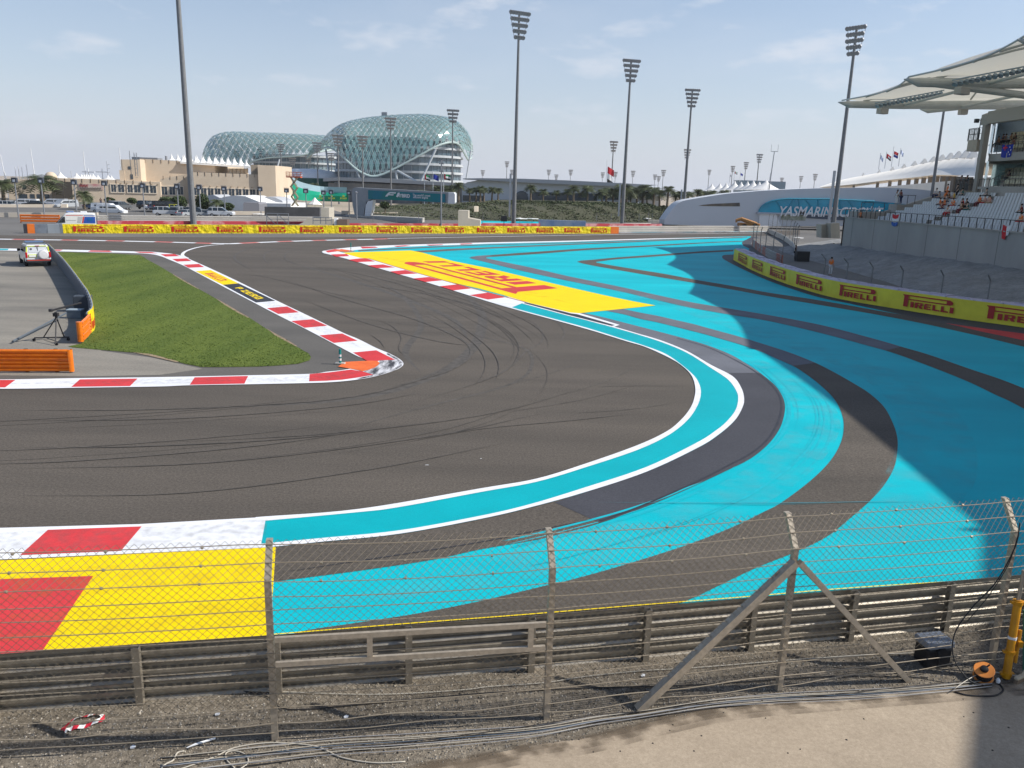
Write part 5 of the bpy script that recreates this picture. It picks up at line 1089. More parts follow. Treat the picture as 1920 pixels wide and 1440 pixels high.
# ================================================================ BEIGE CLUB BUILDING (left)
YB = 214.0
def W(u, v, Y=YB): return PL_(u, v, Y, 330, .42)
def hz(u): return 352.0 + (u - 960) * .0276
def block(par, u0, u1, vt, Y, depth, m_, nm='wall', z0=0, vt1=None):
    a, b = W(u0, vt, Y), W(u1, vt if vt1 is None else vt1, Y); m = MB()
    pts = [Vector((a.x, a.y, z0)), Vector((b.x, b.y, z0)), b, a]
    m.prism(pts, (0, depth, 0)); return m.build(nm, m_, par)
def win(par, u0, u1, v0, v1, Y, nm='window', mm=None, fr=True):
    a, b = W(u0, v1, Y), W(u1, v0, Y); c = (a + b) / 2; rz_ = math.atan2(b.y - a.y, b.x - a.x); w_, h_ = math.hypot(b.x - a.x, b.y - a.y), b.z - a.z; R_z = Matrix.Rotation(rz_, 3, 'Z')
    bxl = lambda m, x, y, z, d: m.box(c + R_z @ Vector((x, y, z)), d, rz_)
    m = MB(); bxl(m, 0, -.02, 0, (w_, .12, h_)); o = m.build(nm, mm or GLASSD, par)
    if fr:
        m = MB()
        for s in (-1, 1): bxl(m, s * (w_ / 2 + .09), -.06, 0, (.18, .22, h_ + .3))
        bxl(m, 0, -.07, h_ / 2 + .08, (w_ + .4, .25, .18)); bxl(m, 0, -.07, -h_ / 2 - .08, (w_ + .4, .25, .18)); bxl(m, 0, -.05, 0, (.07, .12, h_))
        m.build('window_frame', BEIGE2, o)
    return o
club = thing('club_building', 'sand-coloured flat-roofed club building behind the car park', 'building', W(330, 385))
block(club, 262, 402, 297.5, YB + 6, 24, BEIGE, 'tower_block', vt1=306); block(club, 226, 262, 299, YB + 3.5, 20, BEIGE, 'tower_block')
block(club, 223.5, 232, 319, YB + 3.2, 8, BEIGE, 'tower_block')
block(club, 96, 300, 333.5, YB, 18, BEIGE, 'wall', vt1=341.5); block(club, 300, 352, 336, YB + .6, 18, BEIGE, 'wall', vt1=326)
block(club, 352, 492, 322.5, YB - 2, 22, BEIGE, 'wall', vt1=327.5); block(club, 483, 516, 309.5, YB - 2.8, 16, BEIGE, 'end_tower', vt1=310.5)
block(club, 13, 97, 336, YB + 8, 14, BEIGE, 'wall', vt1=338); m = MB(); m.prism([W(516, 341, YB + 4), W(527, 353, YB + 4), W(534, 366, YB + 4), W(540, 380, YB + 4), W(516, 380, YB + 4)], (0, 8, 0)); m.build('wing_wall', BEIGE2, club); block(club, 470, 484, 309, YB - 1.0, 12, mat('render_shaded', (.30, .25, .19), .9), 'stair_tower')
for u in (210, 226.5, 240, 254, 267, 281.5, 289): pass
for a, b in ((209, 217), (222, 232), (240, 248), (252, 263), (268, 278), (282, 292)): win(club, a, b, 346 + (a - 209) * .028, 360 + (a - 209) * .028, YB)
for k, a in enumerate((303, 318, 333)): win(club, a, a + 10, 350, 365, YB + .6)
for k in range(10): a = 364 + k * 13.1; win(club, a, a + 9.5, 352.4 + k * .35, 366 + k * .35, YB - 2)
for a, b, c, d in ((240.5, 246, 312, 317.5), (245, 249, 327, 336)): win(club, a, b, c, d, YB + 3.5, fr=False)
for a, b, c, d in ((98, 118, 339, 374), (122, 134, 341, 372)): win(club, a, b, c, d, YB, 'dark_recess', mat('recess_dark', (.07, .06, .05), .7), False)
for a in (36, 43, 57, 70, 84): win(club, a, a + 8, 364, 372, YB + 8, fr=False)
win(club, 44, 49, 347, 354, YB + 8, fr=False)
# crenel-like slots, spouts and roof plant
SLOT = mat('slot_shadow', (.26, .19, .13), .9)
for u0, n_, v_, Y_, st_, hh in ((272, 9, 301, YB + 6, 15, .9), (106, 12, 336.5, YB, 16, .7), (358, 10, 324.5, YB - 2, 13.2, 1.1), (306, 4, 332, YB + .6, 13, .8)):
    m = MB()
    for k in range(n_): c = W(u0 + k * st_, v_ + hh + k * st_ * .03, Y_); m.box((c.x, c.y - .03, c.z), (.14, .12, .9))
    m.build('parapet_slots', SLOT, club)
for k in range(10):
    c = W(367 + k * 13.1, 348.5 + k * .35, YB - 2); m = MB(); m.box((c.x + .3, c.y - .4, c.z), (.16, .9, .16)); m.build('water_spout', TRUNK, club)
for k in range(8):
    c = W(214 + k * 11.5 if k else 152, 343.5 + k * .3, YB); m = MB(); m.box((c.x + .3, c.y - .4, c.z), (.16, .9, .16)); m.build('water_spout', TRUNK, club)
m = MB(); c = W(276, 296, YB + 10); m.box((c.x, c.y + 2, c.z - .5), (5, 3, 1.2)); m.box((c.x - 4, c.y + 3, c.z - .4), (2, 2, 1.2)); m.tube((c.x + 5, c.y, c.z - 1), (c.x + 5, c.y, c.z + .6), .3); m.build('roof_plant', LAMPM, club)
m = MB(); c = W(88, 338, YB + 14); m.lathe((c.x, c.y + 2, c.z - .9), [(1.55, 0), (1.55, 1.2), (1.45, 2.0), (1.1, 2.6), (.6, 2.95), (0, 3.05)], 24); m.build('dome', BEIGE, club, smooth=True)
# signboard on the wall: faded red and grey writing
m = MB(); a, b = W(148, 355.5), W(192.5, 345.5); m.box(((a.x + b.x) / 2, (a.y + b.y) / 2 - .08, (a.z + b.z) / 2), (math.hypot(b.x - a.x, b.y - a.y), .1, b.z - a.z), math.atan2(b.y - a.y, b.x - a.x)); m.build('signboard', mat('sign_faded', (.50, .44, .38), .7, (.46, .20, .20), .25, ramp=(.45, .6)), club)
m = MB(); m2_ = MB()
for k in range(11): c = W(150.5 + k * 1.45, 348.3, YB); m.box((c.x, c.y - .22, c.z), (.13, .04, .75), rot=Matrix.Rotation(.35 * (-1) ** k, 3, 'Y'))
for k in range(26): c = W(151 + k * 1.55, 353.4 + (k % 3) * .25, YB); m2_.box((c.x, c.y - .22, c.z), (.14, .04, .34 + .2 * (k % 2)))
m.build('faded_script', mat('sign_red', (.42, .08, .08), .6), club); m2_.build('faded_script', mat('sign_grey', (.2, .16, .14), .6), club)
# roof terrace canopy with a row of white cones
can = thing('tent_canopy', 'row of white cone peaks over the roof terrace of the club building', 'canopy', W(390, 310, YB + 9))
m = MB(); a, b = W(338, 308, YB + 5), W(470, 313, YB + 5)
m.prism([W(338, 303.5, YB + 5), W(470, 313, YB + 5), W(470, 315, YB + 5), W(338, 306.5, YB + 5)], (0, 11, 0)); m.build('canopy_edge', TENT, can)
def cone(mb, c, r, h, n=8):
    prof = [(r, 0), (r * .55, h * .18), (r * .28, h * .45), (r * .10, h * .8), (r * .03, h)]
    mb.lathe(c, prof, n)
for row, (yo, n_, u0, u1, v0, v1) in enumerate(((6.2, 11, 343, 462, 303.5, 311.5), (11, 12, 322, 452, 300.5, 308))):
    for k in range(n_):
        u = lerp(u0, u1, k / (n_ - 1)); c = W(u, lerp(v0, v1, k / (n_ - 1)), YB + yo); m = MB(); cone(m, c, 1.15, 1.75); m.build('cone_peak', TENT, can)
for k in range(5): m = MB(); c = W(432 + k * 7.3, 316, YB + 8); m.tube(Vector((c.x, c.y, W(432, 326, YB).z)), c, .55, n=8); m.build('canopy_column', BEIGE2, can)
# small cones behind the left wall
for k, (u, v0, v1, r) in enumerate(((114, 335.5, 323, 2.0), (144.5, 335, 324.5, 1.5), (153.5, 334.5, 326.5, .9), (158, 334.5, 326.7, .9), (162, 334.5, 326.5, .9), (166, 334.5, 326.7, .9), (170, 335, 326.6, .9), (175, 335.5, 326.5, 1.4), (184, 336, 328, 1.0), (203, 336.5, 328.5, 1.3), (209.5, 337, 329, 1.0))):
    c = W(u, v0 + 1, YB + 20); h_ = W(u, v1, YB + 20).z - c.z; m = MB(); cone(m, c, r * 1.6, h_, 10); m.tube(Vector((c.x, c.y, 0)), c, .1, n=5)
    tag(m.build('tent_peak', TENT), '%s white tent peak behind the left wing of the sand-coloured building' % nth(k), 'tent', 'white tent peaks behind the left wing')
# yacht masts, aerials
for k, (u, v, lean, lb) in enumerate(((1, 290, .1, 'yacht mast at the left edge'), (57, 278, .06, 'tall leaning yacht mast over the dome'), (49, 308, .03, 'short white mast left of the dome'), (110, 308, 0, 'thin mast right of the dome'), (156, 284, .01, 'tall yacht mast over the small tent peaks'), (200, 302, 0, 'ladder-like aerial over the small tent peaks'), (223.5, 277.5, 0, 'tall mast at the corner of the club tower'), (28, 313, 0, 'left of a trio of tiny masts near the left edge'), (34, 312, 0, 'middle of a trio of tiny masts near the left edge'), (40.5, 313, 0, 'right of a trio of tiny masts near the left edge'), (8, 322, .25, 'slanting rigged mast at the left edge'), (133, 320, 0, 'tiny mast left of the small tent peaks'))):
    q = AT(u, v, 250); m = MB(); m.tube((q.x - lean * q.z * -1 * .8, 250, 0), q, .16, .10, 6)
    if k == 5:
        for z in range(6): m.box((q.x + .4, 250, q.z - 1 - z * 1.1), (.9, .1, .12))
    tag(m.build('boat_mast', WHITEM), lb, 'mast')
for u, lb in ((165, 'radar crossarm mast left of the ladder aerial'), (191, 'twin radar crossarm mast beside the ladder aerial')):
    q = AT(u, 316, 250); m = MB(); m.tube((q.x, 250, 0), q, .14, n=6); m.box(q + Vector((0, 0, -1)), (3.6, .3, .25)); m.box(q + Vector((0, 0, -3)), (2.4, .3, .22)); tag(m.build('radar_mast', WHITEM), lb, 'mast')
q = W(248, 283, YB + 3); m = MB()
for dx, h_ in ((-.5, 0), (.6, -.4), (1.2, -.4)): m.tube((q.x + dx, q.y - .5, W(248, 330).z), (q.x + dx, q.y - .5, q.z + h_), .09, n=5)
for k in range(7): m.box((q.x + .9, q.y - .5, q.z - 1 - k * 1.1), (.6, .08, .08))
tag(m.build('aerial_mast', LAMPM), 'lattice aerial mast against the club tower', 'aerial')

# ================================================================ TREES
def leafy(mb, c, r, n, sz, rr_, flat=1.0):
    for _ in range(n):
        while True:
            d = Vector((rr_.uniform(-1, 1), rr_.uniform(-1, 1), rr_.uniform(-1, 1)))
            if .25 < d.length <= 1: break
        p_ = Vector(c) + Vector((d.x * r[0], d.y * r[1], d.z * r[2])); a = Vector((rr_.uniform(-1, 1), rr_.uniform(-1, 1), rr_.uniform(-.6, .6))).normalized() * sz; b = Vector((rr_.uniform(-1, 1), rr_.uniform(-1, 1), rr_.uniform(-1, 1))).normalized() * sz * .6
        mb.quad(p_ - a, p_ - b * .6, p_ + a, p_ + b)
def palm_meshes(seed, h, spread, n, droop):
    rr_ = random.Random(seed); tr = MB(); cr_ = MB(); cr_.keep = True
    lean = rr_.uniform(-.25, .25)
    tr.path([(0, 0, 0), (lean * .3, 0, h * .4), (lean, .05, h)], [.30, .22, .19], 8)
    tr.lathe((lean, .05, h - .6), [(.19, 0), (.34, .35), (.22, .8)], 8)
    top = Vector((lean, .05, h + .1))
    for k in range(n):
        az = 6.283 * k / n + rr_.uniform(-.2, .2); el = rr_.uniform(-.75, 1.25); Lf_ = spread * rr_.uniform(.8, 1.1); d = Vector((math.cos(az), math.sin(az), 0)); pts = []
        for q in range(6):
            s = q / 5; pts.append(top + d * (Lf_ * s * math.cos(el) * (1 - .12 * s)) + Vector((0, 0, Lf_ * (math.sin(el) * s - droop * s * s))))
        side = Vector((-d.y, d.x, 0))
        for q in range(5):
            a, b = pts[q], pts[q + 1]; wv_ = Lf_ * (.13 + .20 * math.sin(math.pi * (q + .8) / 6))
            for sgn in (-1, 1):
                for e in range(2):
                    s0 = a.lerp(b, e / 2); s1 = a.lerp(b, (e + .62) / 2); tip = s1 + side * sgn * wv_ + Vector((0, 0, -wv_ * .45)) + d * wv_ * .5
                    cr_.face([cr_.pt(s0), cr_.pt(s1), cr_.pt(tip)])
    return tr.mesh('trunk', TRUNK), cr_.mesh('crown', LEAF2)
PALMS = [palm_meshes(s, 1.0 * 6.2, 2.7, 48, .62) for s in (1, 2, 3)]
FANS = [palm_meshes(s + 10, 6.0, 2.0, 60, .45) for s in (1, 2)]
def palm(u, vtop, Y, label, kind=0, z0=None, ground=0.0, group='palm row before the white terminal', scale=None):
    q = AT(u, vtop, Y); h = q.z - ground; tm, cm = (PALMS + FANS)[kind]; full = 6.2 + 2.2
    s = scale or h / full; t = thing('palm_tree', label, 'palm', (q.x, Y, ground), group); t.rotation_euler = (0, 0, u * .7)
    a = bpy.data.objects.new('trunk', tm); b = bpy.data.objects.new('crown', cm)
    for o in (a, b): COL.objects.link(o); o.parent = t
    t.scale = (s * 1.65, s * 1.65, s); return t
prow = [(860, 339), (881, 352), (893, 350), (901, 347), (908, 351), (923, 349), (934.5, 351), (996, 344), (1019, 353), (1044, 356), (1065, 353), (1076.5, 345), (1103, 346), (1130, 354), (1138, 350), (1151, 351), (1165, 343), (1177, 343), (1184, 357), (1196, 350), (1207, 344), (1215, 359), (1228, 349), (1239, 355), (1254, 345), (1268, 358), (1277, 357), (1291, 358), (1309, 352), (1322, 356), (1334, 356), (1359, 355), (1373, 361)]
rp = random.Random(4)
for k, (u, v) in enumerate(prow):
    Y = rp.uniform(226, 246) if u > 960 else rp.uniform(236, 250)
    if u > 1300: Y = rp.uniform(240, 262)
    palm(u, v - 5, Y, ('%s palm of the row in front of the low white building' % nth(k)) if k < 30 else ['palm near the tent roofs, third from the right end of the row', 'bushy palm second from the right end of the row', 'palm at the right end of the row above the white wall'][k - 30], kind=rp.choice((3, 4)) if u < 1080 else rp.choice((0, 1, 2, 3)), ground=3.0)
for u, v, lb in ((789, 348, 'leftmost palm behind the footbridge banner'), (804, 349, 'second palm behind the footbridge banner'), (822, 339, 'taller palm behind the footbridge banner, left of the twin-lamp pole'), (841, 337, 'palm by the right end of the hotel, behind the footbridge')):
    palm(u, v, 262, lb, 3, group='palms behind the footbridge')
palm(589, 336, 330, 'lone palm before the round white pavilion', 4, group=None)
_p = palm(75, 326, 196, 'large date palm before the domed building', 0, group=None); _p.scale = (2.2, 2.2, 1.05)
_p = palm(2, 338, 196, 'date palm cut by the left edge', 1, group=None); _p.scale = (2.0, 2.0, .9)
palm(156, 366, 176, 'short bushy palm beside the white vans', 2, group=None, scale=.62)
palm(404, 375, 172, 'short palm in the hedge by the parked cars', 1, group=None, scale=.5)
# clipped topiary shrubs and bushes
def bush(u0, u1, v0, v1, Y, label, name='bush', trunk=False, n=420, sz=.28, mm=None):
    a, b = AT(u0, v1, Y), AT(u1, v0, Y); c = (a + b) / 2; t = thing(name, label, name, (c.x, Y, 0)); rr_ = random.Random(int(u0 * 7)); m = MB(); m.keep = True
    r = ((b.x - a.x) / 2, (b.x - a.x) / 2.4, (b.z - a.z) / 2)
    for _ in range(4): cc = Vector((c.x + rr_.uniform(-.35, .35) * r[0], Y, c.z + rr_.uniform(-.25, .25) * r[2])); leafy(m, cc, [x * .72 for x in r], n // 4, sz, rr_)
    leafy(m, (c.x, Y, c.z), [x * .9 for x in r], n // 2, sz, rr_)
    m.build('crown', mm or LEAF, t)
    m = MB(); m.tube((c.x, Y, 0), (c.x, Y, c.z), .16, .1, 6)
    for q in range(4): m.tube((c.x, Y, max(.2, c.z - r[2])), (c.x + math.cos(q * 1.6) * r[0] * .6, Y + math.sin(q * 1.6) * r[1] * .6, c.z + r[2] * .2), .08, .03, 5)
    m.build('trunk', TRUNK, t); return t
bush(158, 174, 367, 379, 198, 'clipped box-shaped tree right of the short palm', 'topiary', n=900); bush(195, 215, 370, 380.5, 198, 'clipped box-shaped tree in the middle of the beige wall', 'topiary', n=900); bush(238, 256, 370.5, 381.5, 198, 'clipped box-shaped tree nearest the parked dark cars', 'topiary', n=900)
bush(296, 330, 368, 386, 182, 'dark leafy tree behind the yellow car', 'tree', n=1000); bush(322, 352, 366, 392, 176, 'dark leafy tree left of the tallest mast', 'tree', n=1200); bush(364, 392, 362, 397, 172, 'dark leafy tree right of the tallest mast', 'tree', n=1500); bush(414, 440, 380, 396, 170, 'low dark bush at the right end of the parked cars', 'bush', n=800)
bush(712, 732, 377, 392, 190, 'bush under the left end of the footbridge banner', 'bush', n=700)
# planted bank
rr_ = random.Random(8)
def bankz(u, f): return 0
bt = [G(700, 412), G(860, 413), G(960, 415), G(1060, 416), G(1160, 417), G(1230, 417), G(1262, 412)]
bk = [AT(700, 389, 225), AT(860, 384, 225), AT(935, 379, 222), AT(1060, 381, 222), AT(1160, 382, 222), AT(1220, 386, 222), AT(1262, 392, 222)]
a_, b_ = spline(bt, 6), spline(bk, 6)
m = MB(); m.grid([[p_.lerp(q_, k / 6) + Vector((0, 0, .8 * math.sin(k / 6 * 3.14))) for p_, q_ in zip(a_, b_)] for k in range(7)] + [[Vector((p_.x, p_.y + 50, p_.z)) for p_ in b_]]); struct('planted_bank', m, mat('bank_soil', (.07, .07, .04), .9))
m = MB(); m.keep = True
for _ in range(24000):
    k = rr_.random(); f = rr_.random() ** .8; i = int(k * (len(a_) - 1)); p_ = a_[i].lerp(b_[i], f).lerp(a_[min(i + 1, len(a_) - 1)].lerp(b_[min(i + 1, len(a_) - 1)], f), rr_.random()); h_ = .6 * math.sin(f * 3.14) + rr_.random() * (.35 + .3 * math.sin(i * 1.7 + f * 9))
    p_ = p_ + Vector((rr_.uniform(-.4, .4), rr_.uniform(-.5, .5), h_)); s_ = rr_.uniform(.14, .32); a = Vector((rr_.uniform(-1, 1), rr_.uniform(-1, 1), rr_.uniform(-.5, .5))).normalized() * s_; b = Vector((rr_.uniform(-1, 1), rr_.uniform(-1, 1), rr_.uniform(-1, 1))).normalized() * s_ * .6
    m.quad(p_ - a, p_ - b, p_ + a, p_ + b)
tag(m.build('shrubbery', mat('shrub_leaf', (.040, .056, .022), .7, (.105, .12, .055), .3)), 'dense low shrubs covering the bank below the palms', 'shrubs', kind='stuff')
m = MB(); m.keep = True; ha, hb_ = AT(955, 377, 222), AT(1218, 383, 222)
for k in range(5200):
    f = rr_.random(); c = ha.lerp(hb_, f); p_ = Vector((c.x, 221 + rr_.uniform(-1.3, 1.3), c.z - 1.5 + rr_.random() * 1.7)); a = Vector((rr_.uniform(-1, 1), rr_.uniform(-1, 1), rr_.uniform(-1, 1))).normalized() * .28; b = Vector((rr_.uniform(-1, 1), rr_.uniform(-1, 1), rr_.uniform(-1, 1))).normalized() * .2
    m.quad(p_ - a, p_ - b, p_ + a, p_ + b)
tag(m.build('hedge', LEAF), 'clipped dark hedge along the top of the planted bank', 'hedge')

# ================================================================ LOW WHITE TERMINAL, CURVED WALL
WH2 = mat('wall_white', (.60, .62, .65), .6, (.55, .57, .60), .05)
tm_ = thing('terminal_building', 'low white building with a thin sloping wing roof behind the palms', 'building', AT(1050, 370, 262))
YT = 266
m = MB(); m.prism([AT(868, 334.5, YT), AT(900, 334, YT), AT(980, 335, YT), AT(1060, 338, YT), AT(1140, 342, YT), AT(1235, 347, YT), AT(1200, 350, YT), AT(1120, 348, YT), AT(1040, 345, YT), AT(960, 341, YT), AT(900, 337.5, YT), AT(868, 336, YT)], (0, 16, 0)); m.build('wing_roof', mat('roof_grey', (.42, .43, .45), .5), tm_)
m = MB(); m.prism([AT(866, 352, YT + 2), AT(875, 342, YT + 2), AT(900, 337, YT + 2), AT(960, 341, YT + 2), AT(1040, 345, YT + 2), AT(1120, 348, YT + 2), AT(1200, 350, YT + 2), AT(1235, 352, YT + 2), AT(1235, 392, YT + 2), AT(866, 392, YT + 2)], (0, 12, 0)); m.build('wall', WH2, tm_)
for a, b in ((868, 908), (975, 990), (993, 1120), (1125, 1160)):
    m = MB(); p_, q_ = AT(a, 376 if a < 960 else 374, YT + 1.9), AT(b, 363 if a > 960 else 367, YT + 1.9); m.box(((p_.x + q_.x) / 2, YT + 1.9, (p_.z + q_.z) / 2), (q_.x - p_.x, .2, q_.z - p_.z)); m.build('window_band', GLASSD, tm_)
m = MB(); p_ = AT(978, 370, YT + 1.8)
for k in range(18): pass
m.lathe((p_.x, YT + 1.75, p_.z - .2), [(2.2, 0), (2.0, .12)], 24, (0, -1, 0)); m.build('round_window', GLASSD, tm_)
m = MB(); p_ = AT(1240, 378, YT - 2); m.prism([AT(1155, 364, YT - 2), AT(1300, 366, YT - 2), AT(1300, 369, YT - 2), AT(1155, 367, YT - 2)], (0, 8, 0)); m.build('lower_roof', WHITEM, tm_)
cw = thing('curved_wall_building', 'white curved building with a blue glass strip and the circuit name', 'building', AT(1450, 400, 186))
YW = 188.0
def WW(u, v, off=0): return AT(u, v, YW + (u - 1400) * .0 - off)
top_ = [(1246, 412), (1256, 398), (1266, 386), (1279, 377.5), (1302, 372.5), (1340, 366.5), (1365, 363), (1400, 360), (1428, 357.7), (1470, 355.5), (1511, 353.8), (1560, 352.6), (1640, 351.8), (1700, 353.5), (1766, 359.5), (1830, 368)]
bot_ = [(1830, 425), (1640, 424), (1420, 424), (1330, 423), (1246, 421)]
m = MB(); m.prism([WW(*p_) for p_ in [(q.x, q.y) for q in spline(top_, 3)] + bot_], (0, 7, 0)); m.build('wall', WH2, cw)
m = MB(); m.poly([WW(u, v, .06) for u, v in ((1309, 386), (1318, 384), (1335, 382.3), (1387, 380), (1387.5, 387), (1350, 386.8))]); m.build('slit_opening', mat('slit_view', (.24, .19, .13), .8, (.10, .09, .08), .8), cw)
TG = mat('glass_teal', (.0, .26, .40), .2, (.0, .36, .52), .25, spec=.6)
gp_ = [(1423, 399), (1423.5, 394), (1427.5, 387.5), (1436, 381), (1448, 376.3), (1465, 373.6), (1480, 372.5), (1552, 373), (1640, 377), (1700, 383), (1740, 392), (1700, 404), (1640, 403.5), (1500, 401)]
m = MB(); m.poly([WW(u, v, .35) for u, v in gp_]); m.build('blue_glass', TG, cw)
m = MB(); P = [WW(u, v, .40) for u, v in gp_[:9]]; m.path(P, .16, 5); 
for u, v0, u1, v1 in ((1455, 375, 1470, 400), (1490, 373, 1472, 398), (1510, 373, 1530, 400), (1560, 374, 1545, 398), (1590, 375, 1610, 401), (1625, 377, 1610, 400), (1575, 374, 1577, 401), (1534, 373, 1536, 400), (1498, 373, 1499, 399)): m.tube(WW(u, v0, .45), WW(u1, v1, .45), .13, n=4)
m.build('glass_frame', mat('frame_teal', (.03, .28, .40), .5), cw)
m = MB(); m.prism([WW(1420, 398, .9), WW(1640, 403.5, .9), WW(1700, 405, .9), WW(1700, 407, .9), WW(1640, 405.8, .9), WW(1420, 400.8, .9)], (0, 1.2, 0)); m.build('ledge', mat('ledge_grey', (.42, .45, .50), .5), cw)
xd = (WW(1640, 403.5) - WW(1440, 400)).normalized(); up_ = Vector((0, 0, 1)) - xd * xd.z
a, b = WW(1458, 396, .95), WW(1652, 399, .95); c = (a + b) / 2
o = text_polys('YASMARINACIRCUIT', 3.0, .05, .25, M=frame(c + Vector((0, 0, -.1)), xd, up_), mat_=WHITEM, parent=cw)
xs = [v.co.x for v in o.data.vertices]; w0 = max(xs) - min(xs); cx = (max(xs) + min(xs)) / 2; kx = (b.x - a.x) / w0
for v in o.data.vertices: v.co.x = cx + (v.co.x - cx) * kx
# arabic name above, drawn as strokes
m = MB()
def arab(u, v, pts, r=.10): m.path([WW(u + x, v - y, 1.0) for x, y in pts], r, 4)
arab(1570, 391, [(0, 0), (3, -2), (8, -2.2), (10, 0), (12, -1.8), (14, 0), (16, -1.8), (18, 0), (21, -1.8), (26, -1.8)]); arab(1598, 391, [(0, -1), (3, -3), (6, -1.5), (6, 1)]); arab(1606, 391, [(0, -1.5), (5, -1.5), (6, 1), (8, -1.5), (11, -1.5), (12, 1), (14, -1.5)]); arab(1624, 391, [(0, -1.5), (4, -1.8), (6, 0), (8, -1.8), (11, 4)]); arab(1640, 391, [(0, -1.5), (6, -1.8), (9, 4)])
m.build('script_lettering', WHITEM, cw)
m = MB(); m.prism([WW(1424, 401, .5), WW(1455, 401, .5), WW(1462, 418, .5), WW(1466, 424, .5), WW(1424, 424, .5)], (0, 1, 0)); m.build('pier', WHITEM, cw)
m = MB(); m.quad(WW(1466, 402, .2), WW(1510, 403, .2), WW(1510, 413.5, .2), WW(1464, 412, .2)); m.build('lower_glazing', mat('glazing_green', (.16, .20, .15), .2, (.45, .48, .42), .9), cw)
m = MB(); m.quad(WW(1512, 403, .2), WW(1600, 406, .2), WW(1600, 414, .2), WW(1512, 409, .2)); m.build('lower_recess', mat('recess_blue', (.10, .13, .19), .6), cw)

# far tent roofs
for k, (u, vp, w_) in enumerate(((1335, 345, 10), (1350, 344, 10), (1362, 343.5, 10), (1378, 339.5, 14), (1390, 341, 12), (1402, 340, 14), (1413, 338.5, 16), (1424, 341, 14), (1437, 337.5, 26))):
    Y = 380 - k * 9; pk = AT(u, vp, Y); bz = AT(u, 356, Y).z; hw = (AT(u + w_, vp, Y).x - pk.x); m = MB(); n_ = 12; rows = []
    for q in range(5):
        s = q / 4; rr = hw * (1 - s) ** 1.6 + .15; rows.append([Vector((pk.x + rr * math.cos(6.283 * i / n_) * 1.15, Y + rr * math.sin(6.283 * i / n_) * .8, bz + (pk.z - bz) * s)) for i in range(n_)])
    m.grid(rows, close=True); tag(m.build('tent_roof', TENT, smooth=True), '%s cream tent roof behind the palms and white wall' % nth(k), 'tent', 'cream tent roofs behind the white wall')
m = MB(); a = AT(1447, 340, 395); b = AT(1472, 356, 395); m.box(((a.x + b.x) / 2, 400, a.z / 2), (b.x - a.x, 10, a.z)); tag(m.build('tower_block', mat('tower_blue', (.22, .30, .36), .4)), 'square blue-grey tower behind the cream tent roofs', 'building')
m = MB(); a = AT(1390, 337.5, 430); b = AT(1440, 346, 430); m.box(((a.x + b.x) / 2, 440, a.z / 2), (b.x - a.x, 8, a.z)); tag(m.build('roof_block', mat('tower_blue', (.22, .30, .36), .4)), 'dark flat building top between the cream tent peaks', 'building')
# goalpost-like aerial
b = G(1441, 424); q = AT(1452, 284, b.y); m = MB(); m.tube((q.x - .8, b.y, 0), q, .16, .10, 6); m.box(q + Vector((0, 0, 0)), (1.7, .12, .12)); 
for s in (-1, 1): m.tube(q + Vector((s * .82, 0, 0)), q + Vector((s * .82, 0, 1.6)), .04, n=4)
m.tube((q.x - 1.4, b.y + .3, 0), q + Vector((-.3, .3, -5)), .04, n=4)
tag(m.build('aerial_mast', LAMPM), 'tall mast with a forked top before the blue glass strip', 'aerial')
# long tensile grandstand roof in the distance
gt = thing('grandstand', 'distant grandstand under a long cream tent roof with rows of peaks', 'grandstand', AT(1680, 370, 330))
TC = mat('tent_cream', (.80, .77, .71), .6, (.74, .71, .65), .1)
NB = 16
def YG(u): return lerp(552, 203, (u - 1540) / 250)
lo = spline([(1538, 351), (1600, 345.5), (1660, 338), (1720, 332), (1760, 328), (1835, 331)], 8); hi = spline([(1538, 350), (1575, 338), (1620, 329), (1680, 318), (1740, 305), (1800, 296), (1835, 296)], 8)
tl, th_ = [(p_.x, p_.y) for p_ in lo], [(p_.x, p_.y) for p_ in hi]
R1, R2, R3 = [], [], []
for k in range(61):
    u = 1538 + (1832 - 1538) * k / 60; Y = YG(u); R1.append(AT(u, interp(tl, u), Y)); q = AT(u, interp(th_, u), Y + lerp(140, 60, k / 60)); R3.append(q); R2.append(R1[-1].lerp(q, .5) + Vector((0, 0, -.7)))
m = MB(); m.grid([R1, R2, R3, [p_ + Vector((9, -2.6, -5)) for p_ in R3]]); m.grid([R1, [p_ + Vector((9.6, -2.8, .2)) for p_ in R1]]); m.build('tent_roof', TC, gt, smooth=True)
for k in range(13):
    m = MB(); t_ = (k / 12) ** .62; u = lerp(1562, 1825, t_); Y = YG(u) + lerp(140, 60, (u - 1538) / 294); c = AT(u, interp(th_, u), Y); w_ = (AT(u + lerp(5, 11, t_), 300, Y).x - c.x); h_ = lerp(1.9, 2.1, t_)
    m.prism([c + Vector((-w_, 0, -.1)), c + Vector((w_, 0, -.1)), c + Vector((w_ * .15, 0, h_)), c + Vector((-w_ * .15, 0, h_))], (.3, 1.2, -.1)); m.build('ridge_peak', TENT, gt)
for k in range(15):
    m = MB(); t_ = (k / 14) ** .6; u = lerp(1600, 1815, t_); Y = YG(u) + 10; a = AT(u, 356, Y); b = AT(u, interp(tl, u) + 2, Y); w_ = (AT(u + lerp(2, 4.5, t_), 350, Y).x - a.x) ; m.box(((a.x), Y, (b.z) / 2), (w_ * 2, 1.5, b.z)); m.build('rear_pier', mat('pier_brown', (.20, .17, .14), .8), gt)
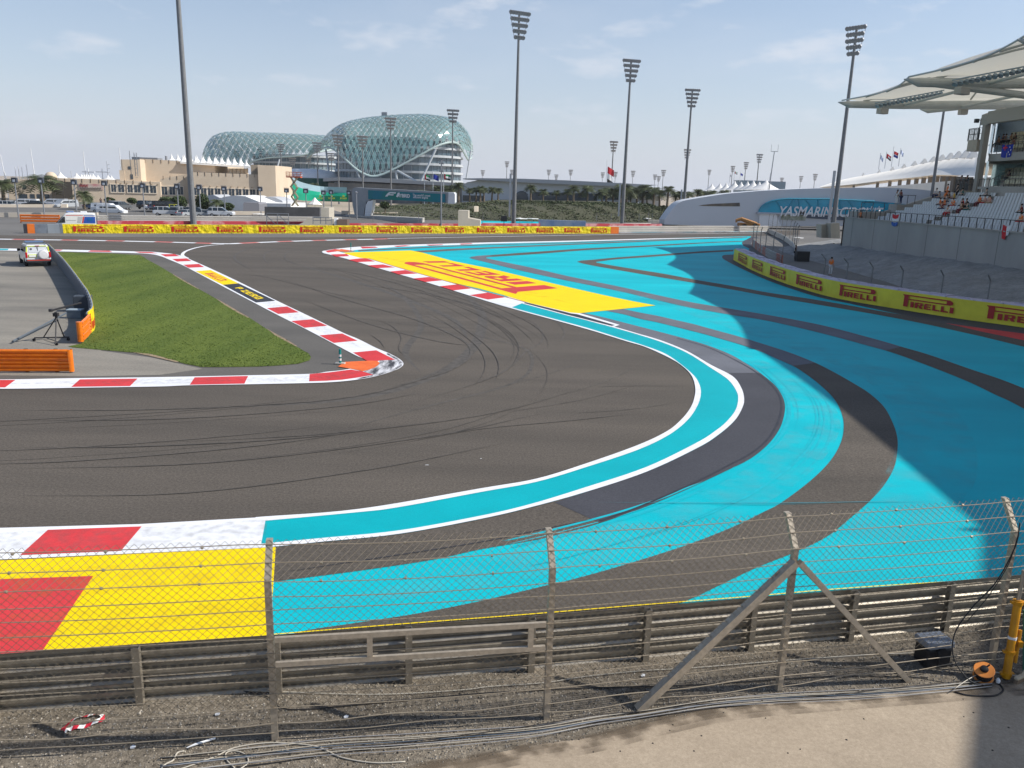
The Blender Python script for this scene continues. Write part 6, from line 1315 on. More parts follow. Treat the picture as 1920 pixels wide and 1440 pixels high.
wa_, wb_ = AT(1590, 352, YG(1590)), AT(1825, 340, YG(1825)); m = MB(); m.prism([Vector((wa_.x + 9, wa_.y - 2.6, 0)), Vector((wb_.x + 9, wb_.y - 2.6, 0)), Vector((wb_.x + 10, wb_.y - 2.6, 0)), Vector((wa_.x + 10, wa_.y - 2.6, 0))], (0, 0, 12.5)); m.build('rear_wall', TC, gt)

# flags
def flag(u, vt, vb, Y, label, bands, fl=(2.0, 1.2), droop=.3, poleh=None, drape=None):
    q = AT(u, vt, Y); z0 = AT(u, vb, Y).z if vb else 0; t = thing('flagpole', label, 'flag', (q.x, Y, z0)); m = MB(); m.tube((q.x, Y, z0), q, .10, .07, 6); m.lathe(q, [(.14, 0), (.14, .15), (.02, .25)], 6); m.build('pole', WHITEM, t)
    w_, h_ = fl; top = q + Vector((0, 0, -.3)) if drape is None else drape
    for (x0, x1, y0, y1, mm) in bands:
        m = MB(); rows = []
        for i in range(5):
            x = lerp(x0, x1, i / 4); rows.append([top + Vector((.1 + x * w_ * .9, -.25 * math.sin(x * 6), -(1 - y) * h_ - x * droop * w_)) for y in (y0, (y0 + y1) / 2, y1)])
        m.grid(rows); m.build('flag_cloth', mm, t)
FR, FG, FW_, FK, FB = mat('flag_red', (.55, .02, .03), .7), mat('flag_green', (.0, .20, .07), .7), WHITEM, mat('flag_black', (.02, .02, .02), .7), mat('flag_blue', (.01, .03, .30), .7)
uae = [(0, .25, 0, 1, FR), (.25, 1, .67, 1, FG), (.25, 1, .33, .67, FW_), (.25, 1, 0, .33, FK)]
flag(1138.5, 300, None, 300, 'large national flag drooping on its pole behind the palms', [(0, 1, .62, 1, FR), (0, .8, .30, .62, FW_), (0, .9, 0, .30, FK)], (2.6, 6.0), .5, drape=AT(1139, 312, 300))
flag(796, 325, None, 255, 'leftmost flag behind the footbridge banner', uae, (1.8, 1.5), .3); flag(812, 324, None, 255, 'dark blue flag behind the footbridge banner', [(0, 1, 0, 1, FB)], (1.8, 1.5), .4); flag(832, 324, None, 255, 'rightmost flag behind the footbridge banner', uae, (2.2, 1.6), .2)
flag(1377.5, 320, 340, 330, 'small national flag over the cream tent roofs', uae, (1.2, .8), .3); flag(1388.5, 323, 341, 330, 'small blue flag over the cream tent roofs', [(0, 1, 0, 1, FB)], (1.0, .8), .4); flag(1369, 326, 342, 330, 'tiny pale flag over the cream tent roofs', [(0, 1, 0, 1, FW_)], (.9, .8), .3)
Yf = 262
flag(1651, 288.5, 318, Yf, 'leftmost pale flag over the long tent roof', [(0, 1, 0, 1, mat('flag_pale', (.55, .62, .80), .7))], (1.1, 1.2), .9)
flag(1662.5, 286, 316, Yf, 'national flag second over the long tent roof', [(0, .28, 0, 1, FR), (.28, 1, .67, 1, FR), (.28, 1, .33, .67, FW_), (.28, 1, 0, .33, FK)], (1.7, 1.4), .5)
flag(1676, 276, 313, Yf, 'red and blue flag third over the long tent roof', [(0, 1, .5, 1, FR), (0, 1, .4, .5, FW_), (0, 1, 0, .4, FB)], (1.6, 1.7), .3, drape=AT(1676, 283.5, Yf))
flag(1689, 279, 312, Yf, 'rightmost pale flag over the long tent roof', [(0, 1, 0, 1, mat('flag_pale', (.55, .62, .80), .7))], (1.1, 1.2), .9)

# ================================================================ ROADSIDE: rails, walls, gantries, vehicles
RAILM = mat('rail_weathered', (.60, .57, .52), .6, (.52, .49, .44), .3)
def armco(name_lbl, p0, p1, h=1.05, m_=RAILM, step=4, cat='guard rail', mesh_h=0, pts=None):
    n_ = max(1, int((p1 - p0).length / step)) if not pts else 0; pts = pts or [p0.lerp(p1, k / n_) for k in range(n_ + 1)]; t = thing('guard_rail', name_lbl, cat, pts[len(pts) // 2])
    for k in range(3): wbeam(pts, h - .17 - k * h * .31, -1).build('rail_beam', m_, t)
    m = MB()
    for p_ in pts: m.box(p_ + Vector((0, .05, h / 2)), (.12, .1, h))
    m.build('rail_posts', m_, t)
    if mesh_h:
        m = MB()
        for p_ in pts: m.tube(p_ + Vector((0, .2, 0)), p_ + Vector((0, .2, mesh_h)), .05, n=5, cap=False); m.tube(p_ + Vector((0, .2, mesh_h)), p_ + Vector((0, -.25, mesh_h + .4)), .05, n=5, cap=False)
        for z in (1.3, 1.7, 2.1, 2.5): m.path([p_ + Vector((0, .2, z)) for p_ in pts], .012, 3, cap=False)
        m.build('mesh_posts', STEELD, t)
    return t
armco('long weathered guard rail behind the ambulance and the yellow barrier', G(183, 417), G(640, 419), 1.2)
armco('weathered guard rail across the far straight right of the yellow barrier', G(1140, 436.5), G(1440, 435), 1.25)
armco('guard rail with tall mesh posts in front of the white curved wall', G(1215, 420), G(1435, 424), 1.0, mesh_h=2.6)
armco('pale guard rail with tall mesh posts beside the stand terrace', G(1440, 425), G(1572, 431), 1.2, mesh_h=3.0)
armco('mesh-topped fence behind the right half of the yellow barrier', G(655, 424), G(905, 425), .5, mesh_h=2.3)
armco('rail with mesh posts left of the middle floodlight mast', G(905, 423), G(958, 424), .6, mesh_h=2.2)
armco('fence of mesh posts between the two tall masts', G(1118, 424), G(1270, 422), .5, mesh_h=2.4)
armco('curving guard rail with tall bent posts behind the tip of the banner barrier', None, None, 1.1, mesh_h=2.9, pts=resample(gs([(1411, 462), (1420, 470), (1434, 480), (1450, 489), (1466, 497)]), 6.5), m_=mat('rail_shade', (.34, .34, .33), .6, (.42, .16, .12), .12, ramp=(.52, .54)))
armco('second curving fence with tall bent posts leading to the service road', None, None, .9, mesh_h=3.4, pts=resample(gs([(1440, 436), (1452, 442), (1468, 450), (1484, 462), (1492, 478)]), 8))
# red and white low barrier strip
for (u0, u1, v, lb) in ((183, 640, 420.5, 'low red barrier strip behind the left half of the yellow barrier'), (655, 905, 424.5, 'low red barrier strip behind the footbridge end of the yellow barrier'), (905, 1240, 424, 'low red barrier strip right of the middle mast')):
    a, b = G(u0, v), G(u1, v + .5); m = MB(); m.box((a + b) / 2 + Vector((0, 0, .28)), ((b - a).length, .5, .56), math.atan2((b - a).y, (b - a).x)); tag(m.build('barrier_strip', mat('barrier_red', (.48, .05, .07), .6, (.60, .30, .30), .35, ramp=(.5, .62))), lb, 'barrier')
a, b = G(39, 418), G(112, 419); t = armco('orange guard rail behind the front of the ambulance', a, b, 1.35, ORNG)
for (u0, u1, v0, v1, lb, mm) in ((-40, 125, 383, 391.5, 'low sand-coloured boundary wall by the vans on the left', BEIGE2), (-40, 182, 398.5, 405, 'long low pale wall behind the ambulance', mat('wall_pale', (.50, .45, .38), .8)), (390, 505, 396, 404.5, 'low beige wall below the grey cabin', BEIGE2), (700, 745, 398, 405, 'small beige wall under the footbridge', BEIGE2), (640, 665, 395, 406, 'beige wall piece left of the footbridge leg', BEIGE2)):
    bb0 = G((u0 + u1) / 2, v1 + 3); Y = bb0.y; a, b = PL_(u0, v0, Y, (u0 + u1) / 2, .4), PL_(u1, v0, Y, (u0 + u1) / 2, .4); m = MB(); m.prism([Vector((a.x, a.y, 0)), Vector((b.x, b.y, 0)), b, a], (0, .5, 0)); tag(m.build('boundary_wall', mm), lb, 'wall')
# concrete steps and marshal posts
CP = mat('concrete_beige', (.47, .43, .36), .85, (.40, .37, .31), .5)
def solid(px, Y, d, mm, nm, label, cat):
    m = MB(); m.prism([PL_(u, v, Y, px[0][0], .45) for u, v in px], (0, d, 0)); return tag(m.build(nm, mm), label, cat)
solid([(555, 424), (568, 417), (576, 409), (602, 409), (602, 389.5), (617, 389.5), (617, 409), (626, 411), (626, 424)], 140, 4, CP, 'concrete_post', 'beige concrete marshal post with a tall slab behind the yellow barrier', 'marshal post')
solid([(859, 426), (859, 394.5), (878, 395), (878, 409), (900, 413), (900, 426)], 146, 4, CP, 'concrete_post', 'beige concrete marshal post beside the track left of the middle mast', 'marshal post')
solid([(889, 397), (889, 387), (896, 387), (896, 397)], 152, 2, BEIGE2, 'kiosk', 'small beige kiosk block above the marshal post', 'kiosk')
solid([(632, 424), (632, 411.5), (651, 411.5), (651, 424)], 141, 2, mat('cabinet_brown', (.14, .10, .08), .7), 'cabinet', 'brown slatted cabinet beside the concrete marshal post', 'cabinet')
solid([(626.5, 424), (626.5, 409), (631.5, 409), (631.5, 424)], 141, 1, WHITEM, 'cabinet', 'narrow white cabinet beside the concrete marshal post', 'cabinet')
solid([(496, 404), (496, 387.5), (599, 389), (599, 406)], 146, .6, mat('screen_black', (.045, .047, .05), .8, (.07, .07, .075), .6), 'screen', 'long black fabric screen above the yellow barrier', 'screen')
solid([(456, 396), (456, 382), (458, 379.5), (484, 380), (486, 383), (486, 396)], 160, 5, mat('cabin_grey', (.20, .20, .22), .6), 'cabin', 'grey cabin with rounded top behind the beige wall', 'cabin')
solid([(1540, 446), (1540, 421), (1556, 420.5), (1557, 446.5)], 118, 2, CP, 'concrete_block', 'left of two tall beige concrete blocks at the foot of the stand wall', 'concrete block')
solid([(1558, 446.5), (1557.5, 419), (1574, 418), (1575, 447)], 117, 2, CP, 'concrete_block', 'right of two tall beige concrete blocks at the foot of the stand wall', 'concrete block')
# tubular stair frames
for (us, v0, v1, lb) in (((500, 520, 541), 400, 422, 'tubular stair rails before the black screen'), ((587, 601, 611, 622), 407, 420, 'tubular rail frame on the concrete marshal post')):
    Y = 138; m = MB()
    for u in us: m.tube(AT(u, v1, Y), AT(u, v0, Y), .06, n=5)
    m.tube(AT(us[0], v0, Y), AT(us[-1], v0 + 1, Y), .06, n=5); m.tube(AT(us[0], (v0 + v1) / 2, Y), AT(us[-1], (v0 + v1) / 2, Y), .05, n=5)
    if us[0] == 500: m.tube(AT(500, 405, Y), AT(517, 421, Y), .06, n=5); m.tube(AT(522, 403, Y), AT(541, 421, Y), .06, n=5)
    tag(m.build('stair_rails', LAMPM), lb, 'railing')
# teal run-off and kerbs beyond
sheet('far_teal_runoff', [gp([(885, 408), (960, 413), (1060, 416), (1060, 420), (890, 419)])], BLUE, .0)
m = MB(); a, b = AT(940, 420, 152), AT(940, 402, 152); m.box((AT(945, 410, 152).x, 152, AT(945, 410, 152).z), (1.1, .5, 1.0)); m.tube((AT(945, 410, 152).x, 152, 0), AT(945, 413, 152), .06, n=5); tag(m.build('screen_monitor', DARKM), 'black square screen left of the middle floodlight mast', 'screen')
a, b = AT(1010, 422, 168), AT(1100, 411, 168); m = MB(); m.box(((a.x + b.x) / 2, 170, .65), (b.x - a.x, .8, 1.3)); tag(m.build('barrier_blocks', mat('blocks_blue', (.25, .36, .55), .6, (.45, .52, .62), .6)), 'row of pale blue barrier blocks below the planted bank', 'barrier')
# parasols and peaked tents
def parasol(u, vt, vb, hw, label, mm=TENT, nm='parasol'):
    b = G(u, vb + 4); Y = b.y; q = AT(u, vt, Y); e = AT(u + hw, vb, Y); t = thing(nm, label, nm, (q.x, Y, 0)); r = e.x - q.x; m = MB(); zb = max(.9, AT(u, vb, Y).z)
    m.lathe((q.x, Y, 0), [(r, zb), (r * .98, zb + .08), (r * .55, lerp(zb, q.z, .38)), (r * .25, lerp(zb, q.z, .7)), (.06, q.z)], 8); m.build('canopy', mm, t)
    m = MB(); m.tube((q.x, Y, 0), (q.x, Y, q.z), .05, n=5); 
    if nm != 'parasol':
        for s in (-1, 1): m.tube((q.x + s * r * .9, Y - r * .4, 0), (q.x + s * r * .9, Y - r * .4, zb), .05, n=5)
    m.build('pole', LAMPM, t)
parasol(590, 370, 385, 14.5, 'white peaked tent behind the black screen', nm='tent'); parasol(486, 400, 406, 13, 'flat white tent top before the beige wall', nm='tent'); parasol(193, 387, 394, 18, 'cream parasol tent beside the white van', nm='tent')
parasol(975, 408, 414, 14, 'largest white parasol right of the middle mast'); parasol(998, 409, 414, 12, 'white parasol overlapping the largest one'); parasol(999, 399.5, 403, 8, 'small white parasol up by the bank'); parasol(1213, 408.5, 413, 8, 'white parasol between the tall masts on the right')
parasol(1497, 447.5, 453, 9, 'grey-white parasol in the shade behind the curving barrier')
# marquee with arched roof behind the hedge
mq = thing('marquee', 'large white marquee with a pitched roof behind the parked cars', 'marquee', AT(450, 395, 186))
m = MB(); P = [(392, 398), (392, 381), (420, 369), (440, 366.5), (460, 368), (490, 380), (500, 381), (545, 382), (545, 398)]; m.prism([AT(u, v, 186) for u, v in P], (0, 14, 0)); m.build('marquee_walls', TENT, mq)
m = MB(); m.prism([AT(376, 376, 196), (AT(385, 367, 196)), AT(400, 365, 196), AT(412, 371, 196), AT(400, 380, 196)], (0, 10, 0)); m.build('side_roof', mat('marquee_grey', (.45, .46, .48), .5), mq)
m = MB(); m.prism([AT(488, 372, 197), AT(498, 369, 197), AT(515, 370, 197), AT(528, 376, 197), (AT(532, 381, 197)), AT(488, 380, 197)], (0, 10, 0)); m.build('grey_roof', mat('marquee_grey', (.45, .46, .48), .5), mq)
for k in range(6): win(mq, 496 + k * 6, 499.5 + k * 6, 376 + k * .2, 379 + k * .2, 196.9, fr=False)
# scissor lift
sl_ = thing('scissor_lift', 'raised scissor lift with an orange platform before the hotel', 'scissor lift', AT(552, 388, 178)); YS = 178
SM = mat('lift_cream', (.52, .47, .30), .5); OM = mat('lift_orange', (.62, .10, .03), .5)
zs = [AT(552, v, YS).z for v in (386, 369.5, 351, 333)]; xl, xr = AT(546.5, 360, YS).x, AT(558.5, 360, YS).x
for k in range(3):
    for s in (0, 1):
        for dy in (-.4, .4):
            m = MB(); x0, x1 = (xl, xr) if s else (xr, xl); x0 += (k) * -.08
            m.tube((x0 + .3 * 0, YS + dy, zs[k]), (x1, YS + dy, zs[k + 1]), .12, n=4); m.build('scissor_arm', SM, sl_)
c = AT(551.5, 330, YS); m = MB(); m.box((c.x, YS, zs[3] + .1), (3.0, 1.4, .25)); 
for dx in (-1.5, -.75, 0, .75, 1.5): m.tube((c.x + dx, YS - .7, zs[3]), (c.x + dx, YS - .7, zs[3] + 1.1), .05, n=4)
for z in (.35, .7, 1.1): m.box((c.x, YS - .7, zs[3] + z), (3.05, .05, .12)); m.box((c.x, YS + .7, zs[3] + z), (3.05, .05, .12))
m.build('platform', OM, sl_)
m = MB(); m.bbox((c.x, YS, .8), (3.0, 1.6, 1.0), .08); m.build('chassis', OM, sl_)
for s in (-1, 1): m = MB(); m.lathe((c.x + s * 1.0, YS - .8, .4), [(.4, 0), (.4, .25)], 12, (0, -1, 0)); m.build('wheel', RUBBER, sl_)
# orange excavator arm behind the far rail
ex = thing('telehandler', 'orange telescopic loader behind the mesh fence by the white wall', 'loader', G(1400, 424)); Y = 176
m = MB(); m.path([AT(1381, 417, Y), AT(1380.5, 413, Y), AT(1390, 410.5, Y), AT(1418, 421, Y)], [.25, .3, .4, .5], 6); m.build('boom', mat('loader_orange', (.36, .17, .05), .6), ex)
m = MB(); m.bbox(AT(1405, 424, Y) + Vector((0, .6, 0)), (4.4, 2.0, 1.2), .15); m.build('body', mat('loader_orange', (.36, .17, .05), .6), ex)
for u in (1394, 1414): m = MB(); m.lathe(AT(u, 425, Y) + Vector((0, -.5, 0)), [(.6, 0), (.6, .4)], 14, (0, -1, 0)); m.build('wheel', RUBBER, ex)

# ================================================================ VEHICLES
CARP = {}
def cpaint(nm, c): return mat('car_paint_' + nm, c, .28, coat=.6, spec=.5)
CG = mat('car_glass', (.02, .028, .035), .06, spec=.8); RIM = mat('wheel_rim', (.45, .46, .48), .35, metal=.6); TL = mat('tail_red', (.45, .01, .01), .25); HLM = mat('headlight_lens', (.75, .77, .80), .15)
def sweep(m, prof, w, bev=.06, tum=0.0):
    """side profile (x,z) swept over width with rounded long edges; tum narrows the top"""
    n = len(prof); cx = sum(p[0] for p in prof) / n; cz = sum(p[1] for p in prof) / n; zmin = min(p[1] for p in prof); zmax = max(p[1] for p in prof); rows = []
    for yy, k in ((-1, 1), (-1 + 2 * bev / w, 0), (1 - 2 * bev / w, 0), (1, 1)):
        rows.append([Vector((lerp(x, cx, k * bev / 1.2), yy * w / 2 * (1 - tum * (z - zmin) / (zmax - zmin)), lerp(z, cz, k * bev))) for x, z in prof])
    m.grid(rows, close=True); i = len(m.v) - 4 * n
    m.face([i + q for q in range(n - 1, -1, -1)]); m.face([i + 3 * n + q for q in range(n)]); return m
PRO = {'sedan': (4.6, 1.78, [(-2.3, .35), (-2.3, .78), (-2.1, .95), (-1.3, .98), (1.0, .92), (2.1, .78), (2.3, .62), (2.3, .35)], [(-1.75, .97), (-1.1, 1.40), (.25, 1.42), (1.05, .94)]),
       'suv': (4.8, 1.9, [(-2.4, .42), (-2.42, .95), (-2.3, 1.12), (1.0, 1.12), (2.2, 1.0), (2.4, .8), (2.4, .42)], [(-2.32, 1.12), (-2.05, 1.74), (.2, 1.76), (1.05, 1.12)]),
       'van': (5.6, 2.0, [(-2.8, .42), (-2.8, 1.15), (-2.75, 1.25), (2.0, 1.15), (2.6, .95), (2.8, .8), (2.8, .42)], [(-2.78, 1.2), (-2.74, 1.9), (1.1, 1.92), (2.0, 1.15)])}
def car(kind, paint, parts_loc=(0, 0, 0)):
    Lc_, Wc, prof, gh = PRO[kind]; t = thing('parked_car', 'x', 'car', (0, 0, 0))
    m = MB(); sweep(m, prof, Wc, .10); m.build('body', paint, t)
    m = MB(); sweep(m, gh, Wc * .93, .05, .16)
    if kind == 'van':
        m.build('upper_body', paint, t); m = MB(); sweep(m, [(-2.0, 1.25), (-2.0, 1.66), (1.05, 1.66), (1.5, 1.25)], Wc * .91, .01, .02)
    m.build('windows', CG, t)
    z = gh[1][1]; m = MB(); sweep(m, [(gh[1][0] - .05, z - .03), (gh[1][0] + .1, z + .04), (gh[2][0] - .1, z + .05), (gh[2][0] + .1, z - .03)], Wc * .80, .05); m.build('roof', paint, t)
    m = MB()
    for x in ((gh[1][0] + gh[2][0]) / 2 - .5, (gh[1][0] + gh[2][0]) / 2 + .45):
        for s in (-1, 1): m.box((x, s * Wc * .452, (gh[0][1] + z) / 2), (.09, .05, z - gh[0][1]), rot=Matrix.Rotation(s * .12, 3, 'X'))
    m.build('pillars', paint, t)
    for x in (-Lc_ / 2 + .85, Lc_ / 2 - .9):
        for s in (-1, 1):
            m = MB(); m.lathe((x, s * (Wc / 2 - .20), .34), [(.25, 0), (.33, .02), (.34, .1), (.33, .2), (.2, .21)], 14, (0, s, 0)); o = m.build('wheel', RUBBER, t)
            m = MB(); m.lathe((x, s * (Wc / 2 + .005), .34), [(.2, 0), (.19, .015), (.02, .0)], 10, (0, s, 0)); m.build('rim', RIM, o)
    for s in (-1, 1):
        m = MB(); m.bbox((Lc_ / 2 - .08, s * Wc * .36, prof[-2][1] - .02 if kind != 'van' else .85), (.18, .34, .16), .03); m.build('headlight', HLM, t)
        m = MB(); m.bbox((-Lc_ / 2 + .05, s * Wc * .40, .85), (.12, .22, .25), .03); m.build('tail_light', TL, t)
        m = MB(); m.bbox((gh[-1][0] - .15, s * (Wc / 2 + .08), gh[-1][1] + .06), (.12, .2, .14), .02); m.build('mirror', BLACK, t)
    return t
COLS = {'white': (.72, .73, .74), 'black': (.015, .016, .018), 'silver': (.36, .38, .40), 'grey': (.10, .11, .12), 'yellow': (.75, .70, .02), 'blue': (.03, .06, .14), 'cream': (.6, .57, .5)}
protoc = {}
carlist = [(278, 386.5, 'suv', 'black', 1.2, 'black SUV at the left of the parked row below the beige wall', 176), (289, 388, 'sedan', 'white', 1.35, 'white car second in the parked row below the beige wall', 176), (297, 388, 'sedan', 'blue', 1.3, 'dark blue car third in the parked row below the beige wall', 175),
           (313, 389, 'van', 'black', .15, 'large black van beside the dark trees', 174), (329, 391, 'sedan', 'yellow', .1, 'bright yellow car half hidden before the trees', 170), (313, 399, 'suv', 'white', .2, 'white car facing right in front of the large black van', 160), (339, 399, 'suv', 'silver', 1.3, 'pale silver car left of the tallest mast', 160),
           (352, 401, 'sedan', 'silver', 1.2, 'silver car end showing beside the tallest mast base', 158), (371, 400, 'suv', 'grey', .2, 'dark grey car just right of the tallest mast', 160), (388, 401.5, 'sedan', 'silver', .4, 'silver saloon right of the dark grey car', 158), (401, 401, 'sedan', 'blue', .5, 'blue-grey saloon partly behind the white estate', 160), (415, 400.5, 'suv', 'white', .15, 'white estate car at the right end of the parked cars', 157),
           (178, 388, 'sedan', 'blue', .3, 'dark blue car beside the short bushy palm', 178), (222, 387, 'suv', 'silver', 1.3, 'silver car parked below the middle clipped tree', 180), (228, 388, 'suv', 'grey', 1.4, 'grey car parked beside the silver one below the clipped tree', 178),
           (48, 384, 'van', 'white', .1, 'white minibus at the far left behind the sand wall', 186), (63, 383, 'sedan', 'black', .2, 'dark car between the two white minibuses', 184), (102, 384, 'van', 'white', .05, 'white minibus in front of the domed building', 186), (122, 386, 'van', 'silver', 1.2, 'pale van right of the minibus before the domed building', 182),
           (5, 388, 'suv', 'white', .1, 'white car cut by the left edge', 182), (210, 397, 'van', 'white', .0, 'long white delivery van behind the ambulance', 168), (200, 393.5, 'van', 'white', .0, 'rear half of a white van overlapping the delivery van', 169)]
for (u, v, kind, col, yaw, lb, Y) in carlist:
    if (kind, col) not in protoc: protoc[(kind, col)] = t = car(kind, cpaint(col, COLS[col])); first = True
    else: first = False
    q = AT(u, v, Y); z = max(0, q.z - .6)
    o = protoc[(kind, col)] if first else dup(protoc[(kind, col)])
    o.location = (q.x, Y, z); o.rotation_euler = (0, 0, yaw + (0 if u > 150 else math.pi)); o['label'] = lb; o['group'] = 'vehicles in the car park'
    if kind == 'van': o.name = 'parked_van'; o['category'] = 'van'
# car park deck the vehicles stand on, slightly raised ground
m = MB(); a, b, c, d = AT(-60, 392, 186), AT(620, 408, 150), AT(620, 392, 200), AT(-60, 385, 200)
m.grid([[Vector((-135, 146, 0)), Vector((-20, 146, 0))], [Vector((-135, 156, .2)), Vector((-20, 156, .2))], [Vector((-135, 172, .5)), Vector((-30, 172, .5))], [Vector((-150, 190, 1.2)), Vector((-40, 190, 1.0))], [Vector((-170, 215, 1.4)), Vector((-50, 215, 1.3))]])
struct('car_park', m, ASPH_FAR)

# ambulance
amb = thing('ambulance', 'white ambulance van with blue and red panels behind the yellow barrier', 'ambulance', (0, 0, 0)); YA = 112.0
P0a = fb0 + df * fpar(101) + nf * 1.9; P1a = fb0 + df * fpar(182) + nf * 1.9; L_a = (P1a - P0a).length; ax0 = 0.0; YA = 0.0; amb.location = P0a; amb.rotation_euler = (0, 0, af); amb.scale = (1, 1, 1.08)
def av(x, z): return (ax0 + L_a * x, z)
m = MB(); prof = [av(.02, .35), av(.0, .7), av(.01, .92), av(.06, 1.12), av(.24, 2.05), av(.28, 2.32), av(.36, 2.45), av(.97, 2.42), av(.995, 2.3), av(1.0, .5), av(.99, .35)]
sweep(m, [(x, z) for x, z in prof], 2.0, .10, .06); [setattr(v_, 'y', v_.y + YA + 1.0) for v_ in m.v]; 
w0 = Vector((0, 0, 0)); m.build('body', cpaint('white', COLS['white']), amb, local=True)
yf = YA - .02
def apan(px, nm, mm, off=0):
    m = MB(); m.prism([Vector((ax0 + L_a * x, yf - off + .06 * (z / 2.4), z)) for x, z in px], (0, .06, 0)); m.build(nm, mm, amb, local=True)
apan([(.10, 1.2), (.225, 1.9), (.275, 1.95), (.275, 1.2)], 'front_side_window', CG)
apan([(.055, 1.15), (.085, 1.15), (.24, 2.06), (.225, 2.06)], 'windscreen', CG, .02)
apan([(.66, 1.15), (.69, 1.15), (.735, 1.95), (.70, 1.95)], 'red_stripe', mat('amb_red', (.60, .06, .04), .35))
apan([(.695, 1.15), (.985, 1.15), (.985, 1.95), (.74, 1.95)], 'blue_panel', mat('amb_blue', (.02, .09, .42), .35))
apan([(.80, 1.45), (.92, 1.45), (.92, 1.78), (.80, 1.78)], 'side_window', mat('amb_window', (.01, .12, .35), .2), .02)
apan([(.30, 2.08), (.70, 2.08), (.70, 2.14), (.30, 2.14)], 'thin_red_line', mat('amb_red', (.60, .06, .04), .35)); apan([(.72, 2.06), (.98, 2.06), (.98, 2.13), (.72, 2.13)], 'thin_blue_line', mat('amb_blue', (.02, .09, .42), .35))
apan([(.30, 1.45), (.53, 1.45), (.53, 1.55), (.30, 1.55)], 'grey_lettering_block', mat('amb_grey', (.45, .47, .5), .5)); apan([(.55, 1.2), (.64, 1.2), (.70, 1.95), (.58, 1.95)], 'grey_swoosh', mat('amb_grey', (.45, .47, .5), .5))
m = MB(); m.bbox((ax0 + L_a * .40, YA + 1, 2.52), (.9, 1.5, .18), .05); m.build('light_bar', mat('lens_blue', (.15, .22, .4), .2), amb, local=True); m = MB(); m.bbox((ax0 + L_a * .72, YA + 1, 2.5), (.8, 1.0, .16), .05); m.build('roof_unit', WHITEM, amb, local=True)
for x in (.17, .80): m = MB(); m.lathe((ax0 + L_a * x, YA + .22, .38), [(.2, 0), (.37, .02), (.37, .24), (.2, .25)], 16, (0, -1, 0)); m.build('wheel', RUBBER, amb, local=True)
m = MB(); m.bbox((ax0 + L_a * .235, YA - .2, 1.5), (.2, .25, .4), .04); m.build('mirror', BLACK, amb, local=True)
# off-road car, rear view
suv = thing('recovery_car', 'white off-road car with a covered spare wheel parked on the service road', 'car', (0, 0, 0))
base = G(78, 500); SX, SY = -39.9, 68.6; yaw = rad(37)
SW = cpaint('white', COLS['white']); SYL = mat('reflective_yellow', (.62, .72, .05), .4); w = Vector((SX, SY, 0))
def sv(x, y, z): return w + Matrix.Rotation(yaw, 3, 'Z') @ Vector((x, y, z))
def sput(mb, nm, mm, par=None):
    Rz = Matrix.Rotation(yaw, 3, 'Z'); mb.v = [w + Rz @ v_ for v_ in mb.v]; return mb.build(nm, mm, par or suv)
def swp(prof, wd, bev, tum):   # profile in (y,z), length along y; rear at y=0
    m = MB(); sweep(m, prof, wd, bev, tum); m.v = [Vector((-v_.y, v_.x, v_.z)) for v_ in m.v]; return m
sput(swp([(0, .42), (-.02, .75), (.0, 1.12), (3.5, 1.14), (4.7, 1.02), (4.85, .8), (4.85, .42)], 1.9, .10, .0), 'body', SW)
sput(swp([(.02, 1.10), (.14, 1.72), (.3, 1.80), (2.7, 1.80), (3.5, 1.14)], 1.82, .07, .15), 'cabin', SW)
m = MB(); m.prism([(-.70, .04, 1.20), (.70, .04, 1.20), (.62, .115, 1.62), (-.62, .115, 1.62)], (0, -.03, 0)); sput(m, 'rear_window', mat('rear_glass_white', (.58, .60, .63), .15, spec=.6))
m = MB(); m.box((0, .05, 1.41), (.03, .05, .46)); sput(m, 'door_gap', DARKM)
for s in (-1, 1):
    m = MB(); m.prism([(s * .915, .5, 1.2), (s * .915, 3.1, 1.2), (s * .835, 2.7, 1.66), (s * .835, .5, 1.66)], (s * .02, 0, 0)); sput(m, 'side_window', CG)
    m = MB(); m.bbox((s * .86, -.02, .98), (.15, .10, .46), .02); sput(m, 'tail_light', TL)
    m = MB(); m.box((s * .80, .06, 1.42), (.09, .03, .50), rot=Matrix.Rotation(s * -.10, 3, 'Y')); sput(m, 'reflective_strip', SYL)
    m = MB(); m.bbox((s * 1.06, 3.05, 1.22), (.24, .14, .20), .03); sput(m, 'mirror', BLACK)
    for y in (.85, 3.9): m = MB(); m.lathe((s * .72, y, .38), [(.2, 0), (.37, .02), (.38, .1), (.37, .24), (.2, .25)], 16, (s, 0, 0)); sput(m, 'wheel', RUBBER)
m = MB(); m.lathe((.38, -.06, 1.0), [(.36, 0), (.38, .05), (.37, .16), (.30, .19), (.02, .20)], 24, (0, -1, 0)); sput(m, 'spare_wheel_cover', mat('cover_white', (.66, .66, .65), .4))
m = MB(); m.path([(.38 + .375 * math.cos(a), -.14, 1.0 + .375 * math.sin(a)) for a in [k * .35 for k in range(19)]], .022, 5); sput(m, 'cover_rim', RIM)
m = MB(); m.bbox((-.42, -.03, .90), (.62, .05, .24), .02); sput(m, 'number_plate_frame', SYL); m = MB(); m.box((-.42, -.065, .90), (.50, .02, .15)); sput(m, 'number_plate', WHITEM)
m = MB(); m.bbox((0, -.07, .50), (1.86, .22, .24), .05); sput(m, 'bumper', mat('bumper_dark', (.05, .05, .055), .5)); m = MB(); m.box((0, -.185, .56), (1.7, .02, .06)); sput(m, 'bumper_strip', mat('amb_red', (.60, .06, .04), .35))
m = MB(); m.box((0, .10, 1.71), (1.35, .05, .06)); sput(m, 'yellow_roof_strip', SYL); m = MB(); m.box((0, .05, 1.73), (.3, .06, .05)); sput(m, 'brake_light', TL)
m = MB()
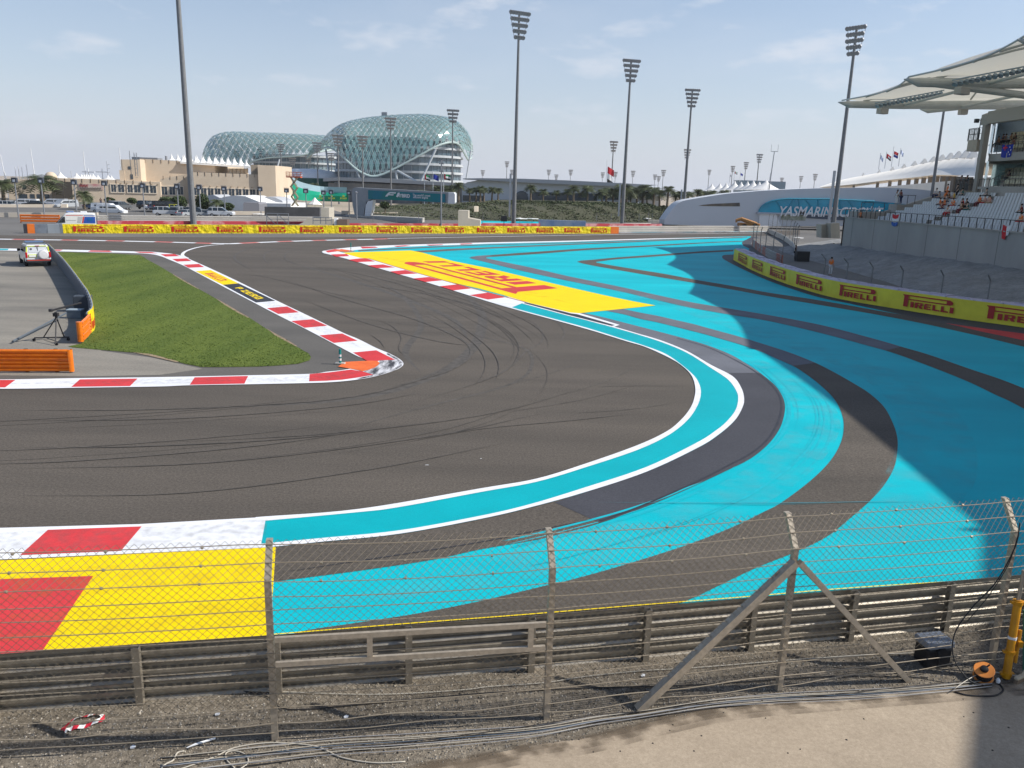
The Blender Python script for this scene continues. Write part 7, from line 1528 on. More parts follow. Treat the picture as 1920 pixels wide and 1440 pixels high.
for y in (.5, 1.3, 2.1): m.box((0, y, 1.88), (1.45, .06, .05))
for s in (-1, 1): m.box((s * .7, 1.4, 1.90), (.05, 2.5, .05))
sput(m, 'roof_rack', mat('rack_grey', (.12, .14, .16), .5)); m = MB(); m.bbox((0, 1.9, 1.95), (1.4, .3, .12), .03); sput(m, 'light_bar', mat('bar_blue', (.10, .16, .28), .3))
m = MB(); m.lathe((-.48, .05, 1.47), [(.085, 0), (.085, .02)], 14, (0, -1, .15)); sput(m, 'door_emblem', mat('emblem_dark', (.10, .10, .12), .5))

# ================================================================ PEOPLE
def skin_mesh(pts, edges, radii, sub=1, name='body'):
    me = bpy.data.meshes.new(name); me.from_pydata(pts, edges, []); ob = bpy.data.objects.new(name, me); COL.objects.link(ob)
    md = ob.modifiers.new('s', 'SKIN'); ob.modifiers.new('d', 'SUBSURF').levels = sub
    for v_, r in zip(me.skin_vertices[0].data, radii): v_.radius = (r if hasattr(r, '__len__') else (r, r))
    me.skin_vertices[0].data[0].use_root = True
    dg = bpy.context.evaluated_depsgraph_get(); out = bpy.data.meshes.new_from_object(ob.evaluated_get(dg)); bpy.data.objects.remove(ob); out.name = name
    out.polygons.foreach_set('use_smooth', [True] * len(out.polygons)); return out
def figure(pose):
    P = {'pel': (0, 0, .95), 'wai': (0, 0, 1.10), 'che': (0, -.01, 1.32), 'nk': (0, 0, 1.50), 'hd': (0, -.01, 1.60), 'top': (0, -.01, 1.72),
         'sl': (-.17, 0, 1.43), 'sr': (.17, 0, 1.43), 'el': (-.24, .03, 1.15), 'er': (.24, .03, 1.15), 'wl': (-.24, -.10, .93), 'wr': (.24, -.10, .93), 'hl': (-.24, -.14, .84), 'hr': (.24, -.14, .84),
         'pl': (-.09, 0, .92), 'pr': (.09, 0, .92), 'kl': (-.11, -.02, .50), 'kr': (.11, -.02, .50), 'al': (-.11, .02, .09), 'ar': (.11, .02, .09), 'tl': (-.12, -.15, .04), 'tr': (.12, -.15, .04)}
    if pose == 'sit':
        dz = -.47
        for k in ('pel', 'wai', 'che', 'nk', 'hd', 'top', 'sl', 'sr', 'el', 'er', 'wl', 'wr', 'hl', 'hr', 'pl', 'pr'): x, y, z = P[k]; P[k] = (x, y, z + dz)
        P.update({'kl': (-.14, -.44, .50), 'kr': (.14, -.44, .50), 'al': (-.14, -.42, .09), 'ar': (.14, -.42, .09), 'tl': (-.15, -.58, .04), 'tr': (.15, -.58, .04), 'el': (-.23, -.08, .70), 'er': (.23, -.08, .70), 'wl': (-.15, -.30, .62), 'wr': (.15, -.30, .62), 'hl': (-.11, -.38, .60), 'hr': (.11, -.38, .60)})
        for k in ('che', 'nk', 'hd', 'top', 'sl', 'sr'): x, y, z = P[k]; P[k] = (x, y - .08, z)
    if pose == 'lean':
        for k, d in (('el', (-.26, -.16, 1.20)), ('er', (.26, -.16, 1.20)), ('wl', (-.18, -.36, 1.10)), ('wr', (.18, -.36, 1.10)), ('hl', (-.15, -.43, 1.09)), ('hr', (.15, -.43, 1.09))): P[k] = d
        for k in ('che', 'nk', 'hd', 'top', 'sl', 'sr'): x, y, z = P[k]; P[k] = (x, y - .12, z - .02)
    K = list(P); ix = {k: i for i, k in enumerate(K)}
    E = [('pel', 'wai'), ('wai', 'che'), ('che', 'nk'), ('nk', 'hd'), ('hd', 'top'), ('che', 'sl'), ('che', 'sr'), ('sl', 'el'), ('sr', 'er'), ('el', 'wl'), ('er', 'wr'), ('wl', 'hl'), ('wr', 'hr'), ('pel', 'pl'), ('pel', 'pr'), ('pl', 'kl'), ('pr', 'kr'), ('kl', 'al'), ('kr', 'ar'), ('al', 'tl'), ('ar', 'tr')]
    R_ = {'pel': (.15, .11), 'wai': (.13, .10), 'che': (.16, .11), 'nk': .055, 'hd': .095, 'top': .07, 'sl': .065, 'sr': .065, 'el': .045, 'er': .045, 'wl': .03, 'wr': .03, 'hl': .035, 'hr': .035, 'pl': .09, 'pr': .09, 'kl': .06, 'kr': .06, 'al': .04, 'ar': .04, 'tl': .035, 'tr': .035}
    body = skin_mesh([P[k] for k in K], [(ix[a], ix[b]) for a, b in E], [R_[k] for k in K])
    def part(keys, edges, grow, nm):
        k2 = list(keys); i2 = {k: i for i, k in enumerate(k2)}
        rr = [tuple(x + grow for x in (R_[k] if hasattr(R_[k], '__len__') else (R_[k],) * 2)) for k in k2]
        return skin_mesh([P[k] for k in k2], [(i2[a], i2[b]) for a, b in edges], rr, 1, nm)
    P['ml'] = tuple((Vector(P['sl']).lerp(Vector(P['el']), .9))); P['mr'] = tuple((Vector(P['sr']).lerp(Vector(P['er']), .9))); R_['ml'] = R_['mr'] = .05
    shirt = part(('pel', 'wai', 'che', 'sl', 'sr', 'ml', 'mr'), [('pel', 'wai'), ('wai', 'che'), ('che', 'sl'), ('che', 'sr'), ('sl', 'ml'), ('sr', 'mr')], .018, 'shirt')
    tr_ = part(('pel', 'pl', 'pr', 'kl', 'kr', 'al', 'ar'), [('pel', 'pl'), ('pel', 'pr'), ('pl', 'kl'), ('pr', 'kr'), ('kl', 'al'), ('kr', 'ar')], .014, 'trousers')
    hx, hy, hz_ = P['hd']; m = MB(); m.lathe((hx, hy + .025, hz_ + .03), [(.098, -.02), (.105, .04), (.09, .10), (.05, .135), (0, .145)], 12); hair = m.mesh('hair', bpy.data.materials.get('hair_dark') or mat('hair_dark', (.02, .015, .012), .7), smooth=True)
    m = MB(); yf_ = hy - .095
    for s in (-1, 1): m.lathe((s * .034, yf_ + .004, hz_ + .015), [(.012, 0), (.006, .01)], 6, (0, -1, 0))
    m.prism([(-.012, yf_, hz_ - .02), (.012, yf_, hz_ - .02), (0, yf_ - .004, hz_ + .012)], (0, -.014, 0)); m.box((0, yf_ + .002, hz_ - .045), (.045, .012, .01)); face = m.mesh('face_features', mat('face_dark', (.08, .03, .025), .6))
    return {'body': body, 'shirt': shirt, 'trousers': tr_, 'hair': hair, 'face_features': face}
POSES = {k: figure(k) for k in ('stand', 'sit', 'lean')}
SK = [mat('skin_a', (.48, .28, .19), .6), mat('skin_b', (.26, .14, .09), .6), mat('skin_c', (.58, .38, .28), .6)]
CL = {'orange': (.78, .19, .03), 'black': (.02, .02, .024), 'white': (.66, .66, .66), 'navy': (.02, .03, .09), 'grey': (.20, .21, .22), 'red': (.45, .03, .03), 'maroon': (.16, .02, .03), 'teal': (.02, .12, .12), 'brown': (.16, .09, .05), 'khaki': (.30, .25, .16), 'yellow': (.6, .4, .05), 'pink': (.55, .30, .26)}
def cloth(c): return mat('cloth_' + c, CL[c], .8)
def person(pose, loc, yaw, shirt, trousers, label, group=None, skin=0, sc=1.0):
    t = thing('person', label, 'person', loc, group, yaw); t.scale = (sc,) * 3
    for nm, mm in (('body', SK[skin]), ('shirt', cloth(shirt)), ('trousers', cloth(trousers)), ('hair', None), ('face_features', None)):
        o = bpy.data.objects.new(nm, POSES[pose][nm]); COL.objects.link(o); o.parent = t
        if mm is not None:
            if not o.data.materials: o.data.materials.append(SK[0])
            o.material_slots[0].link = 'OBJECT'; o.material_slots[0].material = mm
    return t
p = G(1568, 522); person('stand', (p.x + .6, p.y + 3.2, .0), 2.2, 'orange', 'white', 'marshal in orange and white standing behind the curving barrier', skin=0)
p = G(1490, 487); person('stand', (p.x, p.y, 0), 1.0, 'black', 'black', 'person in black under the grey-white parasol', skin=1)
m = MB(); p = G(1500, 490); m.bbox(p + Vector((.2, 0, .6)), (1.5, .9, 1.2), .05); tag(m.build('equipment_bin', DARKM), 'dark bin under the grey-white parasol', 'bin')
p = G(131, 424); person('stand', (p.x, p.y - 1.0, 0), 0, 'navy', 'black', 'marshal in navy standing beside the ambulance', skin=1)
for u, lb in ((190, 'standing person left of the pair below the clipped trees'), (207, 'standing person between the clipped trees')):
    q = AT(u, 388, 190); person('stand', (q.x, 190, 1.0), .5, 'black', 'navy', lb, skin=1)

# ================================================================ MAIN GRANDSTAND (right)
GC = two_scale('stand_concrete', (.30, .29, .27), (.40, .39, .365), 8, (.85, .85, .85), (1.08, 1.08, 1.08), .25, stretch=(0, 1, 1))
GW = mat('stand_wall', (.30, .295, .28), .8, (.37, .36, .34), .22, stretch=(1, 1, .4), bump=.2, bscale=4)
gs_ = thing('grandstand', 'large grandstand with white seats, upper tiers and a tensile roof on the right', 'grandstand', (46, 80, 0))
XW = 41.0; YE = 104.6; YN = 20.0; ZT = 5.0
m = MB(); m.box((XW + .2, (YE + YN) / 2, ZT / 2), (.4, YE - YN, ZT)); m.build('front_wall', GW, gs_)
m = MB()
for k in range(14):
    y = YE - 6.2 * k - 3; m.box((XW - .003, y, (ZT + 1.5) / 2), (.012, .05, ZT - 1.5))
m.build('panel_joints', mat('joint_dark', (.12, .12, .12), .9), gs_)
m = MB(); m.box((XW + .15, (YE + YN) / 2, ZT + .05), (.55, YE - YN, .10)); m.build('wall_coping', GC, gs_)
m = MB(); m.prism([(XW, YE, 0), (XW + 3, YE + .2, 0), (XW + 9.5, YE - 3, 0), (XW + 9.5, YE - 3, 8.0), (XW + 3, YE + .2, 5.2), (XW, YE, ZT)], (0, -.4, 0)); m.build('end_wall', GW, gs_)
# terraces
RX0, RD, RZ0, RR, NR = XW + 1.9, .88, 4.55, .375, 9
for k in range(NR):
    x = RX0 + k * RD; z = RZ0 + k * RR; y1 = YE - 3.2 - k * .25; m = MB(); m.box((x + RD / 2, (y1 + YN) / 2, z / 2 + (z / 2 - .2) * 0), (RD - .004, y1 - YN, z)); m.build('terrace_step', GC, gs_)
m = MB(); m.box((XW + 1.15, (YE + YN) / 2 - 1, 2.1), (1.5, YE - YN - 2, 4.2)); m.build('front_walkway', GC, gs_)
# seats
SEATW = mat('seat_white', (.52, .55, .57), .5); SEATB = mat('seat_beige', (.46, .44, .33), .5)
def seat_shape(mb, x, y, z):
    mb.box((x - .02, y, z + .43), (.38, .44, .05)); mb.box((x + .20, y, z + .62), (.05, .43, .40), rot=Matrix.Rotation(.18, 3, 'Y')); mb.box((x + .14, y, z + .30), (.06, .10, .24))
seats = []
aisles = [YE - 16.5, YE - 34]
for k in range(NR):
    x = RX0 + k * RD + .45; z = RZ0 + k * RR; y = YE - 4.2 - k * .3
    while y > 55:
        if all(abs(y + (8 - k) * .0 - a) > .75 for a in aisles): seats.append((y, x, z, SEATW))
        y -= .55
def tier(X0, Z0, nr, rise, yend, mat_):
    out = []
    for k in range(nr):
        y = (X0 + k * .85 + .4) / .572 - .5
        while y > 58:
            if abs(y - (yend - 8.5)) > .6: out.append((y, X0 + k * .85 + .4, Z0 + k * rise, mat_))
            y -= .56
    return out
T2 = dict(X0=52.2, Z0=8.9, nr=4, rise=.48); T3 = dict(X0=53.6, Z0=12.75, nr=4, rise=.55)
seats += tier(T2['X0'], T2['Z0'], 4, .48, 92.5, SEATB) + tier(T3['X0'], T3['Z0'], 4, .55, 92.5, SEATB)
def upx(x, y, z): v = Vector((x, y, z - CH)); w_ = v.dot(FW); return 960 + F * v.dot(RT) / w_, 720 - F * v.dot(UP) / w_
vis = [s for s in seats if upx(s[1], s[0], s[2])[0] < 1925]; off_ = [s for s in seats if upx(s[1], s[0], s[2])[0] >= 1925]
vis.sort(key=lambda s: s[1] ** 2 + s[0] ** 2)
mw = MB(); seat_shape(mw, 0, 0, 0); me_s = {SEATW: mw.mesh('seat', SEATW), SEATB: mw.mesh('seat', SEATB)}; wl = world_loc(gs_)
for y, x, z, mm in vis[:98]:
    o = bpy.data.objects.new('seat', me_s[mm]); COL.objects.link(o); o.parent = gs_; o.location = Vector((x, y, z)) - wl
for mm, nm in ((SEATW, 'seat_rows'), (SEATB, 'upper_seat_rows')):
    m = MB()
    for y, x, z, m2 in vis[98:] + off_:
        if m2 is mm: seat_shape(m, x, y, z)
    o = m.build(nm, mm, gs_); o['kind'] = 'stuff'
# railings on the front wall
RL = mat('railing_dark', (.05, .055, .06), .5)
m = MB(); y = YE - .1
while y > 45: m.tube((XW + .1, y, ZT - .25), (XW + .1, y, ZT + 1.0), .045, n=5); y -= 1.25
m.tube((XW + .1, YE - .1, ZT + 1.0), (XW + .1, 45, ZT + 1.0), .035, n=5); m.build('front_railing', RL, gs_)
# stepped balustrade / landing at the far end of the seats
m = MB(); m.box((XW + 3.2, YE - 1.4, 2.9), (5.2, 2.4, 5.8)); m.box((XW + 6.4, YE - 1.6, 3.4), (2.4, 2.2, 6.8)); m.build('end_landing', GC, gs_)
m = MB()
for x, z in ((XW + 1, 5.8), (XW + 2.4, 5.8), (XW + 3.8, 5.8), (XW + 5.4, 6.8), (XW + 6.5, 6.8), (XW + 7.4, 6.8)): m.tube((x, YE - 2.5, z), (x, YE - 2.5, z + 1.1), .04, n=5)
m.tube((XW + 1, YE - 2.5, 6.9), (XW + 4.2, YE - 2.5, 6.9), .035, n=5); m.tube((XW + 5.2, YE - 2.5, 7.9), (XW + 7.5, YE - 2.5, 7.9), .035, n=5); m.build('landing_railing', RL, gs_)
# upper structure: columns, slabs, glass backs
def slab(x0, x1, z0, z1, y1, y0, nm, mm=GC): m = MB(); m.box(((x0 + x1) / 2, (y0 + y1) / 2, (z0 + z1) / 2), (x1 - x0, y1 - y0, z1 - z0)); return m.build(nm, mm, gs_)
def skew(x0, z0, z1, nm, mm=GC, x1=60): m = MB(); m.prism([(x0, x0 / .5535, z0), (x1, x1 / .5535, z0), (x1, 25, z0), (x0, 25, z0)], (0, 0, z1 - z0)); return m.build(nm, mm, gs_)
skew(50.9, 7.95, 8.75, 'tier_slab'); slab(51.0, 51.15, 8.75, 9.0, 93.4, 25, 'tier_kerb')
skew(52.3, 11.75, 12.55, 'tier_slab'); slab(50.9, 70, 0, 7.9, 93.0, 25, 'lower_block')
for k in range(4): slab(52.2 + k * .85, 53.04 + k * .85, 8.76, 8.75 + (k + 1) * .48 - .33, (52.2 + k * .85) / .572, 26, 'tier_step'); slab(53.6 + k * .85, 54.44 + k * .85, 12.56, 12.6 + (k + 1) * .55 - .4, (53.6 + k * .85) / .572, 26, 'tier_step')
GLS = mat('stand_glass', (.62, .72, .72), .12, (.70, .79, .79), .4, spec=.8, metal=.75); GLS2 = mat('stand_glass_pale', (.70, .79, .86), .12, (.78, .86, .92), .3, spec=.8, metal=.75)
slab(56.0, 56.2, 9.2, 11.75, 100, 26, 'glass_wall', GLS); slab(57.4, 57.6, 13.2, 17.2, 103, 26, 'glass_wall', GLS2)
m = MB(); m.prism([(51.9, 94.0, 8.8), (56, 101.2, 8.8), (56, 101.2, 11.74), (51.9, 94.0, 11.74)], (.2, -.1, 0)); m.build('glass_wall', GLS, gs_)
m = MB(); m.prism([(52.0, 94.2, 12.6), (57.4, 103.6, 12.6), (57.4, 103.6, 16.9), (52.0, 94.2, 16.9)], (.2, -.1, 0)); m.build('glass_wall', GLS2, gs_)
for x, y, z0, z1, w_ in ((51.5, 94.4, 0, 16.6, .6), (55.4, 84, 8.8, 11.7, 1.0), (57.0, 82, 12.6, 17.0, .9), (55.4, 74, 8.8, 11.7, 1.0), (57.0, 72, 12.6, 17, .9)):
    m = MB(); m.box((x, y, (z0 + z1) / 2), (w_, w_, z1 - z0)); m.build('column', mat('column_grey', (.32, .305, .28), .8), gs_)
m = MB(); m.prism([(51.0, 94.8, 15.6), (51.0, 94.8, 16.7), (58, 104, 18.4), (58, 104, 17.3)], (.3, -1.0, 0)); m.build('roof_beam', GC, gs_); slab(51.2, 51.9, 15.7, 17.0, 94.0, 26, 'eaves_beam', mat('beam_grey', (.34, .32, .285), .8))
for k in range(8):
    y = 91 - k * 1.5
m = MB()
for k in range(28): y = 92 - k * 1.05; m.box((57.36, y, 15.2), (.05, .06, 4.0)); m.box((55.96, y, 10.5), (.05, .06, 2.5))
m.build('glazing_bars', RL, gs_)
for X_, z_, yy in ((51.05, 8.75, 93.3), (52.4, 12.55, 94.2)):
    m = MB(); y = yy
    while y > 55: m.tube((X_, y, z_ - .5), (X_, y, z_ + 1.05), .035, n=4); y -= .95
    m.tube((X_, yy, z_ + 1.05), (X_, 55, z_ + 1.05), .035, n=4); m.build('tier_railing', RL, gs_)
for (X_, z_, yy) in ((51.6, 8.75, 92.0), (53.0, 12.6, 92.3)):
    m = MB()
    for q in range(6): m.tube((X_ + q * .75, yy, z_ + q * .42), (X_ + q * .75, yy, z_ + 1.05 + q * .42), .03, n=4)
    m.tube((X_, yy, z_ + 1.05), (X_ + 3.75, yy, z_ + 3.15), .03, n=4); m.build('stair_railing', RL, gs_)
# end balconies
for (x0, x1, y0, y1, z0, z1) in ((50.9, 52.2, 94.9, 97.0, 12.9, 14.1), (50.6, 52.2, 94.9, 97.6, 6.4, 8.55)):
    m = MB(); m.prism([(x0 + .3, y1, z0), (x1, y1, z0), (x1, y0, z0), (x0 + .1, y0, z0), (x0, y0 + .6, z0), (x0, y1 - .3, z0)], (0, 0, z1 - z0)); m.build('balcony', mat('balcony_beige', (.42, .37, .30), .8), gs_)
    m = MB()
    for q in range(9): y = y0 + (y1 - y0) * q / 8; m.tube((x0 + .1, y, z1 - .1), (x0 + .1, y, z1 + 1.25), .035, n=4)
    for q in range(4): m.tube((x0 + .1 + q * .6, y1 - .1, z1), (x0 + .1 + q * .6, y1 - .1, z1 + 1.25), .035, n=4); m.tube((x0 + .1 + q * .6, y0 + .1, z1), (x0 + .1 + q * .6, y0 + .1, z1 + 1.25), .035, n=4)
    for zz in (1.25, .65): m.path([(x0 + .1, y0, z1 + zz), (x0 + .1, y1 - .1, z1 + zz), (x1, y1 - .1, z1 + zz)], .035, 4); m.path([(x0 + .1, y0 + .1, z1 + zz), (x1, y0 + .1, z1 + zz)], .035, 4)
    m.build('balcony_railing', RL, gs_)
m = MB(); m.tube((51.3, 95.4, 14.1), (51.3, 95.4, 16.4), .05, n=5); m.box((51.3, 95.4, 16.2), (1.3, .08, .08)); m.bbox((50.75, 95.2, 16.1), (.45, .35, .42), .03); m.bbox((51.85, 95.2, 16.2), (.45, .35, .42), .03); m.build('speaker_mast', RL, gs_)

# roof: tensile bays between projecting beams
TIPS = [Vector((42.6, 115.3, 19.8)), Vector((39.0, 88.2, 19.3)), Vector((35.7, 63.2, 18.85)), Vector((33.8, 40.8, 18.6)), Vector((32.3, 18.6, 18.2)), Vector((25.8, 8.7, 17.8)), Vector((19, -4, 17.6))]
roof = thing('stand_roof', 'cream tensile fabric roof with white steel beams over the grandstand', 'roof', (50, 90, 19))
FAB = mat('roof_fabric', (.74, .71, .63), .65, (.68, .65, .57), .2); TUB = mat('roof_steel', (.46, .48, .46), .4, (.41, .43, .41), 1)
fb_ = FAB.node_tree.nodes['Principled BSDF']; trn = N(FAB.node_tree, 'ShaderNodeBsdfTranslucent'); trn.inputs[0].default_value = (.86, .82, .70, 1); mxs = N(FAB.node_tree, 'ShaderNodeMixShader'); mxs.inputs[0].default_value = .42
ou = FAB.node_tree.nodes['Material Output']; FAB.node_tree.links.new(fb_.outputs[0], mxs.inputs[1]); FAB.node_tree.links.new(trn.outputs[0], mxs.inputs[2]); FAB.node_tree.links.new(mxs.outputs[0], ou.inputs[0])
WR = 36.0
def bdir_(i): return Vector((1, [.05, .08, .10, .12, .05, -.5, -.7][i], 0)).normalized()
def beamz(s): return -.3 + .6 * (s / WR) * 1.6
for i in range(len(TIPS) - 1):
    a, b = TIPS[i], TIPS[i + 1]; da, db = bdir_(i), bdir_(i + 1); rows = []
    for q in range(17):
        t = q / 16; sc_ = math.sin(math.pi * t); e = abs(2 * t - 1); row = []
        for r in range(11):
            s = r / 10; inn = ([.5, .5, .5, .9, .9, .9][i] + [1.9, 1.5, 1.2, .35, .1, .1][i] * sc_) * (1 - s); pa = a + da * (inn + (WR - inn) * s); pb = b + db * (inn + (WR - inn) * s); p_ = pa.lerp(pb, t)
            ridge = (1 - e ** 1.6); z = 1.6 * s + ridge * (7.0 * (1 - (1 - s) ** 2.0)) ; row.append(p_ + Vector((0, 0, .25 + z)))
        rows.append(row)
    m = MB(); m.grid(rows); m.build('roof_membrane', FAB, roof, smooth=True)
    m = MB(); m.path([r[0] for r in rows], .09, 6); m.build('edge_cable', TUB, roof)
    for q in (4, 8, 12): m = MB(); m.path([p_ + Vector((0, 0, -.12)) for p_ in rows[q]], .11, 6); m.build('arched_rib', TUB, roof)
    m = MB(); m.path([r[5] + Vector((0, 0, -.14)) for r in rows], .12, 6); m.build('arched_rib', TUB, roof)
for i, p_ in enumerate(TIPS):
    d = bdir_(i)
    m = MB(); m.path([p_ + d * .0, p_ + d * 1.6 + Vector((0, 0, -.25)), p_ + d * 9 + Vector((0, 0, -.1)), p_ + d * 36 + Vector((0, 0, .9))], [.06, .45, .52, .55], 12); m.build('roof_beam', TUB, roof)
    m = MB(); m.tube(p_ + d * 3.2 + Vector((0, 0, -.3)), p_ + d * 23 + Vector((0, 0, .1 if i == 0 else -1.9)), .36, n=10); m.build('under_strut', TUB, roof)
    m = MB(); m.tube(p_ + d * 3.5 + Vector((0, 0, .2)), p_ + d * 16 + Vector((0, 0, 5.5)), .2, n=8); m.build('upper_strut', TUB, roof)
    if i + 1 < len(TIPS):
        n2 = TIPS[i + 1]; 
        m = MB()
        for s in (9, 17): m.tube(p_ + d * s + Vector((0, 0, -.1)), n2 + bdir_(i + 1) * s + Vector((0, 0, -.1)), .17, n=8)
        m.build('cross_tube', TUB, roof)
    # rows of floodlights hung along the beam
    if i < 4:
        m = MB(); sd = Vector((-.25, -1.0, 0)).normalized()
        for k in range(16):
            c = p_ + d * (5.0 + k * .42) + Vector((0, -1.0 - k * .28, -.35 + k * .085)); m.lathe(c, [(.10, -.25), (.25, -.1), (.30, .18), (.02, .1)], 8, Vector((-.5, -.3, -.75)))
        m.path([p_ + d * 4.6 + Vector((0, -1.0, -.05)), p_ + d * 11.6 + Vector((0, -5.4, 1.3))], .08, 5); m.build('roof_floodlights', mat('lamp_bluegrey', (.30, .38, .44), .35, metal=.3), roof)
        m = MB(); m.bbox(p_ + d * 5.6 + Vector((0, -1.4, -1.1)), (1.5, .8, .7), .05, .5); m.build('loudspeaker', mat('speaker_grey', (.36, .35, .32), .6), roof)
# far end fascia: lower tip of the end bay
m = MB(); e0 = TIPS[0] + bdir_(0) * 9 + Vector((3.0, 9.5, .8)); m.path([AT(1725, 205, 128), AT(1740, 206.5, 127.5), AT(1800, 201, 124), AT(1870, 198, 120)], [.06, .45, .4, .4], 10); m.build('end_beam', TUB, roof)
m = MB(); P0 = TIPS[0]; m.grid([[P0 + bdir_(0) * s + Vector((0, 0, .2 + 1.2 * s / 24)) for s in (2, 8, 14, 20, 30)], [AT(1728, 204, 128).lerp(AT(1990, 188, 118), k / 4) for k in range(5)]]); m.build('roof_membrane', FAB, roof, smooth=True)
m = MB(); m.bbox(AT(1806, 206.5, 118), (1.0, .9, 1.2), .05); m.build('loudspeaker', mat('speaker_grey', (.36, .35, .32), .6), roof)

# spectators
def row_at(k, y, dx=.45): return Vector((RX0 + k * RD + dx - .05, y, RZ0 + k * RR))
def seat_px(u, v):
    """terrace place under a photo pixel"""
    best = None
    for k in range(NR):
        x = RX0 + k * RD + .45; q = ATX(u, v, x); e = abs(q.z - (RZ0 + k * RR + .65))
        if best is None or e < best[0]: best = (e, k, q.y)
    return best[1], best[2]
specs = [(1757, 365, 'sit', 'white', 'navy', 'spectator in white lounging alone at the top left of the seats'), (1763, 366, 'sit', 'grey', 'navy', 'spectator in grey beside the one lounging at the top left'), (1778, 355, 'stand', 'orange', 'orange', 'standing spectator in bright orange, arms at their sides, by the top row'), (1797, 353, 'stand', 'black', 'black', 'standing spectator in black at the top row'), (1806, 362, 'sit', 'teal', 'black', 'spectator in dark teal below the balcony'),
         (1773, 369, 'sit', 'orange', 'brown', 'orange-shirted spectator in the upper cluster, far left'), (1780, 371, 'sit', 'brown', 'brown', 'brown-shirted spectator in the upper cluster'), (1790, 369, 'sit', 'yellow', 'maroon', 'spectator in a mustard shirt at the right of the upper cluster'), (1776, 376, 'sit', 'grey', 'navy', 'spectator in grey in the middle of the cluster'),
         (1764, 383, 'sit', 'orange', 'black', 'left of two orange shirts seated side by side'), (1771, 384, 'sit', 'orange', 'maroon', 'right of two orange shirts seated side by side'), (1788, 385, 'sit', 'orange', 'red', 'orange-shirted spectator a little apart to the right'), (1767, 391, 'sit', 'maroon', 'navy', 'spectator in dark red in the lower row of the cluster'), (1779, 393, 'sit', 'white', 'red', 'spectator in white over red in the lower row of the cluster'),
         (1806, 383, 'sit', 'red', 'black', 'red-shirted spectator beside one in black'), (1814, 382, 'sit', 'black', 'black', 'black-shirted spectator beside the red shirt'), (1804, 393, 'sit', 'brown', 'maroon', 'brown-shirted spectator in front of the red and black shirts'), (1815, 394, 'sit', 'teal', 'teal', 'teal-shirted spectator in front of the red and black shirts'),
         (1851, 366, 'sit', 'grey', 'black', 'grey-shirted spectator sitting highest on the right'), (1838, 379, 'sit', 'orange', 'maroon', 'orange-shirted spectator left of two pink-clad ones'), (1848, 379, 'sit', 'pink', 'red', 'pink-shirted spectator next to the orange shirt'), (1856, 381, 'sit', 'pink', 'khaki', 'pink-shirted spectator at the right of the group of three'), (1917, 393, 'sit', 'maroon', 'black', 'spectator in maroon cut by the right edge'), (1916, 412, 'sit', 'orange', 'red', 'orange-shirted spectator at the right edge behind the railing')]
for u, v, pose, sh, tr_, lb in specs:
    k, y = seat_px(u, v + (0 if pose == 'sit' else 6)); z = RZ0 + k * RR
    person(pose, (RX0 + k * RD + (.42 if pose == 'sit' else .3), y, z), -math.pi / 2 + random.uniform(-.3, .3), sh, tr_, lb, 'spectators on the lower seats', skin=random.choice((0, 1, 2)), sc=1.0)
person('lean', (XW + .75, ATX(1615, 395, XW + .7).y, ZT - .75), -math.pi / 2, 'orange', 'brown', 'orange-shirted spectator leaning on the front railing')
for (u, X_, z_, sh, lb, po) in ((1682, XW + 6.0, 6.8, 'white', 'white-clad person standing on the end landing', 'stand'), (1690, XW + 6.6, 6.8, 'maroon', 'person in dark red standing on the end landing', 'lean')): person(po, (X_, ATX(u, 368, X_).y, z_), -1.3, sh, 'white' if sh == 'white' else 'navy', lb, skin=1)
for (u, X_, z_, sh, lb, po) in ((1807, 51.1, 8.55, 'grey', 'grey-clad person leaning on the lower end balcony', 'lean'), (1816, 51.6, 8.55, 'black', 'person in black at the back of the lower end balcony', 'stand')): person(po, (X_, min(97.2, max(95.3, ATX(u, 320, X_).y)), z_), -1.4, sh, 'grey', lb, skin=1)
for (u, v, X_, z_, sh, lb, po) in ((1861, 255, 53.4, 13.0, 'black', 'person in black standing at the top tier stair', 'stand'), (1875, 252, 55.0, 13.7, 'brown', 'seated spectator left in the top tier back row', 'sit'), (1884, 249, 55.8, 14.0, 'navy', 'spectator in navy in the top tier back row', 'sit'), (1889, 249, 55.8, 14.0, 'grey', 'spectator in grey in the top tier back row', 'sit'), (1899, 249, 55.8, 14.0, 'khaki', 'spectator in khaki in the top tier back row', 'sit'), (1906, 249, 55.8, 14.0, 'black', 'rightmost spectator in the top tier back row', 'sit'), (1893, 329, 53.8, 9.8, 'black', 'lone spectator in black on the middle tier', 'sit'), (1903, 254, 54.6, 13.3, 'maroon', 'spectator in maroon in front on the top tier', 'sit')):
    person(po, (X_, ATX(u, v, X_).y, z_ - (.25 if po == 'sit' else .3)), -1.5, sh, 'black', lb, skin=1)
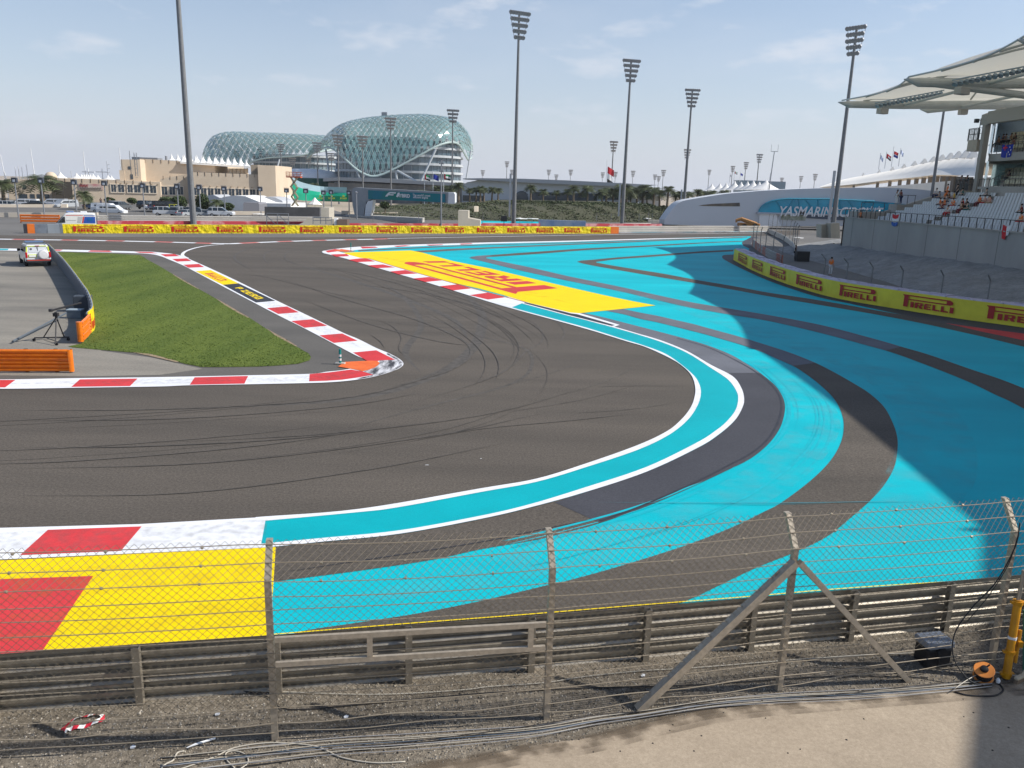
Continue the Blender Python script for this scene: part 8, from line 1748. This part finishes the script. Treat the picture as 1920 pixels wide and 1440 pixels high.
# flags hung on the railings
def cloth_flag(X_, u0, u1, z0, z1, bands, label):
    a, b = ATX(u0, 400, X_), ATX(u1, 400, X_); t = thing('hanging_flag', label, 'flag', (X_, a.y, z0))
    for (x0, x1, y0, y1, mm) in bands:
        m = MB(); rows = [[Vector((X_ - .08 - .05 * math.sin(q * 2.1 + r), lerp(a.y, b.y, lerp(x0, x1, q / 4)), lerp(z0, z1, lerp(y0, y1, r / 2)) - .12 * math.sin(math.pi * lerp(x0, x1, q / 4)))) for q in range(5)] for r in range(3)]; m.grid(rows); m.build('flag_cloth', mm, t)
    return t
cloth_flag(XW, 1676, 1687, ZT - .35, ZT + .85, [(0, 1, .66, 1, FR), (0, 1, .34, .66, FW_), (0, 1, 0, .34, mat('flag_midblue', (.04, .12, .40), .7))], 'red, white and blue striped flag tied to the front railing')
cloth_flag(XW - .03, 1887, 1900, ZT - .5, ZT + .6, [(0, .6, 0, 1, FR), (.6, 1, .3, 1, FW_)], 'crumpled red flag hanging on the front railing near the right edge')
ja = cloth_flag(52.35, 1861, 1880, 12.15, 13.45, [(0, 1, 0, 1, FB)], 'dark blue flag with a red and white cross corner on the top tier railing')
a, b = ATX(1861, 400, 52.2), ATX(1880, 400, 52.2)
m = MB(); m.box((52.16, lerp(a.y, b.y, .25), 13.08), (.02, abs(a.y - b.y) * .42, .12)); m.box((52.16, lerp(a.y, b.y, .25), 13.08), (.024, .12, .55)); m.build('flag_cross', FR, ja)
m = MB()
for yy, zz in ((.7, 13.1), (.82, 12.8), (.62, 12.6), (.76, 12.35)): m.lathe((52.17, lerp(a.y, b.y, yy), zz), [(.07, 0), (.07, .02)], 6, (-1, 0, 0))
m.build('flag_stars', FW_, ja)

# ================================================================ AIR
m = MB(); m.box((0, 1420, 44), (4860, 3000, 92)); hz_ = m.build('haze', MATS['ground'] if 'ground' in MATS else SAND); hz_['kind'] = 'stuff'; hz_['label'] = 'thin haze in the air over the whole circuit'; hz_['category'] = 'haze'
HM = bpy.data.materials.new('haze_air'); HM.use_nodes = True; ht_ = HM.node_tree; ht_.nodes.clear(); ho = N(ht_, 'ShaderNodeOutputMaterial'); hv = N(ht_, 'ShaderNodeVolumePrincipled')
hv.inputs['Color'].default_value = (.97, .98, 1.0, 1); hv.inputs['Density'].default_value = .00011; hv.inputs['Anisotropy'].default_value = .25
ht_.links.new(hv.outputs[0], ho.inputs['Volume']); hz_.data.materials.clear(); hz_.data.materials.append(HM)
